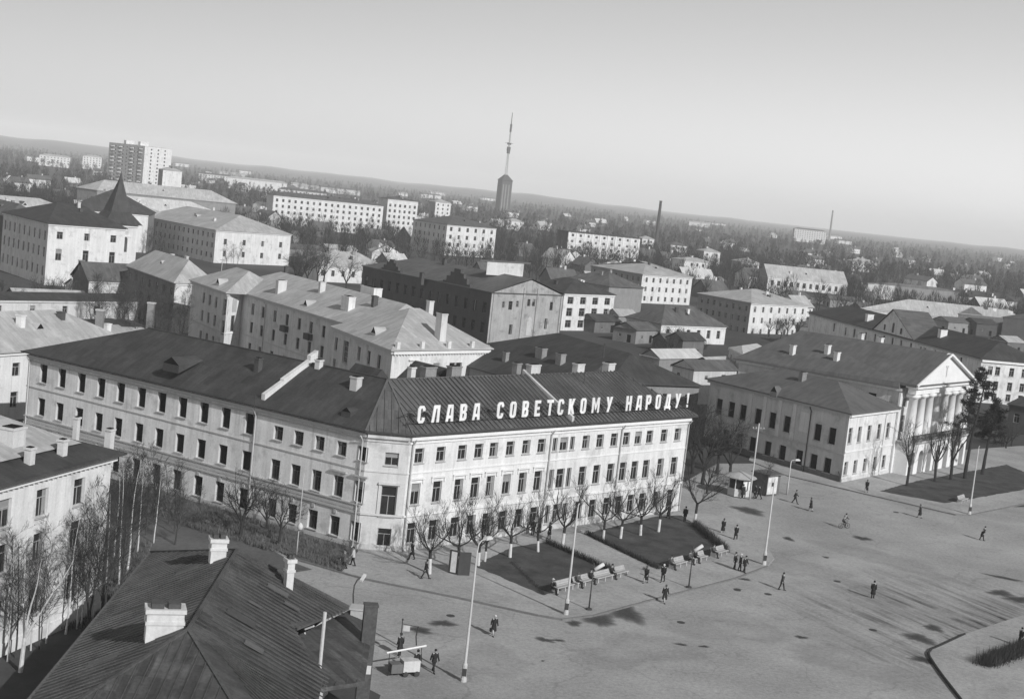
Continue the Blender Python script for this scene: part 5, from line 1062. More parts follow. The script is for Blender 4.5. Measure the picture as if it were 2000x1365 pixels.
for px, py, z in ((192, 650, 5.5), (292, 632, 6.0)):
    c = G(px, py + 12, 4); t = thing('brick_chimney_stack', 'lone brick chimney stack in the yard, ' + ('left of the roof peak' if px < 250 else 'just behind the dark roof peak'), 'chimney', (c.x, c.y, 0)); k = MB(); k.box(-.6, -.45, 0, .6, .45, 8.6); k.build('shaft', M['brick'], t); k = MB(); k.box(-.7, -.55, 8.6, .7, .55, 8.85); k.build('cap', M['dun'], t)
# low house with pale roof in the middle, tree trunks before it
pb('low_pale_house', 'low long house with pale iron roof and a row of dark windows among bare trees', (622, 519), (708, 525), 5.0, depth=16, angC=38, lenC=26, rise=4.5, roof='zinc', ridge='C', mr='white', ml='cream', right=(7, 1.8, ((2.8, 1.9),), 1.2))
pb('low_white_annex', 'small white annex with one window beside the low pale house', (727, 492), (778, 497), 4.6, depth=14, angC=40, lenC=14, rise=3.4, roof='zinc', ridge='L', hip0=6, hip1=0, mr='white', ml='cream', right=(1, 6, ((2.6, 1.8),)))
def shed(px, py, L_, W_, h, ang, wm, rm, label, rise=1.8):
    p = G(px, py); a = R_(ang); u = Vector((math.cos(a), math.sin(a), 0)); v = Vector((-u.y, u.x, 0)); c = [f0(p), f0(p) + u * L_, f0(p) + u * L_ + v * W_, f0(p) + v * W_]; b = Bld('shed', label, 'shed', p)
    for i in range(4): LL_ = L_ if i % 2 == 0 else W_; b.facade(c[i], c[(i + 1) % 4], 0, h, [(LL_ * .3, h * .5, .9, .8)] + ([(LL_ * .7, 1.1, 1.3, 2.0, 'hole')] if LL_ > 6 and h > 2.5 else []) if LL_ > 4 else (), wm, .12)
    hip_roof(b, c, h, rise, .35, 0, 0, rm, gable_m=wm); b.finish(); FOOT.append(((c[0] + c[2]) / 2, max(L_, W_) / 2)); return b
for a_ in ((1285, 728, 15, 5, 3.0, 46, 'brick', 'bright', 'long yard shed with a bright strip of roof behind the slogan exclamation mark'), (1352, 752, 13, 6, 3.0, 40, 'dun', 'iron', 'dark roofed shed between the slogan and the pilaster house'), (1392, 748, 9, 6, 3.2, 50, 'wood', 'zinc', 'small pale roofed shed left of the pilaster house roof'), (1330, 700, 8, 5, 4.2, 44, 'wood', 'darkiron', 'tall ribbed timber shed before the curved front house'), (1300, 690, 9, 6, 2.8, 30, 'wood', 'iron', 'low timber shed below the low white shop'), (1240, 672, 10, 7, 3.4, 52, 'brick', 'iron', 'brown roofed outhouse right of the white office'),
           (1205, 650, 7, 5, 4.5, 40, 'brick', 'zinc', 'little outhouse with pale roof at the foot of the white office'), (1160, 650, 10, 6, 3.0, 44, 'wood', 'darkiron', 'dark lean shed below the brick gable'), (30, 612, 14, 6, 3.0, 40, 'wood', 'zinc', 'pale roofed shed near the left edge yard'), (100, 610, 8, 5, 2.6, 46, 'brick', 'iron', 'low brick outhouse in the left yard'), (150, 590, 9, 6, 3.2, 44, 'cream', 'zinc', 'pale outhouse beside the ruined shed'), (130, 625, 12, 5, 2.6, 50, 'wood', 'darkiron', 'long black roofed shed in the left yard'),
           (1560, 655, 10, 7, 3.0, 20, 'wood', 'iron', 'timber shed right of the corner house'), (1620, 600, 16, 8, 3.4, 10, 'brick', 'iron', 'brown roofed shed below the long white school'), (1560, 590, 20, 8, 3.0, 10, 'wood', 'darkiron', 'long dark shed along the foot of the long white school'), (1850, 650, 12, 8, 4.0, 30, 'brick', 'slate', 'grey roofed shed right of the gabled house'), (1905, 655, 10, 8, 4.5, 24, 'darkbrick', 'darkiron', 'dark brick outhouse near the dark timber barn'), (1965, 690, 9, 7, 3.6, 35, 'wood', 'zinc', 'small pale roofed shed near the right edge'),
           (560, 500, 16, 7, 3.0, 40, 'brick', 'iron', 'long low shed right of the sunlit white gable end'), (820, 545, 10, 7, 4.0, 44, 'brick', 'darkiron', 'dark shed behind the brick workshop'), (900, 500, 14, 7, 3.4, 40, 'cream', 'iron', 'low pale shed before the four storey block'), (1010, 500, 14, 8, 4.0, 40, 'wood', 'iron', 'timber shed between the four storey block and the panel block'), (1075, 510, 10, 7, 4.0, 30, 'white', 'bright', 'small bright shed left of the panel block'), (1130, 580, 10, 7, 3.6, 44, 'brick', 'iron', 'brick outhouse between the white office and the hall'),
           (1380, 560, 12, 7, 3.2, 38, 'wood', 'zinc', 'pale roofed shed below the white cube house'), (1430, 620, 9, 6, 3.0, 38, 'wood', 'darkiron', 'dark shed left of the corner house'), (1690, 625, 12, 6, 3.4, 8, 'cream', 'iron', 'plain shed at the left end of the long barn'), (640, 500, 14, 7, 3.0, 40, 'cream', 'zinc', 'pale shed just beyond the low pale house'), (520, 470, 16, 8, 3.6, 30, 'brick', 'iron', 'brown shed left of the five storey block')): shed(*a_)
# ---- five storey blocks
def at_base(px, py): return G(px, py, 0)
simple_building('five_storey_block', 'long white five storey block with many windows seen above bare trees', (-144, 806), 116, 14, 24, 66, 17.5, rise=2.6, roof='iron', ridge='C', right=(18, 2.2, tuple((1.9 + 3.3 * i, 1.7) for i in range(5)), 1.35), mr='white', ml='cream', over=.3)
simple_building('tall_block_wing', 'taller white wing at the right end of the long five storey block', (-82, 838), 116, 16, 24, 19, 22.0, rise=2.0, roof='iron', ridge='C', right=(6, 1.8, tuple((2.1 + 3.3 * i, 1.7) for i in range(6)), 1.35), mr='white', ml='dun', over=.3)
simple_building('four_storey_block', 'four storey white block with dull grey left side and dark roof in the middle distance', (-37.5, 690), 128, 30, 46, 34, 15.0, rise=4.2, roof='iron', ridge='C', right=(6, 3, ((13.0, 2.0), (9.2, 2.0), (5.4, 2.0), (1.9, 1.8)), 1.7), left=(7, 2.5, ((13.0, 2.0), (9.2, 2.0), (5.4, 2.0))), mr='white', ml='dun', over=.5)
bp = simple_building('panel_block', 'long panel block with pale vertical strips and a flat roof', (26.5, 838), 118, 13, 20, 47, 14.6, rise=.4, roof='darkiron', ridge='C', right=(9, 3.0, ((12.6, 1.5), (9.1, 1.5), (5.6, 1.5), (2.2, 1.5)), 1.5), mr='grey', ml='darkbrick', over=.9, cornice=False)
for i in range(10):
    u_ = (bp.C - bp.A).normalized(); p = bp.A + u_ * (.7 + i * 5.05); bp.band(p - u_ * .45, p + u_ * .45, .2, 14.2, .25, 'trim', 'pier')
for q_ in range(4):
    u_ = (bp.C - bp.A).normalized(); bp.band(bp.A + u_ * 1.3, bp.C - u_ * 1.2, 10.6 - 3.5 * q_, .3, .1, 'cream', 'sill_band')
# far apartment tower, nine floors
dT = 1190.0; rT = ray(283, 290); xT = rT.x / rT.y * dT; NF = 12; HT = 38.5
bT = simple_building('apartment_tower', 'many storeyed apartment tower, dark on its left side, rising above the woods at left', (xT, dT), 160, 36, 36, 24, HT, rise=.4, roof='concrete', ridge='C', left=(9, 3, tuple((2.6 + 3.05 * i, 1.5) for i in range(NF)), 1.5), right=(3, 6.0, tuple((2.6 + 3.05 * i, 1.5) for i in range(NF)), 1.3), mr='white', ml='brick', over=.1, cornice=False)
uT = (bT.B - bT.A).normalized()
for s in (.06, .30, .62, .84):
    for q_ in range(NF):
        p = bT.A + uT * (36 * s + 1.5); bT.band(p + uT * 1.4, p - uT * 1.4, 1.8 + 3.05 * q_, 1.1, 1.1, 'cream' if q_ % 3 else 'brick', 'balcony')
for s in (.28, .68): p = bT.A + uT * (36 * s); bT.box_on('lift_house', (p.x + 5, p.y + 7, HT + 1.8), 3.5, 3, 1.6, .6, 'white')
# television mast on its dark tower
dV = 2200.0
def at_h(px, py, d):
    r = ray(px, py); return CAM_H + r.z / r.y * d
rV = ray(987, 352); tv = thing('television_mast', 'very thin lattice television mast on a broad dark tower base on the skyline', 'mast', (rV.x / rV.y * dV, dV, 0), R_(25)); zb_ = at_h(986, 353, dV); zt_ = at_h(998.5, 220, dV)
k = MB(); k.prism([(-8.6, -8.6), (8.6, -8.6), (8.6, 8.6), (-8.6, 8.6)], 0, zb_); k.build('tower', M['darkbrick'], tv)
for sx in (-1, 1):
    for off in (-6, -1.5, 3.5):
        k = MB(); k.box(off - .8, -9.0, 2, off + .8, -8.62, zb_ - 6); k.build('pilaster', M['brick'], tv) if sx < 0 else k.build('pilaster', M['dun'], tv).__setattr__('rotation_euler', (0, 0, R_(90)))
k = MB(); slope_face(k, [(-9.6, -9.6, zb_), (9.6, -9.6, zb_), (2.2, -2.2, zb_ + 9), (-2.2, -2.2, zb_ + 9)]); slope_face(k, [(9.6, -9.6, zb_), (9.6, 9.6, zb_), (2.2, 2.2, zb_ + 9), (2.2, -2.2, zb_ + 9)]); slope_face(k, [(9.6, 9.6, zb_), (-9.6, 9.6, zb_), (-2.2, 2.2, zb_ + 9), (2.2, 2.2, zb_ + 9)]); slope_face(k, [(-9.6, 9.6, zb_), (-9.6, -9.6, zb_), (-2.2, -2.2, zb_ + 9), (-2.2, 2.2, zb_ + 9)]); k.face([(-9.6, 9.6, zb_ - .01), (9.6, 9.6, zb_ - .01), (9.6, -9.6, zb_ - .01), (-9.6, -9.6, zb_ - .01)]); k.build('roof', M['darkiron'], tv)
k = MB(); z0_ = zb_ + 8; secs = [(z0_, 2.2), (z0_ + 24, 1.5), (z0_ + 60, 1.1), (zt_ - 22, .7), (zt_, .25)]; rr_ = lambda z: float(np.interp(z, [q[0] for q in secs], [q[1] for q in secs]))
for i in range(4):
    a = R_(90 * i + 45); k.tube([(r * math.cos(a), r * math.sin(a), z) for z, r in secs], .15, 4)
nl = 34
for j in range(nl):
    z0 = z0_ + (zt_ - z0_) * j / nl; z1 = z0_ + (zt_ - z0_) * (j + 1) / nl
    for i in range(4):
        a, b_ = R_(90 * i + 45), R_(90 * i + 135); k.tube([(rr_(z0) * math.cos(a), rr_(z0) * math.sin(a), z0), (rr_(z1) * math.cos(b_), rr_(z1) * math.sin(b_), z1)], .08, 3, caps=False)
k.build('lattice', M['metal'], tv)
k = MB()
for py, w_, hh_ in ((281, 2.4, 1.6), (291, 2.2, 3.0), (297, 1.9, 2.6), (250, 1.2, 6.0)): z = at_h(993, py, dV); k.box(-w_, -w_, z - hh_, w_, w_, z + hh_)
z = at_h(994, 280, dV); k.bar((-7, 0, z), (7, 0, z), .5, .5); k.build('antenna_array', M['metal'], tv)
ch_ = thing('factory_chimney', 'slender dark factory chimney standing alone on the right of the middle skyline', 'chimney', G(1279, 492, 0)); hC = at_h(1287, 392, G(1279, 492).y)
k = MB(); k.lathe((0, 0, 0), [(0, 1.6), (hC * .6, 1.25), (hC - .6, 1.0), (hC - .6, 1.2), (hC, 1.2)], 10); k.build('stack', M['darkbrick'], ch_)
k = MB(); k.lathe((0, 0, hC - 3.2), [(0, 1.12), (.5, 1.12)], 10); k.build('band', M['metal'], ch_)
# thin far chimney
cf = thing('factory_chimney', 'faint thin chimney in the haze far right of the dark one', 'chimney', (560, 2600, 0)); k = MB(); k.lathe((0, 0, 0), [(0, 2), (62, 1.4)], 8); k.build('stack', M['brick'], cf)
# far pale blocks seen as bright bars
for i, (px, py, wpx, h, d, ang, m, lab) in enumerate([(868, 388, 32, 19, 1150, 30, 'white', 'bright white block on the skyline left of the television mast'), (1010, 403, 32, 8, 1250, 15, 'white', 'low bright white block at the foot of the television mast'),
     (500, 335, 110, 13, 1750, 8, 'white', 'long pale works hall far beyond the five storey block'), (420, 322, 60, 10, 2100, 8, 'cream', 'pale low hall far off left of the works hall'), (105, 300, 55, 14, 1900, 12, 'white', 'pale roofed hall at the far upper left'), (180, 292, 34, 18, 2000, 12, 'white', 'small pale block left of the apartment tower'), (333, 378, 36, 24, 900, 30, 'white', 'bright blank wall below the apartment tower'),
     (590, 352, 90, 10, 1500, 8, 'cream', 'pale low sheds beyond the five storey block roof'), (1395, 470, 34, 9, 930, 20, 'white', 'small white gable house right of the factory chimney'), (1470, 492, 40, 8, 830, 20, 'bright', 'bright roofed cottage among trees right of the chimney'), (1330, 455, 34, 9, 1000, 20, 'cream', 'pale house behind the slender factory chimney'), (1270, 447, 26, 10, 1050, 25, 'white', 'two storey white house just left of the factory chimney'), (1695, 475, 50, 8, 1150, 10, 'white', 'white low house far right beyond the long white school'), (805, 405, 40, 12, 880, 25, 'white', 'white house right of the tall block wing'), (1585, 430, 60, 22, 2500, 5, 'cream', 'hazy block on the right of the skyline'), (905, 420, 24, 12, 800, 30, 'white', 'small white house below the television mast')]):
    rr0 = ray(px, py); t0 = d / rr0.y; x0 = rr0.x * t0; wm_ = wpx * d / FPX
    simple_building('far_block', lab, (x0 - wm_ / 2, d), ang + 88, 12, ang, wm_ * 1.05, h, rise=2.4, roof='zinc' if m != 'cream' else 'iron', ridge='C', right=(max(2, int(wm_ / 4)), 2.5, tuple((h - 2 - 3.2 * j, 1.6) for j in range(max(1, int(h / 4)))), 1.4) if wm_ < 60 and 'blank' not in lab else None, mr=m if m != 'bright' else 'white', ml='brick', over=.3, cornice=False)

# ================================================================== TREES
def rperp(d, rnd):
    a = Vector((rnd.uniform(-1, 1), rnd.uniform(-1, 1), rnd.uniform(-1, 1))); p = a - d * a.dot(d)
    return p.normalized() if p.length > 1e-3 else Vector((1, 0, 0))
def grow(trunk, crown, p, d, L, r, lev, maxlev, rnd, spread, up, nchild, twig_n, sides=5, kink=.16, start=.35, twig_r=.012, shrink=.62):
    """one branch as a bent tapering tube with children; the last level ends in fine twigs"""
    n = 4; pts = [p]; rad = [r]; q = Vector(p); dd = Vector(d)
    for i in range(n):
        dd = (dd + rperp(dd, rnd) * kink + Vector((0, 0, up))).normalized(); q = q + dd * (L / n); pts.append(q.copy()); rad.append(max(r * (1 - .62 * (i + 1) / n), .008))
    tgt = trunk if lev <= 1 else crown
    tgt.tube(pts, rad, max(3, sides - lev), caps=False)
    def along(t):
        f = t * n; i = min(int(f), n - 1); return pts[i].lerp(pts[i + 1], f - i), (pts[i + 1] - pts[i]).normalized(), rad[i]
    if lev < maxlev:
        m = nchild[lev]
        for j in range(m):
            t = start + (1 - start) * (j + rnd.random() * .8) / m; a, ad, ar = along(min(t, .999)); s = spread[lev] * rnd.uniform(.75, 1.25)
            nd = (ad * math.cos(s) + rperp(ad, rnd) * math.sin(s)).normalized()
            grow(trunk, crown, a, nd, L * shrink * rnd.uniform(.75, 1.15) * (1.15 - .35 * t), ar * .62, lev + 1, maxlev, rnd, spread, up, nchild, twig_n, sides, kink, .2, twig_r, shrink)
    else:
        for j in range(twig_n):
            t = rnd.uniform(.1, 1); a, ad, ar = along(min(t, .999)); s = rnd.uniform(.25, .9); nd = (ad * math.cos(s) + rperp(ad, rnd) * math.sin(s) + Vector((0, 0, .12))).normalized()
            l = L * rnd.uniform(.35, .8); side = rperp(nd, rnd) * twig_r; s2 = nd.cross(side).normalized() * twig_r
            i0 = len(crown.v); b = a + nd * l + rperp(nd, rnd) * l * .12
            crown.v += [tuple(a + side), tuple(a - side * .5 + s2 * .8), tuple(a - side * .5 - s2 * .8), tuple(b)]
            for f in ((0, 1, 3), (1, 2, 3), (2, 0, 3)): crown.f.append(tuple(i0 + x for x in f)); crown.mi.append(0)
def broad_tree(seed, H, r=.28, lean=.05, near=True):
    rnd = random.Random(seed); T, C = MB(), MB(); hT = H * rnd.uniform(.22, .32); p = Vector((0, 0, -.15)); pts = [p]; d = Vector((rnd.uniform(-lean, lean), rnd.uniform(-lean, lean), 1)).normalized()
    for i in range(3): pts.append(pts[-1] + (d + rperp(d, rnd) * .08).normalized() * (hT / 3))
    T.tube(pts, [r * 1.25, r, r * .92, r * .85], 8, caps=False)
    nl = 5 if near else 5
    for j in range(nl):
        az = 2 * math.pi * (j + rnd.uniform(-.3, .3)) / nl; s = rnd.uniform(.3, .75) if j else .08
        nd = Vector((math.cos(az) * math.sin(s), math.sin(az) * math.sin(s), math.cos(s)))
        grow(T, C, pts[-1] - d * rnd.uniform(0, hT * .25), nd, (H - hT) * rnd.uniform(.55, .8), r * .55, 1, 3, rnd, [0, .65, .75, .8], .05, [0, 6, 5, 4] if near else [0, 5, 4, 3], 7 if near else 5, 6, twig_r=.014 if near else .028)
    return T, C
def birch_tree(seed, H, r=.10, fork=None):
    rnd = random.Random(seed); T, C = MB(), MB(); pts = [Vector((0, 0, -.15))]; d = Vector((rnd.uniform(-.06, .06), rnd.uniform(-.06, .06), 1)).normalized(); n = 7
    for i in range(n): d = (d + rperp(d, rnd) * .05 + Vector((0, 0, .03))).normalized(); pts.append(pts[-1] + d * (H / n))
    rad = [max(r * (1 - .9 * i / n), .012) for i in range(n + 1)]; T.tube(pts, rad, 7, caps=False)
    for j in range(26):
        t = .22 + .76 * j / 26; f = t * n; i = min(int(f), n - 1); a = pts[i].lerp(pts[i + 1], f - i); s = rnd.uniform(.45, .8); az = rnd.uniform(0, 6.28)
        nd = Vector((math.cos(az) * math.sin(s), math.sin(az) * math.sin(s), math.cos(s))); grow(C, C, a, nd, H * .26 * (1.15 - t * .75), rad[i] * .42, 2, 3, rnd, [0, 0, .6, .6], .02, [0, 0, 5, 3], 7, 5, twig_r=.009)
    return T, C
def pollard_tree(seed, H, r=.13, wash=1.3, smin=.85, smax=1.35, kup=.17):
    """pruned lime: stout dark limbs bent upwards, few twigs, whitewashed foot"""
    rnd = random.Random(seed); T, C, W = MB(), MB(), MB(); d = Vector((rnd.uniform(-.12, .12), rnd.uniform(-.12, .12), 1)).normalized(); hT = H * .36
    a = Vector((0, 0, -.1)); b = a + d * wash; c = a + d * hT; W.tube([a, b], [r * 1.15, r], 8, caps=False); T.tube([b, b.lerp(c, .5), c], [r * 1.01, r * .98, r * 1.12], 8, caps=False)
    nl = rnd.choice((4, 5)); off = rnd.random() * 6
    for j in range(nl):
        az = off + 2 * math.pi * j / nl + rnd.uniform(-.35, .35); s = rnd.uniform(smin, smax); nd = Vector((math.cos(az) * math.sin(s), math.sin(az) * math.sin(s), math.cos(s)))
        L = H * rnd.uniform(.40, .78); pts = [c - d * .12]; dd = nd; n = 5; rad = [r * .55]
        for i in range(n): dd = (dd + rperp(dd, rnd) * .22 + Vector((0, 0, kup))).normalized(); pts.append(pts[-1] + dd * (L / n)); rad.append(r * .55 * (1 - .55 * (i + 1) / n))
        T.tube(pts, rad, 6, caps=False)
        for q in range(9):
            i = rnd.randint(1, n); s2 = rnd.uniform(.3, .9); base = pts[i]; bd = (pts[i] - pts[i - 1]).normalized(); nd2 = (bd * math.cos(s2) + rperp(bd, rnd) * math.sin(s2) + Vector((0, 0, .45))).normalized()
            grow(C, C, base, nd2, H * rnd.uniform(.16, .30), rad[i] * .42, 2, 3, rnd, [0, 0, .55, .55], .09, [0, 0, 4, 2], 6, 5, twig_r=.008)
    return T, C, W
def pine_tree(seed, H, r=.24, bare=.45):
    rnd = random.Random(seed); T, C = MB(), MB(); pts = [Vector((0, 0, -.2))]; d = Vector((.03, 0, 1)).normalized(); n = 8
    for i in range(n): d = (d + rperp(d, rnd) * .035).normalized(); pts.append(pts[-1] + d * (H / n))
    rad = [r * (1 - .82 * i / n) for i in range(n + 1)]; T.tube(pts, rad, 8, caps=False)
    for j in range(32):
        t = bare + (.99 - bare) * j / 32; f = t * n; i = min(int(f), n - 1); a = pts[i].lerp(pts[i + 1], f - i); az = rnd.uniform(0, 6.28); s = rnd.uniform(1.1, 1.55)
        L = H * rnd.uniform(.10, .21) * (1.2 - .75 * (t - bare) / (1 - bare)); nd = Vector((math.cos(az) * math.sin(s), math.sin(az) * math.sin(s), math.cos(s))); b = a + nd * L; m_ = a.lerp(b, .5) - Vector((0, 0, .1)); T.tube([a, m_, b], [.06, .04, .015], 4, caps=False)
        for cl in range(10):
            c = a.lerp(b, rnd.uniform(.45, 1.05)) + Vector((rnd.uniform(-.4, .4), rnd.uniform(-.4, .4), rnd.uniform(-.1, .35)))
            for q in range(16):
                v = Vector((rnd.gauss(0, 1), rnd.gauss(0, 1), rnd.gauss(.25, .8))).normalized(); l = rnd.uniform(.25, .55); sd = rperp(v, rnd) * .045; i0 = len(C.v); cc = c + v * .05
                C.v += [tuple(cc + sd), tuple(cc - sd), tuple(cc + v * l)]; C.f.append((i0, i0 + 1, i0 + 2)); C.mi.append(0)
    return T, C
def far_tree(seed, H, n=150):
    """a tree some hundreds of metres off: trunk, limbs and a fan of twigs"""
    rnd = random.Random(seed); T, C = MB(), MB(); T.tube([(0, 0, -.2), (0.1, 0, H * .3), (0, .1, H * .62)], [.26, .2, .09], 5, caps=False); W_ = H * rnd.uniform(.24, .34)
    for j in range(9):
        az = rnd.uniform(0, 6.28); z0 = H * rnd.uniform(.25, .5); T.tube([(0, 0, z0), (math.cos(az) * W_ * .5, math.sin(az) * W_ * .5, z0 + H * .18), (math.cos(az) * W_ * .8, math.sin(az) * W_ * .8, z0 + H * .36)], [.11, .07, .03], 3, caps=False)
    for j in range(n):
        u = rnd.random(); az = rnd.uniform(0, 6.28); z = H * (.28 + .68 * u); rr = W_ * math.sqrt(rnd.random()) * (math.sin(math.pi * min(1, .18 + .8 * u)) ** .6); a = Vector((rr * .55 * math.cos(az), rr * .55 * math.sin(az), z - H * .10))
        b = Vector((rr * math.cos(az) * rnd.uniform(.9, 1.2), rr * math.sin(az) * rnd.uniform(.9, 1.2), z + H * rnd.uniform(.0, .10))); v = (b - a); sd = rperp(v.normalized(), rnd) * rnd.uniform(.035, .075); i0 = len(C.v)
        C.v += [tuple(a + sd), tuple(a - sd), tuple(b)]; C.f.append((i0, i0 + 1, i0 + 2)); C.mi.append(0)
    return T, C
def forked_birch(seed, H, r=.15):
    rnd = random.Random(seed); T, C = MB(), MB(); a = Vector((0, 0, -.2)); f_ = Vector((.12, 0, 2.5)); T.tube([a, Vector((.05, 0, 1.2)), f_], [r * 1.2, r, r * .95], 8, caps=False)
    for dx, dy, bend in ((-.22, .05, .06), (.42, .1, .10), (.12, -.3, .12)):
        d = Vector((dx, dy, 1)).normalized(); pts = [f_ - Vector((0, 0, .1))]; n = 7; L = H - 2.5
        for i in range(n): d = (d + rperp(d, rnd) * .09 + Vector((0, 0, bend))).normalized(); pts.append(pts[-1] + d * (L / n))
        rad = [max(r * .66 * (1 - .9 * i / n), .012) for i in range(n + 1)]; T.tube(pts, rad, 7, caps=False)
        for j in range(13):
            t = .2 + .76 * j / 13; f = t * n; i = min(int(f), n - 1); p = pts[i].lerp(pts[i + 1], f - i); s_ = rnd.uniform(.4, .85); az = rnd.uniform(0, 6.28)
            grow(C, C, p, Vector((math.cos(az) * math.sin(s_), math.sin(az) * math.sin(s_), math.cos(s_))), H * .22 * (1.15 - t * .7), rad[i] * .45, 2, 3, rnd, [0, 0, .6, .6], .02, [0, 0, 5, 3], 7, 5, twig_r=.008)
    return T, C
def tree_meshes(parts, mats): return [(nm, p.mesh(nm, M[mt])) for nm, p, mt in zip(('trunk', 'crown', 'whitewashed_foot'), parts, mats) if p.v]
PROTO = {
 'broad': [tree_meshes(broad_tree(s, h), ('bark', 'twig')) for s, h in ((1, 11), (2, 12.5), (3, 10))],
 'mid': [tree_meshes(broad_tree(s, h, .3, .05, False), ('bark', 'greytwig')) for s, h in ((11, 12), (12, 14), (13, 11))],
 'birch': [tree_meshes(birch_tree(s, h), ('birch', 'twig')) for s, h in ((21, 11), (22, 12.5), (23, 10))],
 'fork': [tree_meshes(forked_birch(24, 9.0), ('birch', 'greytwig'))],
 'thin': [tree_meshes(birch_tree(s, h, .09), ('greytwig', 'greytwig')) for s, h in ((31, 9), (32, 10.5))],
 'pollard': [tree_meshes(pollard_tree(s, h), ('bark', 'bark', 'whitewash')) for s, h in ((41, 5.6), (42, 6.2), (43, 5.2), (44, 6.6))],
 'vtree': [tree_meshes(pollard_tree(s, h, .17, 1.0, .22, .55, .10), ('bark', 'bark', 'bark')) for s, h in ((81, 7.0), (82, 7.4), (83, 6.6))],
 'pine': [tree_meshes(pine_tree(s, h), ('bark', 'needle')) for s, h in ((51, 13.5), (52, 9.5))],
 'far': [tree_meshes(far_tree(s, h), ('bark', 'twig')) for s, h in ((61, 12), (62, 14), (63, 10.5), (64, 13))],
}
def tree(kind, v, loc, label, group=None, sc_=1.0, rz=None, name='bare_tree'):
    rnd = random.Random(hash((round(loc[0], 1), round(loc[1], 1))) & 0xffff)
    t = thing(name, label, 'tree' if name != 'shrub' else 'shrub', (loc[0], loc[1], loc[2] if len(loc) > 2 else 0), rnd.uniform(0, 6.28) if rz is None else rz, group)
    s = sc_ * rnd.uniform(.92, 1.1) if sc_ == 1.0 else sc_; t.scale = (s, s, s)
    for nm, me in PROTO[kind][v % len(PROTO[kind])]: link(nm, me, t)
    return t
cl_rnd = random.Random(5)
def yard_y(px, py): return max(py, 1197 + (215 - px) * .47) if px < 216 and py > 1100 else py
def clump(kind, n, cx_px, cy_px, sx, sy, h, lab, grp, v0=0, mn=.75, name='bare_tree'):
    k_ = 0; tries = 0
    while k_ < n and tries < n * 12:
        tries += 1; px, py = cx_px + cl_rnd.uniform(-sx, sx), cy_px + cl_rnd.uniform(-sy, sy); py = yard_y(px, py) + (cl_rnd.uniform(0, 22) if px < 216 and py > 1100 else 0); p = G(px, py)
        hb = {'mid': (12, 14, 11), 'thin': (9, 10.5), 'far': (12, 14, 10.5, 13), 'broad': (11, 12.5, 10)}[kind]; v = v0 + k_
        tree(kind, v, p, lab, grp, h * cl_rnd.uniform(mn, 1.1) / hb[v % len(hb)], name=name); k_ += 1
# pruned limes on the square
GP = 'pruned limes on the square'
for i, (px, py, h, lab) in enumerate([
    (839, 1120, 6.4, 'leftmost pruned lime with widely forked black limbs before the chamfered corner'),
    (897, 1112, 6.2, 'pruned lime rising behind the notice boards'),
    (934, 1104, 5.8, 'pruned lime with long whitewashed foot right of the notice boards'),
    (947, 1096, 5.4, 'pruned lime standing just behind the one with the long whitewashed foot'),
    (996, 1088, 6.2, 'pruned lime at the upper edge of the first lawn'),
    (1051, 1077, 5.8, 'pruned lime above the middle of the first lawn, by the dark group of people'),
    (1098, 1069, 6.3, 'pruned lime at the corner of the path between the two lawns'),
    (1178, 1056, 6.4, 'pruned lime at the left corner of the second lawn'),
    (1212, 1051, 5.9, 'slim pruned lime second along the second lawn'),
    (1251, 1045, 6.3, 'pruned lime third along the second lawn with forked black top'),
    (1286, 1038, 5.9, 'pruned lime fourth along the second lawn near the far house corner'),
    (1356, 1025, 7.4, 'large spreading pruned lime at the right corner of the second lawn')]):
    p = G(px, py, .12); tree('pollard', i, p, lab, GP, h / (5.6, 6.2, 5.2, 6.6)[i % 4], name='pruned_lime')
# trees before the mansion
for i, (px, py, kd, v, h, nm, lab) in enumerate([
    (1771, 948, 'vtree', 0, 7.6, 'pruned_lime', 'pruned dark lime forked in a V before the left end of the mansion arcade'),
    (1826, 940, 'vtree', 1, 8.0, 'pruned_lime', 'pruned dark lime with many upright limbs before the middle of the mansion'),
    (1857, 936, 'vtree', 2, 8.4, 'pruned_lime', 'slim pruned lime between the forked lime and the tall pine'),
    (1884, 934, 'pine', 0, 16.5, 'pine_tree', 'tall pine with bare trunk and dark clumped crown beside the mansion columns'),
    (1918, 926, 'pine', 1, 11.5, 'pine_tree', 'shorter dark pine behind the lamp post right of the mansion')]):
    base = {'vtree': (7.0, 7.4, 6.6)[v % 3], 'pine': (13.5, 9.5)[v % 2]}[kd]; tree(kd, v, G(px, py, .12), lab, None, h / base, name=nm)
# birches between the white house and the iron roof
for i, (px, py, h, lab) in enumerate([(40, 1312, 8.0, 'forked white birch in the lower left corner before the white house'), (158, 1195, 9.5, 'slender birch before the last windows of the white house'), (128, 1200, 9.0, 'birch left of the slender one, against the white wall'), (205, 1168, 9.5, 'birch at the right hand corner of the white house'),
    (90, 1215, 9.0, 'birch before the middle window column of the white house'), (180, 1180, 10, 'tall birch close to the white house corner'), (232, 1140, 9.5, 'white stemmed birch beyond the house corner, left of the iron roof'), (268, 1082, 9.0, 'birch with bright straight stem above the iron roof edge'),
    (248, 1118, 10.0, 'tall thin birch beside the bright stemmed one'), (300, 1060, 7.5, 'small birch at the far edge of the iron roof'), (15, 1225, 9.5, 'birch at the left edge before the white wall'), (222, 1095, 9.5, 'birch next to the dark side wall of the white house'), (150, 1170, 8.5, 'low birch under the string course of the white house'), (60, 1250, 8.0, 'birch behind the forked one at lower left')]):
    hb = (11, 12.5, 10)[i % 3]; tree('birch' if i else 'fork', i, G(px, yard_y(px, py)), lab, 'birches in the yard beside the white house', h / hb if i else .95, 0.0 if i == 0 else None, name='birch_tree')
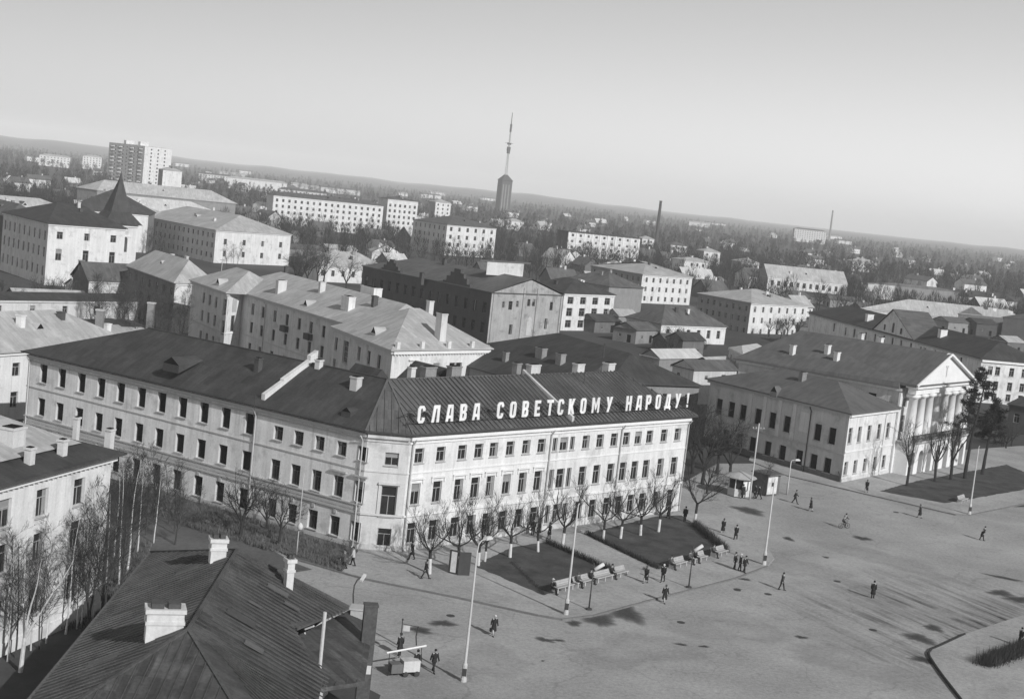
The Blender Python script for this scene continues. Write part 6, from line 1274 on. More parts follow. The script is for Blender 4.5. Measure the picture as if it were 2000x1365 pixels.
for i, (px, py, h, lab) in enumerate([(172, 1172, 9, 'dark thin tree near the end of the white wall'), (30, 1215, 8.5, 'thin dark tree at the far left of the white wall'), (240, 1070, 8, 'thin dark tree beyond the white house corner'), (285, 1045, 6.5, 'thin dark tree where the street meets the iron roof')]):
    tree('thin', i, G(px, yard_y(px, py)), lab, None, h / (9, 10.5)[i % 2], name='sapling')
clump('thin', 4, 150, 1165, 95, 38, 7.5, 'dark thin sapling in the dense scrub along the right half of the white house', 'scrub trees beside the white house', name='sapling')
clump('thin', 9, 285, 1040, 60, 30, 6.5, 'dark thin sapling in the scrub between the white house and the dark wing', 'scrub trees before the dark wing', name='sapling')
# trees and shrubs on the street before the dark wing
for i, (px, py, kd, h, lab) in enumerate([(470, 1050, 'broad', 6.5, 'bushy bare tree before the ground floor of the dark left wing'), (545, 1062, 'broad', 5.5, 'twisted whitened street tree by the kerb near the wall lamp'), (520, 1035, 'mid', 5.0, 'dense bare street tree against the lower windows of the dark wing'), (350, 1010, 'thin', 6, 'thin bare sapling before the dark wing, left of the bushy tree'), (300, 1000, 'thin', 7, 'thin bare tree near the left end of the dark wing'), (262, 990, 'thin', 6.5, 'thin bare tree at the gap beside the white house'),
    (395, 1040, 'thin', 4.5, 'small sapling on the street verge above the iron roof'), (640, 1095, 'thin', 2.6, 'low scrubby sapling on the verge left of the chamfered corner'), (668, 1102, 'thin', 2.4, 'scrubby sapling nearest the chamfered corner drainpipe')]):
    hb = {'broad': (11, 12.5, 10), 'mid': (12, 14, 11), 'thin': (9, 10.5)}[kd]; tree(kd, i, G(px, py), lab, None, h / hb[i % len(hb)])
# dense trees to the right of the bright front
for i, (px, py, kd, h, lab) in enumerate([(1372, 945, 'broad', 9.5, 'dense bare tree at the right end of the bright front'), (1400, 925, 'broad', 9.0, 'bare tree before the shaded side of the pilaster house'), (1425, 930, 'mid', 7.5, 'bare tree behind the round kiosk'), (1352, 925, 'broad', 9.0, 'bare tree in the gap behind the exclamation mark'), (1486, 968, 'thin', 5.5, 'crooked dark tree between the two kiosks'), (1380, 965, 'mid', 5.0, 'low bushy tree beside the pavement corner'), (1345, 880, 'mid', 9, 'tree deep in the yard behind the bright front')]):
    hb = {'broad': (11, 12.5, 10), 'mid': (12, 14, 11), 'thin': (9, 10.5)}[kd]; tree(kd, i, G(px, py), lab, None, h / hb[i % len(hb)])
# middle distance: named clumps
def free(x, y, m=0): return all((Vector((x, y, 0)) - f0(c)).length > r * .8 + m for c, r in FOOT)
clump('thin', 34, 268, 655, 92, 38, 11, 'thin pale stemmed tree in the birch thicket behind the dark left wing', 'thin trees of the birch thicket', name='sapling')  # grown bare trees of thin build, listed apart from bare_tree
clump('mid', 9, 600, 552, 50, 12, 12, 'bare tree standing before the low pale house in the middle distance', 'bare trees before the low pale house')
clump('mid', 6, 715, 560, 60, 12, 10, 'bare tree just left of the brick workshop', 'bare trees by the workshop')
clump('far', 16, 760, 478, 60, 20, 13, 'dark bare tree under the right end of the five storey block', 'dark trees below the tall block wing')
clump('far', 16, 620, 462, 90, 8, 11, 'bare tree in the row along the foot of the five storey block', 'trees along the five storey block')
clump('mid', 8, 920, 520, 60, 12, 9, 'bare tree at the foot of the four storey block', 'trees at the four storey block')
clump('far', 26, 1440, 545, 65, 22, 13.5, 'dark bare tree in the thick grove left of the long white school', 'trees of the dark grove')
clump('far', 10, 1650, 590, 14, 14, 10, 'bare tree at the right end of the long white school', 'trees by the long white school')
clump('mid', 8, 1530, 655, 40, 10, 7, 'bare tree before the corner house with narrow windows', 'trees by the corner house')
clump('mid', 5, 1370, 690, 40, 10, 5.5, 'low bare tree before the low white shop', 'low trees by the white shop')
clump('far', 22, 1110, 500, 90, 12, 9, 'bare tree along the foot of the panel block', 'trees at the panel block')
clump('mid', 6, 1960, 870, 18, 14, 4.5, 'dark bushy tree in the shade beyond the lawn at the right', 'bushy trees beyond the lawn')
clump('thin', 3, 480, 522, 45, 8, 8, 'thin bare tree before the sunlit end of the long shaded house', 'thin trees by the white gable end')
clump('thin', 8, 300, 510, 30, 18, 10, 'thin bare tree in the dark gap right of the spire tower', 'thin trees by the spire tower')
clump('far', 18, 300, 420, 70, 12, 12, 'dark bare tree among the pale roofs behind the spire', 'trees among the roofs behind the spire')
clump('far', 16, 70, 400, 80, 14, 12, 'dark bare tree among the roofs at the upper left edge', 'trees at the upper left edge')
clump('mid', 7, 60, 600, 70, 8, 7, 'bare yard tree by the low plastered building at the left edge', 'yard trees at the left edge')
clump('mid', 6, 1290, 690, 50, 14, 6, 'bare tree in the yards behind the slogan roof', 'yard trees behind the slogan roof')
# scattered town trees: those that show largest one by one, the rest as one mass
rt = random.Random(99); far_pts = []
LABS = {0: 'bare tree in the left hand woods under the apartment tower', 1: 'bare tree among the roofs of the middle town', 2: 'bare tree among the cottages on the right'}
def visible_px(x, y): return x / y
while len(far_pts) < 6600:
    y = 545 * math.exp(rt.random() * math.log(4300 / 545)); x = y * rt.uniform(-.40, .40)
    dens = .55 + .45 * math.sin(x * .011 + 1.3) * math.sin(y * .0085 + x * .004)
    if rt.random() > max(.12, dens): continue
    if not free(x, y, 1): continue
    far_pts.append((x, y))
far_pts.sort(key=lambda p: p[1])
NI = 80
for i, (x, y) in enumerate(far_pts[:NI]):
    g = 0 if x / y < -.13 else (1 if x / y < .12 else 2)
    tree('far', i, (x, y, 0), LABS[g], ('trees of the left hand woods', 'trees among the middle roofs', 'trees among the right hand cottages')[g], rt.uniform(.7, 1.05))
def merged(name, pts, protos, mats, seed, smin=.6, smax=1.05):
    rnd = np.random.default_rng(seed); VV, FF, MI = [], [], []; off = 0; P = []
    for parts in protos:
        v = []; f = []; mi = []; o = 0
        for q, mb in enumerate(parts):
            v += mb.v; 
            for fc in mb.f:
                idx = [o + i for i in fc]
                for t in range(1, len(idx) - 1): f.append((idx[0], idx[t], idx[t + 1])); mi.append(q)
            o += len(mb.v)
        P.append((np.array(v), np.array(f), np.array(mi)))
    for i, (x, y) in enumerate(pts):
        v, f, mi = P[i % len(P)]; a = rnd.uniform(0, 6.28); s = rnd.uniform(smin, smax); c, sn = math.cos(a) * s, math.sin(a) * s
        w_ = np.empty_like(v); w_[:, 0] = v[:, 0] * c - v[:, 1] * sn + x; w_[:, 1] = v[:, 0] * sn + v[:, 1] * c + y; w_[:, 2] = v[:, 2] * s; VV.append(w_); FF.append(f + off); MI.append(mi); off += len(v)
    V_ = np.concatenate(VV); F_ = np.concatenate(FF); MI = np.concatenate(MI); me = bpy.data.meshes.new(name); me.vertices.add(len(V_)); me.vertices.foreach_set('co', V_.astype(np.float32).ravel())
    me.loops.add(F_.size); me.loops.foreach_set('vertex_index', F_.astype(np.int32).ravel()); me.polygons.add(len(F_)); me.polygons.foreach_set('loop_start', np.arange(0, F_.size, 3, dtype=np.int32))
    for m in mats: me.materials.append(M[m])
    me.polygons.foreach_set('material_index', MI.astype(np.int32)); me.update(calc_edges=True); me.validate(); return tag(link(name, me), kind='stuff')
# far trees are drawn with fewer, broader twig sprays
def spray_tree(seed, H, n, wd):
    rnd = random.Random(seed); T, C = MB(), MB(); T.tube([(0, 0, -.2), (0, 0, H * .6)], [.28, .12], 4, caps=False); W_ = H * rnd.uniform(.26, .38)
    for j in range(n):
        u = rnd.random(); az = rnd.uniform(0, 6.28); z = H * (.18 + .78 * u); rr = W_ * math.sqrt(rnd.random()) * (math.sin(math.pi * min(1, .2 + .78 * u)) ** .6); a = Vector((rr * .6 * math.cos(az), rr * .6 * math.sin(az), z - H * .1)); b = Vector((rr * math.cos(az), rr * math.sin(az), z + H * .08)); sd = rperp((b - a).normalized(), rnd) * wd * rnd.uniform(.6, 1.3); i0 = len(C.v)
        C.v += [tuple(a + sd), tuple(a - sd), tuple(b)]; C.f.append((i0, i0 + 1, i0 + 2)); C.mi.append(0)
    return T, C
merged('town_trees', far_pts[NI:1700], [spray_tree(s, h, 120, .09) for s, h in ((71, 11), (72, 13), (73, 12), (74, 9))], ('bark', 'twig'), 1)
merged('distant_woods', far_pts[1700:], [spray_tree(s, h, 60, .22) for s, h in ((75, 12), (76, 14), (77, 10))], ('bark', 'twig'), 2)

def tuft(seed):
    rnd = random.Random(seed); T, C = MB(), MB(); T.tube([(0, 0, -.05), (0, 0, .1)], [.02, .01], 3, caps=False)
    for j in range(9):
        a = Vector((rnd.gauss(0, .18), rnd.gauss(0, .18), 0)); v = Vector((rnd.uniform(-.4, .4), rnd.uniform(-.4, .4), 1)).normalized() * rnd.uniform(.2, .6); sd = rperp(v.normalized(), rnd) * .03; i0 = len(C.v); C.v += [tuple(a + sd), tuple(a - sd), tuple(a + v)]; C.f.append((i0, i0 + 1, i0 + 2)); C.mi.append(0)
    return T, C
M['drygrass'] = mat('dry_grass', .12, .4, .5)
gr = random.Random(8); gpts = []
for i in range(2600):
    u_, v_ = gr.random(), gr.random(); a_ = G(225 + 470 * u_, 925 + 150 * u_, .12); b__ = G(225 + 440 * u_, 985 + 130 * u_, .12); p = a_.lerp(b__, v_)
    if gr.random() < .35 + .65 * math.sin(p.x * .7 + p.y * .4) ** 2: gpts.append((p.x, p.y))
for i in range(1500):
    p = G(60 + 230 * gr.random(), 1060 + 170 * gr.random()); gpts.append((p.x, p.y))
mo = merged('dry_grass', gpts, [tuft(1), tuft(2), tuft(3)], ('bark', 'drygrass'), 4); mo.location.z = .1

# ================================================================== COTTAGES OF THE FAR TOWN
def cottage(wl, wd, h, rise, wallm, roofm, nwin):
    W, Rf_ = MB(), MB(); W.box(-wl / 2, -wd / 2, -.2, wl / 2, wd / 2, h)
    W.face([(-wl / 2, wd / 2, h), (-wl / 2, -wd / 2, h), (-wl / 2, 0, h + rise)]); W.face([(wl / 2, -wd / 2, h), (wl / 2, wd / 2, h), (wl / 2, 0, h + rise)])
    o = .5; k_ = rise / (wd / 2); a, b_ = wl / 2 + o, wd / 2 + o; zl = h - o * k_ + .12; zr = h + rise + .12
    slope_face(Rf_, [(-a, -b_, zl), (a, -b_, zl), (a, 0, zr), (-a, 0, zr)]); slope_face(Rf_, [(a, b_, zl), (-a, b_, zl), (-a, 0, zr), (a, 0, zr)])
    slope_face(Rf_, [(a, -b_, zl - .1), (-a, -b_, zl - .1), (-a, 0, zr - .1), (a, 0, zr - .1)]); slope_face(Rf_, [(-a, b_, zl - .1), (a, b_, zl - .1), (a, 0, zr - .1), (-a, 0, zr - .1)])
    Wn = MB()
    for i in range(nwin): x = -wl / 2 + wl * (i + .5) / nwin; Wn.box(x - .45, -wd / 2 - .05, h * .32, x + .45, -wd / 2 - .01, h * .32 + 1.3)
    Ch = MB(); Ch.box(wl * .15, -.3, h + rise * .5, wl * .15 + .7, .3, h + rise + 1.1)
    return [('wall', W.mesh('wall', M[wallm])), ('roof', Rf_.mesh('roof', M[roofm])), ('window_row', Wn.mesh('window_row', M['glass'])), ('chimney', Ch.mesh('chimney', M['cream']))]
CT = [(cottage(11, 8, 3.4, 3.2, 'white', 'zinc', 3), 'small white cottage with a pale iron roof in the far town', 'white cottages of the far town'), (cottage(10, 8, 3.2, 3.4, 'wood', 'iron', 3), 'small dark timber cottage in the far town', 'timber cottages of the far town'), (cottage(12, 9, 5.8, 3.0, 'cream', 'iron', 4), 'two storey pale cottage under a brown roof in the far town', 'two storey cottages of the far town'), (cottage(13, 9, 3.6, 3.6, 'wood', 'bright', 3), 'timber cottage under a bright metal roof in the far town', 'bright roofed timber cottages of the far town'), (cottage(16, 9, 6.4, 2.6, 'white', 'slate', 5), 'larger white house under a grey sheet roof in the far town', 'larger white houses of the far town')]
rc_ = random.Random(17); cpts = []; 
while len(cpts) < 190:
    y = 520 * math.exp(rc_.random() * math.log(3000 / 520)); x = y * rc_.uniform(-.39, .39)
    if free(x, y, 6) and all(abs(x - a) + abs(y - b_) > 16 for a, b_ in cpts): cpts.append((x, y))
LM = [('the apartment tower', 268, 315), ('the spire', 235, 380), ('the five storey block', 620, 410), ('the tall block wing', 745, 400), ('the four storey block', 915, 465), ('the television mast', 986, 375), ('the panel block', 1170, 470), ('the factory chimney', 1283, 440), ('the white cube house', 1360, 522), ('the dark grove', 1440, 520), ('the long white school', 1575, 540), ('the brick store', 1750, 560), ('the low chimneyed house', 1880, 575), ('the far works hall', 500, 325), ('the brick workshop', 840, 530), ('the thin far chimney', 1580, 420), ('the upper left edge', 30, 300), ('the right edge', 1970, 540)]
def to_px(x, y, z=0):
    q = Vector((x, y, z - CAM_H)); a = FPX * q.x / q.dot(FWD); b_ = -FPX * q.dot(UPV) / q.dot(FWD); return CX + a * math.cos(ROLL) - b_ * math.sin(ROLL), CY + a * math.sin(ROLL) + b_ * math.cos(ROLL)
def where(x, y):
    px, py = to_px(x, y, 4); nm, lx, ly = min(LM, key=lambda l: math.hypot(l[1] - px, (l[2] - py) * 2)); dx, dy = px - lx, (py - ly) * 2; d = math.hypot(dx, dy); far_ = 'just ' if d < 55 else ('' if d < 130 else 'well ')
    if abs(dx) > abs(dy): r = 'left of ' if dx < 0 else 'right of '
    else: r = 'beyond ' if dy < 0 else 'below '
    return far_ + r + nm
protos = []
for i, (x, y) in enumerate(cpts):
    v = (0, 1, 1, 2, 3, 1, 4, 1)[i % 8]; base = R_(rc_.choice((40, 40, 30, 50, 130, 20)) + rc_.uniform(-6, 6)); t = thing('cottage', CT[v][1].replace('in the far town', where(x, y)), 'house', (x, y, 0), base, CT[v][2]); s = rc_.uniform(.8, 1.25); t.scale = (s, s, s * rc_.uniform(.9, 1.1))
    for nm, me in CT[v][0]: link(nm, me, t)
# pale works sheds near the horizon, one by one
for i in range(16):
    y = rc_.uniform(1900, 4200); x = y * rc_.uniform(-.36, .36); b_ = thing('works_shed', 'long works shed near the horizon ' + where(x, y), 'shed', (x, y, 0), R_(rc_.uniform(0, 40)), 'works sheds near the horizon'); l = rc_.uniform(20, 70); h = rc_.uniform(5, 9)
    k = MB(); k.box(-l / 2, -9, 0, l / 2, 9, h); k.build('wall', M[('cream', 'dun', 'white')[i % 3]], b_); k = MB(); slope_face(k, [(-l / 2 - .5, -9.5, h), (l / 2 + .5, -9.5, h), (l / 2 + .5, 0, h + 2.5), (-l / 2 - .5, 0, h + 2.5)]); slope_face(k, [(l / 2 + .5, 9.5, h), (-l / 2 - .5, 9.5, h), (-l / 2 - .5, 0, h + 2.5), (l / 2 + .5, 0, h + 2.5)]); k.build('roof', M['zinc' if i % 2 else 'iron'], b_)

# ================================================================== STREET FURNITURE
PV = .12
def lamp(px, py, h, label, name='lamp_post', arm=None, head=True, zb=PV, r0=.15, r1=.055, m='concrete', group=None, base=True):
    t = thing(name, label, 'lamp post' if 'lamp' in name else 'pole', G(px, py, zb), 0, group)
    k = MB(); k.tube([(0, 0, -.1), (0, 0, 1.3), (0, 0, 1.45), (0, 0, h * .6), (0, 0, h)], [r0, r0 * .95, r0 * .72, (r0 * .7 + r1) / 2, r1], 10); k.build('pole', M[m], t, True)
    if base: k = MB(); k.lathe((0, 0, 0), [(-.1, r0 * 1.6), (.22, r0 * 1.5), (.3, r0 * 1.3), (1.25, r0 * 1.22), (1.35, r0)], 10); k.build('base', M['dun'], t); k = MB(); k.box(-r0 * 1.1, -r0 * 1.4, .45, r0 * 1.1, -r0 * 1.15, 1.0); k.build('hatch', M['metal'], t)
    if arm:
        ax, ay, up = arm; k = MB(); pts = [(0, 0, h - .15), (ax * .1, ay * .1, h + up * .6), (ax * .45, ay * .45, h + up * .95), (ax, ay, h + up)]; k.tube(pts, [r1, .045, .04, .035], 6); a = k.build('arm', M[m], t)
        if head:
            d = Vector((ax, ay, 0)).normalized(); c = Vector((ax, ay, h + up)) + d * .3; k = MB(); k.frame_box(c, d, Vector((-d.y, d.x, 0)), Vector((0, 0, 1)), .36, .15, .07); k.frame_box(c + Vector((0, 0, .1)), d, Vector((-d.y, d.x, 0)), Vector((0, 0, 1)), .25, .1, .05); k.build('lamp_head', M['hatwhite'], a)
    return t
lamp(1105, 1199, 9.2, 'tall pale lamp post at the kerb corner before the first lawn', arm=(.12, .1, .35), head=False)
lamp(1492, 1102, 8.6, 'tall pale lamp post at the right end of the pavement by the trio of men', arm=(.12, .1, .35), head=False)
lamp(905, 1330, 9.6, 'tall pale lamp post in the foreground cut by the lower edge', arm=(.5, .7, .7), zb=0)
lamp(1893, 1004, 8.6, 'pale lamp post beside the white bench near the mansion lawn', arm=(.12, .1, .35), head=False)
lamp(1537, 964, 4.2, 'short pale lamp post right of the square kiosk with a bright double head', arm=(.55, .2, .25), r0=.12, base=False)
up_ = lamp(1464, 974, 9.6, 'pale wooden utility pole with a crossarm beside the round kiosk', 'utility_pole', r0=.13, r1=.08, base=False)
k = MB(); k.bar((-.8, -.25, 8.9), (.8, .25, 8.9), .09, .1); ca = k.build('crossarm', M['wood'], up_); k = MB()
for x in (-.7, -.3, .3, .7): k.lathe((x, x * .31, 8.95), [(0, .05), (.1, .06), (.16, .02)], 6)
k.build('insulator', M['hatwhite'], ca)
up2 = lamp(579, 1083, 7.6, 'thin dark pole with a white oval lamp before the dark wing', 'lamp_pole', r0=.07, r1=.04, m='greytrim', base=False)
k = MB(); k.lathe((.12, -.12, 2.35), [(0, .1), (.12, .24), (.4, .26), (.62, .12), (.7, .03)], 10); k.build('lamp_head', M['hatwhite'], up2, True)
for px, py, lab in ((1150, 1190, 'short dark garden lamp with a slanted white tube before the first lawn benches'), (1345, 1147, 'short dark garden lamp with a slanted white tube before the second lawn benches')):
    t = lamp(px, py, 4.1, lab, 'garden_lamp', r0=.07, r1=.05, m='metal', base=False); k = MB(); k.tube([(.1, -.05, 3.55), (.85, .25, 4.05)], [.16, .17], 10); k.build('lamp_tube', M['hatwhite'], t, True); k = MB(); k.lathe((0, 0, 0), [(-.05, .3), (.12, .28), (.16, .1)], 10); k.build('base', M['metal'], t); k = MB(); k.bar((0, 0, 3.6), (.3, .05, 3.65), .05, .05); k.build('bracket', M['metal'], t)
# bracket lamp snaking up from the porch roof
bl = G(690, 1190, 5.2); t = thing('bracket_lamp', 'curved dark bracket lamp with white head above the foreground porch', 'lamp', bl); pts = [bl, G(690, 1160, 6.3), G(692, 1143, 6.8), G(698, 1132, 7.1), G(706, 1127, 7.25)]
k = MB(bl); k.tube([bl + (p - bl) for p in pts], .055, 6); k.build('arm', M['metal'], t); k = MB(bl); k.bar(G(705, 1134, 7.1), G(713, 1122, 7.35), .2, .16); k.build('lamp_head', M['hatwhite'], t)
# benches
M['benchpaint'] = mat('worn_bench_paint', .34, .2, 2.0)
def bench_meshes(L=2.6):
    S, B_, E_ = MB(), MB(), MB(); prof = [(-.42, .40), (-.36, .46), (-.1, .42), (.08, .43), (.16, .50)]; bk = [(.165, .52), (.24, .70), (.31, .84), (.37, .86)]
    for P, D in ((prof, S), (bk, B_)):
        for (y0, z0), (y1, z1) in zip(P[:-1], P[1:]): D.bar((0, (y0 + y1) / 2, 0), (0.001, (y0 + y1) / 2, 0), .01, .01) if False else D.frame_box((0, (y0 + y1) / 2, (z0 + z1) / 2), Vector((1, 0, 0)), Vector((0, y1 - y0, z1 - z0)).normalized(), Vector((0, -(z1 - z0), y1 - y0)).normalized(), L / 2, math.hypot(y1 - y0, z1 - z0) / 2 - .006, .02)
    return S.mesh('seat', M['benchpaint']), B_.mesh('backrest', M['benchpaint'])
bs, bb = bench_meshes(); k = MB(); k.box(-.05, -.36, 0, .05, .30, .40); bend = k.mesh('leg', M['concrete'])
def bench(px, py, rz, label, group=None):
    t = thing('bench', label, 'bench', G(px, py, PV), rz, group); link('seat', bs, t); link('backrest', bb, t)
    for x in (-1.1, 0, 1.1): link('leg', bend, t, (x, 0, 0))
    return t
def rz_line(a, b_): A, B = G(*a), G(*b_); return math.atan2(B.y - A.y, B.x - A.x)
GB_ = 'white benches along the lawns'
r1_ = rz_line((1075, 1158), (1210, 1124)); r2_ = rz_line((1300, 1112), (1420, 1080))
for px, py, r, lab in ((1098, 1152, r1_, 'white bench at the left end of the first lawn, nearest the tall lamp post'), (1137, 1142, r1_, 'white bench in the middle of the first lawn between two dark sitters'), (1176, 1133, r1_, 'white bench of the first lawn right of the garden lamp'), (1206, 1125, r1_, 'white bench at the right end of the first lawn'),
                       (1323, 1106, r2_, 'white bench at the left end of the second lawn'), (1363, 1095, r2_, 'white bench of the second lawn behind the garden lamp'), (1403, 1084, r2_, 'white bench at the right end of the second lawn'), (1879, 980, rz_line((1868, 985), (1893, 977)), 'lone white bench beside the lamp post near the mansion lawn')): bench(px, py, r, lab, GB_ if px < 1500 else None)
# low hedges along lawn edges
def hedge(a, b_, h, label, dens=110, wd=.3):
    A, B = G(*a, PV), G(*b_, PV); k = MB(A); rnd = random.Random(a[0]); L = (B - A).length
    for i in range(int(L * dens)):
        p = A.lerp(B, rnd.random()) + Vector((rnd.gauss(0, wd * .4), rnd.gauss(0, wd * .4), 0)); v = Vector((rnd.uniform(-.35, .35), rnd.uniform(-.35, .35), 1)).normalized() * h * rnd.uniform(.6, 1.15); s = rperp(v.normalized(), rnd) * .028; k.raw([p + s, p - s, p + v], [(0, 1, 2)])
    o = k.build('hedge', M['shrub']); o.location = A; return tag(o, label, 'hedge')
hedge((1066, 1059), (1204, 1120), .7, 'low dark hedge along the right edge of the first lawn'); hedge((1145, 1043), (1286, 1111), .6, 'low dark hedge along the left edge of the second lawn'); hedge((1356, 1026), (1419, 1078), .9, 'dark hedge along the right edge of the second lawn', 150, .4)
hedge((1000, 1098), (1062, 1160), .18, 'ragged low growth along the front left edge of the first lawn', 60)
hedge((1922, 1299), (2030, 1262), 1.1, 'added dark shrubs filling the shadowed lower right corner of the island', 420, .9)  # added shrubs stand in for a dark shadowed corner
# notice boards
nb = G(890, 1121, PV); t = thing('notice_board', 'pair of upright notice boards with one bright paper face under the limes', 'notice board', nb, R_(-25))
k = MB(); k.box(-.75, -.1, 0, .05, .1, 2.15); k.build('board', M['metal'], t); k = MB(); k.box(-.55, -.125, .15, .0, -.104, 2.05); k.build('poster', M['poster'], t)
k = MB(); k.frame_box((.62, .28, 1.05), Vector((math.cos(.7), math.sin(.7), 0)), Vector((-math.sin(.7), math.cos(.7), 0)), Vector((0, 0, 1)), .55, .1, 1.05); q = k.build('board', M['metal'], t); q['label'] = 'dark board turned away'
# kiosks
kp = G(1441, 966, PV); t = thing('round_kiosk', 'small round glazed kiosk under a shallow conical roof with white poster', 'kiosk', kp, .3)
k = MB(); k.lathe((0, 0, 0), [(0, 1.45), (.9, 1.45), (.95, 1.38)], 8); k.build('base', M['cream'], t)
k = MB(); k.lathe((0, 0, .95), [(0, 1.33), (1.25, 1.33)], 8); k.build('glazing', M['glass'], t)
for i in range(8):
    a = 2 * math.pi * (i + .0) / 8; k = MB(); k.tube([(1.38 * math.cos(a), 1.38 * math.sin(a), .9), (1.38 * math.cos(a), 1.38 * math.sin(a), 2.3)], .06, 4); k.build('post', M['trim'], t)
k = MB(); k.lathe((0, 0, 2.3), [(0, 2.1), (.1, 2.15), (.7, .25), (.75, .02)], 12); k.build('roof', M['zinc'], t)
k = MB(); k.box(-.2, -1.55, .95, .75, -1.48, 2.1); k.build('poster', M['sign'], t)
kp = G(1507, 966, PV); rk = math.atan2(u4c.y, u4c.x); t = thing('square_kiosk', 'square dark kiosk with a bright poster covered front beside the pale lamp post', 'kiosk', kp, rk - .15)
k = MB(); k.box(-1.3, -.1, 0, 1.3, 2.3, 2.55); k.build('body', M['wood'], t); k = MB(); k.box(-1.5, -.5, 2.56, 1.5, 2.5, 2.72); k.build('roof', M['iron'], t)
k = MB(); k.box(-1.28, -.16, .15, .7, -.105, 2.5); fr_ = k.build('front_panel', M['cream'], t); k = MB(); k.box(-.45, -.2, 1.15, .05, -.162, 1.65); k.build('hatch', M['metal'], fr_)
for x, z, a in ((-.95, 2.0, .28), (.3, 2.05, .3), (-.95, .75, .3), (.35, .7, .25)): k = MB(); k.box(x - a, -.18, z - a, x + a, -.163, z + a); k.build('poster', M['poster'], fr_)
for px, py, h, lab in ((1167, 556, 9, 'thin pale pole beside the pyramid roofed house'), (1242, 600, 8, 'thin pale pole at the corner of the white hip house'), (700, 640, 8, 'thin pole behind the pale roofed apartment block'), (1640, 640, 8, 'thin pole before the long grey gabled house'), (1800, 690, 7, 'pale pole with a crossarm near the dark timber barn'), (430, 560, 8, 'thin pole beside the hip roofed block')):
    t = lamp(px, py, h, lab, 'utility_pole', r0=.12, r1=.08, base=False, zb=0); k = MB(); k.bar((-.7, 0, h - .6), (.7, 0, h - .6), .1, .1); k.build('crossarm', M['wood'], t)
# stand and sign poles at the bottom edge
ct = G(788, 1318, 0); t = thing('refreshment_cart', 'small white refreshment cart under a white awning bar at the lower edge', 'cart', ct, R_(25))
k = MB(); k.box(-.2, -.4, .35, 1.05, .45, 1.15); k.build('cabinet', M['cream'], t); k = MB(); k.box(-1.1, -.4, .3, -.24, .4, .95); k.build('crate', M['wood'], t)
k = MB(); k.tube([(-1.5, -.1, 1.75), (1.6, .2, 2.05)], .07, 6); k.build('awning_bar', M['trim'], t)
for x in (-1.2, 1.2): k = MB(); k.tube([(x, 0, 0), (x, .05, 1.95)], .03, 5); k.build('post', M['metal'], t)
for x in (0, .85):
    for y in (-.42, .47): k = MB(); k.tube([(x, y - .02, .2), (x, y + .02, .2)], .2, 10); k.build('wheel', M['metal'], t)
sp = G(779, 1284, 0); t = thing('sign_frame', 'dark pole frame with a small hanging plate left of the white cart', 'sign', sp, R_(10))
k = MB(); k.tube([(0, 0, 0), (0, 0, 2.85)], .035, 5); k.build('pole', M['metal'], t); k = MB(); k.tube([(0, 0, 2.6), (1.25, .35, 2.3)], .03, 5); k.build('arm', M['metal'], t); k = MB(); k.box(.1, -.02, 2.05, .6, .02, 2.48); k.build('plate', M['dun'], t); k = MB(); k.lathe((0, 0, 2.85), [(0, .05), (.07, .09), (.15, .03)], 8); k.build('knob', M['metal'], t)
k = MB(); k.tube([(1.25, .35, .9), (1.15, .33, 1.6), (1.25, .35, 2.35)], .05, 5); k.build('post', M['metal'], t)

# ================================================================== PEOPLE
def skin_mesh(name, V, E, Rr, m, extra=None):
    me = bpy.data.meshes.new(name); me.from_pydata([tuple(v) for v in V], E, []); o = bpy.data.objects.new(name, me); COL.objects.link(o); mod = o.modifiers.new('s', 'SKIN'); mod.use_smooth_shade = True
    for i, sv in enumerate(me.skin_vertices[0].data): sv.radius = (Rr[i], Rr[i]); sv.use_root = (i == 0)
    sub = o.modifiers.new('d', 'SUBSURF'); sub.levels = 1; sub.render_levels = 1
    dg = bpy.context.evaluated_depsgraph_get(); out = bpy.data.meshes.new_from_object(o.evaluated_get(dg)); bpy.data.objects.remove(o); out.name = name; out.materials.clear(); out.materials.append(M[m]); return out
def ell_loft(k, rings, n=12, cap=True):
    """rings: (centre, half width x, half depth y) stacked"""
    i0 = len(k.v)
    for c, a, b_ in rings:
        for j in range(n): t = 2 * math.pi * j / n; k.v.append((c[0] + a * math.cos(t), c[1] + b_ * math.sin(t), c[2]))
    for q in range(len(rings) - 1):
        for j in range(n): a = i0 + q * n + j; b2_ = i0 + q * n + (j + 1) % n; k.f.append((a, b2_, b2_ + n, a + n)); k.mi.append(0)
    if cap: k.f.append(tuple(i0 + j for j in reversed(range(n)))); k.mi.append(0); k.f.append(tuple(i0 + (len(rings) - 1) * n + j for j in range(n))); k.mi.append(0)
_pm = {}
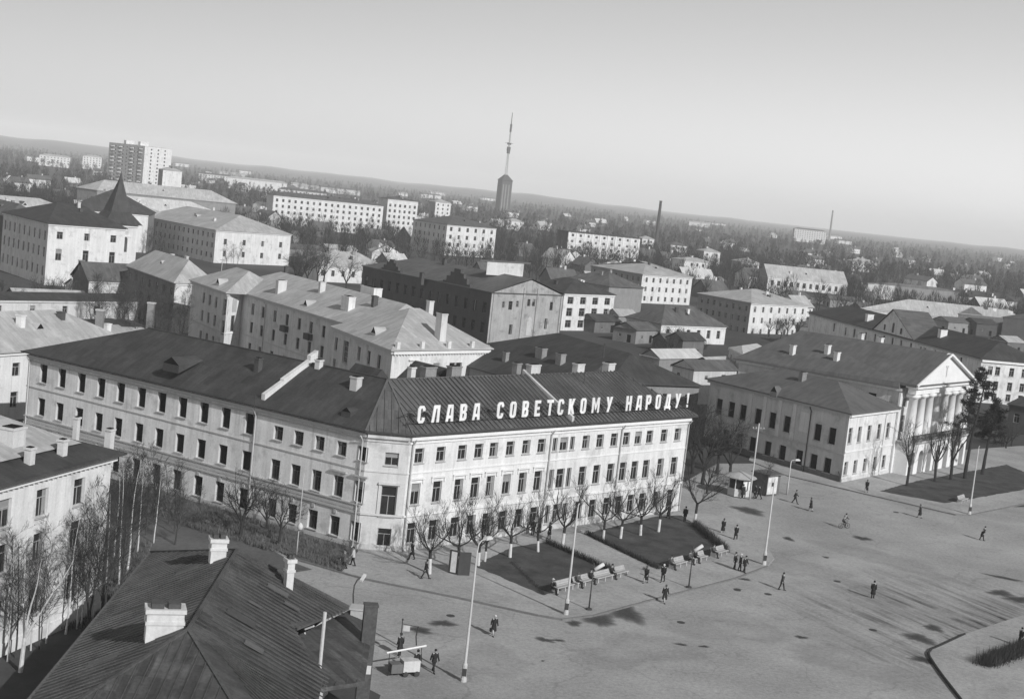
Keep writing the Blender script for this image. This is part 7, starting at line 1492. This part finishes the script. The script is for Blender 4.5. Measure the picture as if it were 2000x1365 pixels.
def person_parts(pose, coat, hem, hat, legm, stride):
    key = (pose, coat, hem, hat, legm, stride)
    if key in _pm: return _pm[key]
    # faces +y. joints
    sit = pose == 'sit'; ride = pose == 'ride'; hz_ = .52 if sit else (.98 if ride else .90); lean = {'walk': .05, 'stand': 0, 'sit': -.04, 'ride': .30, 'bend': .22}[pose]
    pel = Vector((0, 0, hz_)); che = pel + Vector((0, lean * .8, .42)); nk = pel + Vector((0, lean, .56)); hd0 = nk + Vector((0, .02, .07)); hd1 = nk + Vector((0, .035, .17)); hd2 = nk + Vector((0, .01, .27))
    V = [pel, che, nk, hd0, hd1, hd2]; E = [(0, 1), (1, 2), (2, 3), (3, 4), (4, 5)]; Rr = [.13, .14, .055, .06, .088, .07]; legs, arms = [], []
    for sx in (-1, 1):
        f = stride * sx
        hip = pel + Vector((sx * .09, 0, -.03))
        if sit: kn = hip + Vector((sx * .03, .42, .02)); an = kn + Vector((0, .06 + .05 * sx, -.42))
        elif ride: kn = hip + Vector((sx * .03, .30, -.16 - .12 * sx)); an = kn + Vector((0, -.12, -.40))
        else: kn = hip + Vector((0, f * .5 + .03, -.42)); an = hip + Vector((0, f * (1.0 if f > 0 else 1.1), -.80 + abs(f) * .06))
        toe = an + Vector((sx * .015, .15, -.05)); i = len(V); V += [hip, kn, an, toe]; E += [(0, i), (i, i + 1), (i + 1, i + 2), (i + 2, i + 3)]; Rr += [.09, .06, .04, .032]; legs.append((hip, kn, an, toe))
        sh = che + Vector((sx * .18, 0, .08)); 
        if sit: el = sh + Vector((sx * .05, .06, -.27)); wr = el + Vector((-sx * .08, .22, -.04))
        elif ride: el = sh + Vector((sx * .05, .18, -.22)); wr = el + Vector((-sx * .02, .22, -.06))
        else: el = sh + Vector((sx * .05, -f * .35 - .02, -.27)); wr = el + Vector((0, -f * .45 + .07, -.23))
        ha = wr + (wr - el).normalized() * .08; i = len(V); V += [sh, el, wr, ha]; E += [(1, i), (i, i + 1), (i + 1, i + 2), (i + 2, i + 3)]; Rr += [.07, .045, .032, .036]; arms.append((sh, el, wr, ha))
    body = skin_mesh('body', V, E, Rr, 'skin'); bm = bmesh.new(); bm.from_mesh(body); k = MB()
    for (sh, el, wr, ha), sx in zip(arms, (-1, 1)):      # five fingers and a thumb-side root
        d = (ha - wr).normalized(); sd = Vector((0, 1, 0)) - d * d.y; sd.normalize()
        for q, l in enumerate((.075, .085, .08, .062)): b0 = ha + sd * (.028 - .018 * q); k.tube([b0, b0 + d * l * .55, b0 + d * l + Vector((-sx * .02, .012, 0))], [.010, .009, .006], 4)
        b0 = wr + d * .03 + sd * .03; k.tube([b0, b0 + (d + sd * .8).normalized() * .05], [.011, .008], 4)
    hc = hd1; k.tube([hc + Vector((0, .075, .02)), hc + Vector((0, .112, -.018))], [.009, .018], 4)          # nose
    for sx in (-1, 1): k.tube([hc + Vector((sx * .085, 0, .02)), hc + Vector((sx * .10, -.01, -.02))], [.02, .016], 4)   # ears
    i0 = len(bm.verts); tmp = k.mesh('t', M['skin']); bm.from_mesh(tmp); bm.to_mesh(body); bm.free(); body.update()
    P = [('body', body, None)]
    c = MB()
    zh = hem; cpel = pel; low = Vector((0, .0, zh)) if not (sit or ride) else None; fl_ = .25 if hem < .55 else .21
    rings = [(nk + Vector((0, -.01, .01)), .075, .07), (nk + Vector((0, -.01, -.045)), .15, .10), (che + Vector((0, 0, .06)), .205, .135), (che + Vector((0, 0, -.14)), .195, .14), (pel + Vector((0, 0, .1)), .18, .135), (pel + Vector((0, 0, -.06)), .20, .15)]
    if low is not None: rings += [(Vector((0, .01, (hz_ + zh) / 2 - .05)), (fl_ + .2) / 2, (fl_ + .16) / 2), (low, fl_, fl_ * .85)]
    ell_loft(c, rings[::-1])
    for (sh, el, wr, ha) in arms: c.tube([sh + Vector((0, 0, .03)), sh.lerp(el, .4), el, wr], [.085, .078, .066, .055], 8)
    P.append(('coat', c.mesh('coat', M[coat], True), None))
    g = MB()
    for hip, kn, an, toe in legs: g.tube([hip + Vector((0, 0, .05)), hip, kn, an], [.10, .098, .072, .055 if legm != 'lightcoat' else .05], 8)
    P.append(('trousers', g.mesh('trousers', M[legm], True), None))
    s_ = MB()
    for hip, kn, an, toe in legs: s_.tube([an + Vector((0, -.07, -.05)), an + Vector((0, 0, -.02)), toe + Vector((0, .02, 0)), toe + Vector((0, .07, -.005))], [.03, .052, .042, .018], 6)
    P.append(('shoes', s_.mesh('shoes', M['hair'], True), None))
    h_ = MB(); hm_ = {'hair': 'hair', 'cap': 'coat', 'pale': 'hatwhite', 'scarf': 'greycoat'}[hat]
    ell_loft(h_, [(hd1 + Vector((0, -.03, -.05 if hat != 'scarf' else -.11)), .085, .075), (hd1 + Vector((0, -.015, .03)), .104, .112), (hd1 + Vector((0, -.01, .085)), .095, .105), (hd1 + Vector((0, -.01, .125)), .06, .07)])
    if hat in ('cap', 'pale'): h_.frame_box(hd1 + Vector((0, .11, .055)), Vector((1, 0, 0)), Vector((0, 1, -.2)).normalized(), Vector((0, .2, 1)).normalized(), .07, .05, .008)
    P.append(('hair' if hat == 'hair' else 'hat', h_.mesh('hat', M[hm_], True), None))
    _pm[key] = P; return P
def person(px, py, label, face=0.0, pose='walk', coat='coat', hem=.82, hat='hair', legs='trouser', stride=.24, z=0.0, s=1.0, group=None, at=None, bag=None):
    p = at if at is not None else G(px, py, z); t = thing('person', label, 'person', p, R_(face), group); t.scale = (s, s, s)
    for nm, me, _ in person_parts(pose, coat, hem, hat, legs, stride): link(nm, me, t)
    if bag:
        b_ = thing('bag', bag, 'bag', p, R_(face)); k = MB(); k.box(.20, -.16, .34, .30, .16, .60); k.build('bag_body', M['hair'], b_); k = MB(); k.tube([(.25, -.1, .6), (.24, -.05, .69), (.24, .05, .69), (.25, .1, .6)], .012, 4); k.build('handle', M['hair'], b_)
    return t
W0 = 'walk'
person(804, 1092, 'man in long dark coat walking along the foot of the bright front', 130, hem=.5, z=PV, hat='hair')
person(830, 1130, 'striding man in dark clothes just below the leftmost pruned lime', -60, stride=.34, z=PV)
person(963, 1241, 'woman with pale headscarf and dark coat carrying a bag, alone in the foreground', 200, hem=.42, hat='pale', legs='lightcoat', bag='dark handbag carried by the woman in the pale headscarf', s=.98)
person(813, 1314, 'man in dark suit seen from behind beside the white cart', 20, pose='stand', stride=.14, hem=.78)
person(846, 1312, 'man in dark suit striding right of the white cart', -150, stride=.30, hem=.78)
person(780, 1280, 'dark dressed person standing behind the sign frame', 40, pose='stand', stride=.05, hem=.5)
person(689, 1104, 'person in pale jacket and dark trousers on the verge by the corner', 90, coat='lightcoat', hem=.8, z=PV, stride=.2)
person(672, 1109, 'dark dressed person beside the one in the pale jacket', 80, z=PV, hem=.6, coat='greycoat')
person(1261, 1138, 'stout woman in long black coat between the two lawns', 150, hem=.34, legs='lightcoat', hat='scarf', z=PV, s=.96)
person(1294, 1136, 'man in pale cap and dark coat walking before the second lawn', 160, hat='pale', hem=.7, z=PV, bag=None)
person(1297, 1177, 'woman in black coat crossing at the kerb line', 200, hem=.36, legs='lightcoat', hat='scarf', s=.98)
person(1411, 1042, 'dark coated woman left of the pair above the second lawn', -30, hem=.36, hat='scarf', legs='lightcoat')
person(1436, 1055, 'dark coated man right of the pair above the second lawn', -30, hem=.55)
person(1526, 1152, 'man in dark jacket walking in the open square right of the lamp post', -70, coat='greycoat', hem=.72, hat='hair')
person(1704, 1168, 'man in dark uniform coat standing alone in the middle of the square', -20, pose='stand', hem=.44, stride=.08, hat='cap', legs='trouser')
person(1434, 1111, 'left man of the trio beside the lamp post', -120, pose='stand', stride=.10, z=PV, hem=.74); person(1444, 1114, 'middle man of the trio with pale headgear', -100, pose='stand', stride=.12, hat='pale', z=PV, hem=.74); person(1453, 1118, 'right man of the trio beside the lamp post', -140, stride=.18, z=PV, hem=.7)
person(1552, 983, 'man striding right of the kiosks', -110, stride=.34, hem=.72); person(1583, 998, 'woman in dark coat with a bag right of the striding man', 90, hem=.42, hat='scarf', legs='lightcoat', bag='dark bag of the woman right of the striding man')
person(1692, 961, 'stout woman in dark coat on the pavement before the bright house end', 150, hem=.3, hat='scarf', legs='lightcoat', z=PV)
person(1796, 1011, 'dark coated woman walking below the mansion lawn', 80, hem=.36, hat='scarf', legs='lightcoat'); person(1917, 1055, 'stooping person in dark coat at the far right of the square', -90, pose='bend', hem=.5, stride=.2)
person(1474, 972, 'person in dark coat waiting at the round kiosk', 100, pose='stand', hem=.5, stride=.08, z=PV); person(1482, 974, 'man striding between the two kiosks', 100, hem=.72, stride=.3, z=PV); person(1450, 972, 'dark figure queuing at the front of the round kiosk', 20, pose='stand', hem=.45, stride=.05, z=PV)
for i, (px, py, lab) in enumerate([(1040, 1044, 'dark coated person at left in the group under the limes'), (1051, 1049, 'dark coated person in the middle of the group under the limes'), (1072, 1052, 'dark coated person at right in the group under the limes')]): person(px, py, lab, 60 * i, pose='stand', hem=.5, stride=.08, z=PV)
person(1305, 1012, 'dark coated woman below the right end of the bright front', 60, hem=.34, hat='scarf', z=PV); person(1337, 1018, 'slim dark person at the corner behind the second lawn', 0, pose='stand', hem=.6, stride=.1, z=PV)
person(1992, 1262, 'black coated person at the lower right edge by the island', 120, pose='stand', hem=.4, stride=.1, z=PV)
def sitter(px, py, r, label, coat='coat', hat='hair', legs='trouser', dy=.05):
    p = G(px, py, PV); a = r + math.pi; b_ = Vector((-math.sin(r), math.cos(r), 0)); t = thing('person', label, 'person', (p.x, p.y, PV - .02), a)
    for nm, me, _ in person_parts('sit', coat, .5, hat, legs, 0): link(nm, me, t)
    return t
sitter(1078, 1158, r1_, 'sitter with pale head cloth at the left end of the benches', hat='pale'); sitter(1128, 1145, r1_, 'woman in grey sitting on the first benches with legs stretched', 'greycoat', 'scarf', 'trouser'); sitter(1153, 1138, r1_, 'black coated sitter behind the garden lamp'); sitter(1194, 1128, r1_, 'sitter leaning forward at the right end of the first benches')
sitter(1310, 1110, r2_, 'sitter behind the man in the pale cap', 'greycoat'); sitter(1346, 1100, r2_, 'small sitter left of the second garden lamp', 'greycoat', 'scarf'); sitter(1357, 1097, r2_, 'dark sitter just behind the second garden lamp'); sitter(1393, 1087, r2_, 'sitter in grey on the last bench of the second lawn', 'greycoat')
# cyclist
cy = G(1648, 1032, 0); fc = -62; bk = thing('bicycle', 'dark bicycle crossing the square near the mansion corner', 'bicycle', cy, R_(fc))
for y in (-.52, .52):
    k = MB(); n = 20; k.tube([(0, y + .33 * math.cos(2 * math.pi * i / n), .34 + .33 * math.sin(2 * math.pi * i / n)) for i in range(n + 1)], .022, 5, caps=False); wh = k.build('wheel', M['metal'], bk); k = MB()
    for i in range(8): a = math.pi * i / 8; k.bar((0, y - .31 * math.cos(a), .34 - .31 * math.sin(a)), (0, y + .31 * math.cos(a), .34 + .31 * math.sin(a)), .008, .008)
    k.build('spokes', M['metal'], wh)
k = MB()
for a, b_ in (((0, -.52, .34), (0, -.05, .32)), ((0, -.52, .34), (0, -.18, .82)), ((0, -.05, .32), (0, -.18, .82)), ((0, -.05, .32), (0, .38, .78)), ((0, -.16, .76), (0, .36, .84)), ((0, .52, .34), (0, .36, .92))): k.tube([a, b_], .02, 5)
k.build('frame', M['metal'], bk); k = MB(); k.tube([(-.26, .25, .98), (-.2, .38, .98), (.2, .38, .98), (.26, .25, .98)], .016, 5); k.build('handlebar', M['metal'], bk); k = MB(); k.tube([(0, -.32, .88), (0, -.05, .9)], [.09, .03], 6); k.build('saddle', M['hair'], bk)
p = person(0, 0, 'cyclist in dark jacket riding across the square', fc, pose='ride', coat='greycoat', hem=.8, at=cy - Vector((math.sin(R_(-fc)) * .18, math.cos(R_(-fc)) * .18, 0)))

# ================================================================== HAZE
hm = bpy.data.materials.new('haze'); hm.use_nodes = True; hn = hm.node_tree; hn.nodes.clear(); ho = hn.nodes.new('ShaderNodeOutputMaterial'); hp = hn.nodes.new('ShaderNodeVolumePrincipled')
hp.inputs['Color'].default_value = (1, 1, 1, 1); hp.inputs['Density'].default_value = 0.00014; hp.inputs['Anisotropy'].default_value = -0.22; hn.links.new(hp.outputs[0], ho.inputs['Volume'])
k = MB(); k.box(-9700, -500, -1.6, 9700, 10700, 128); hz = k.build('haze', hm); tag(hz, kind='stuff')
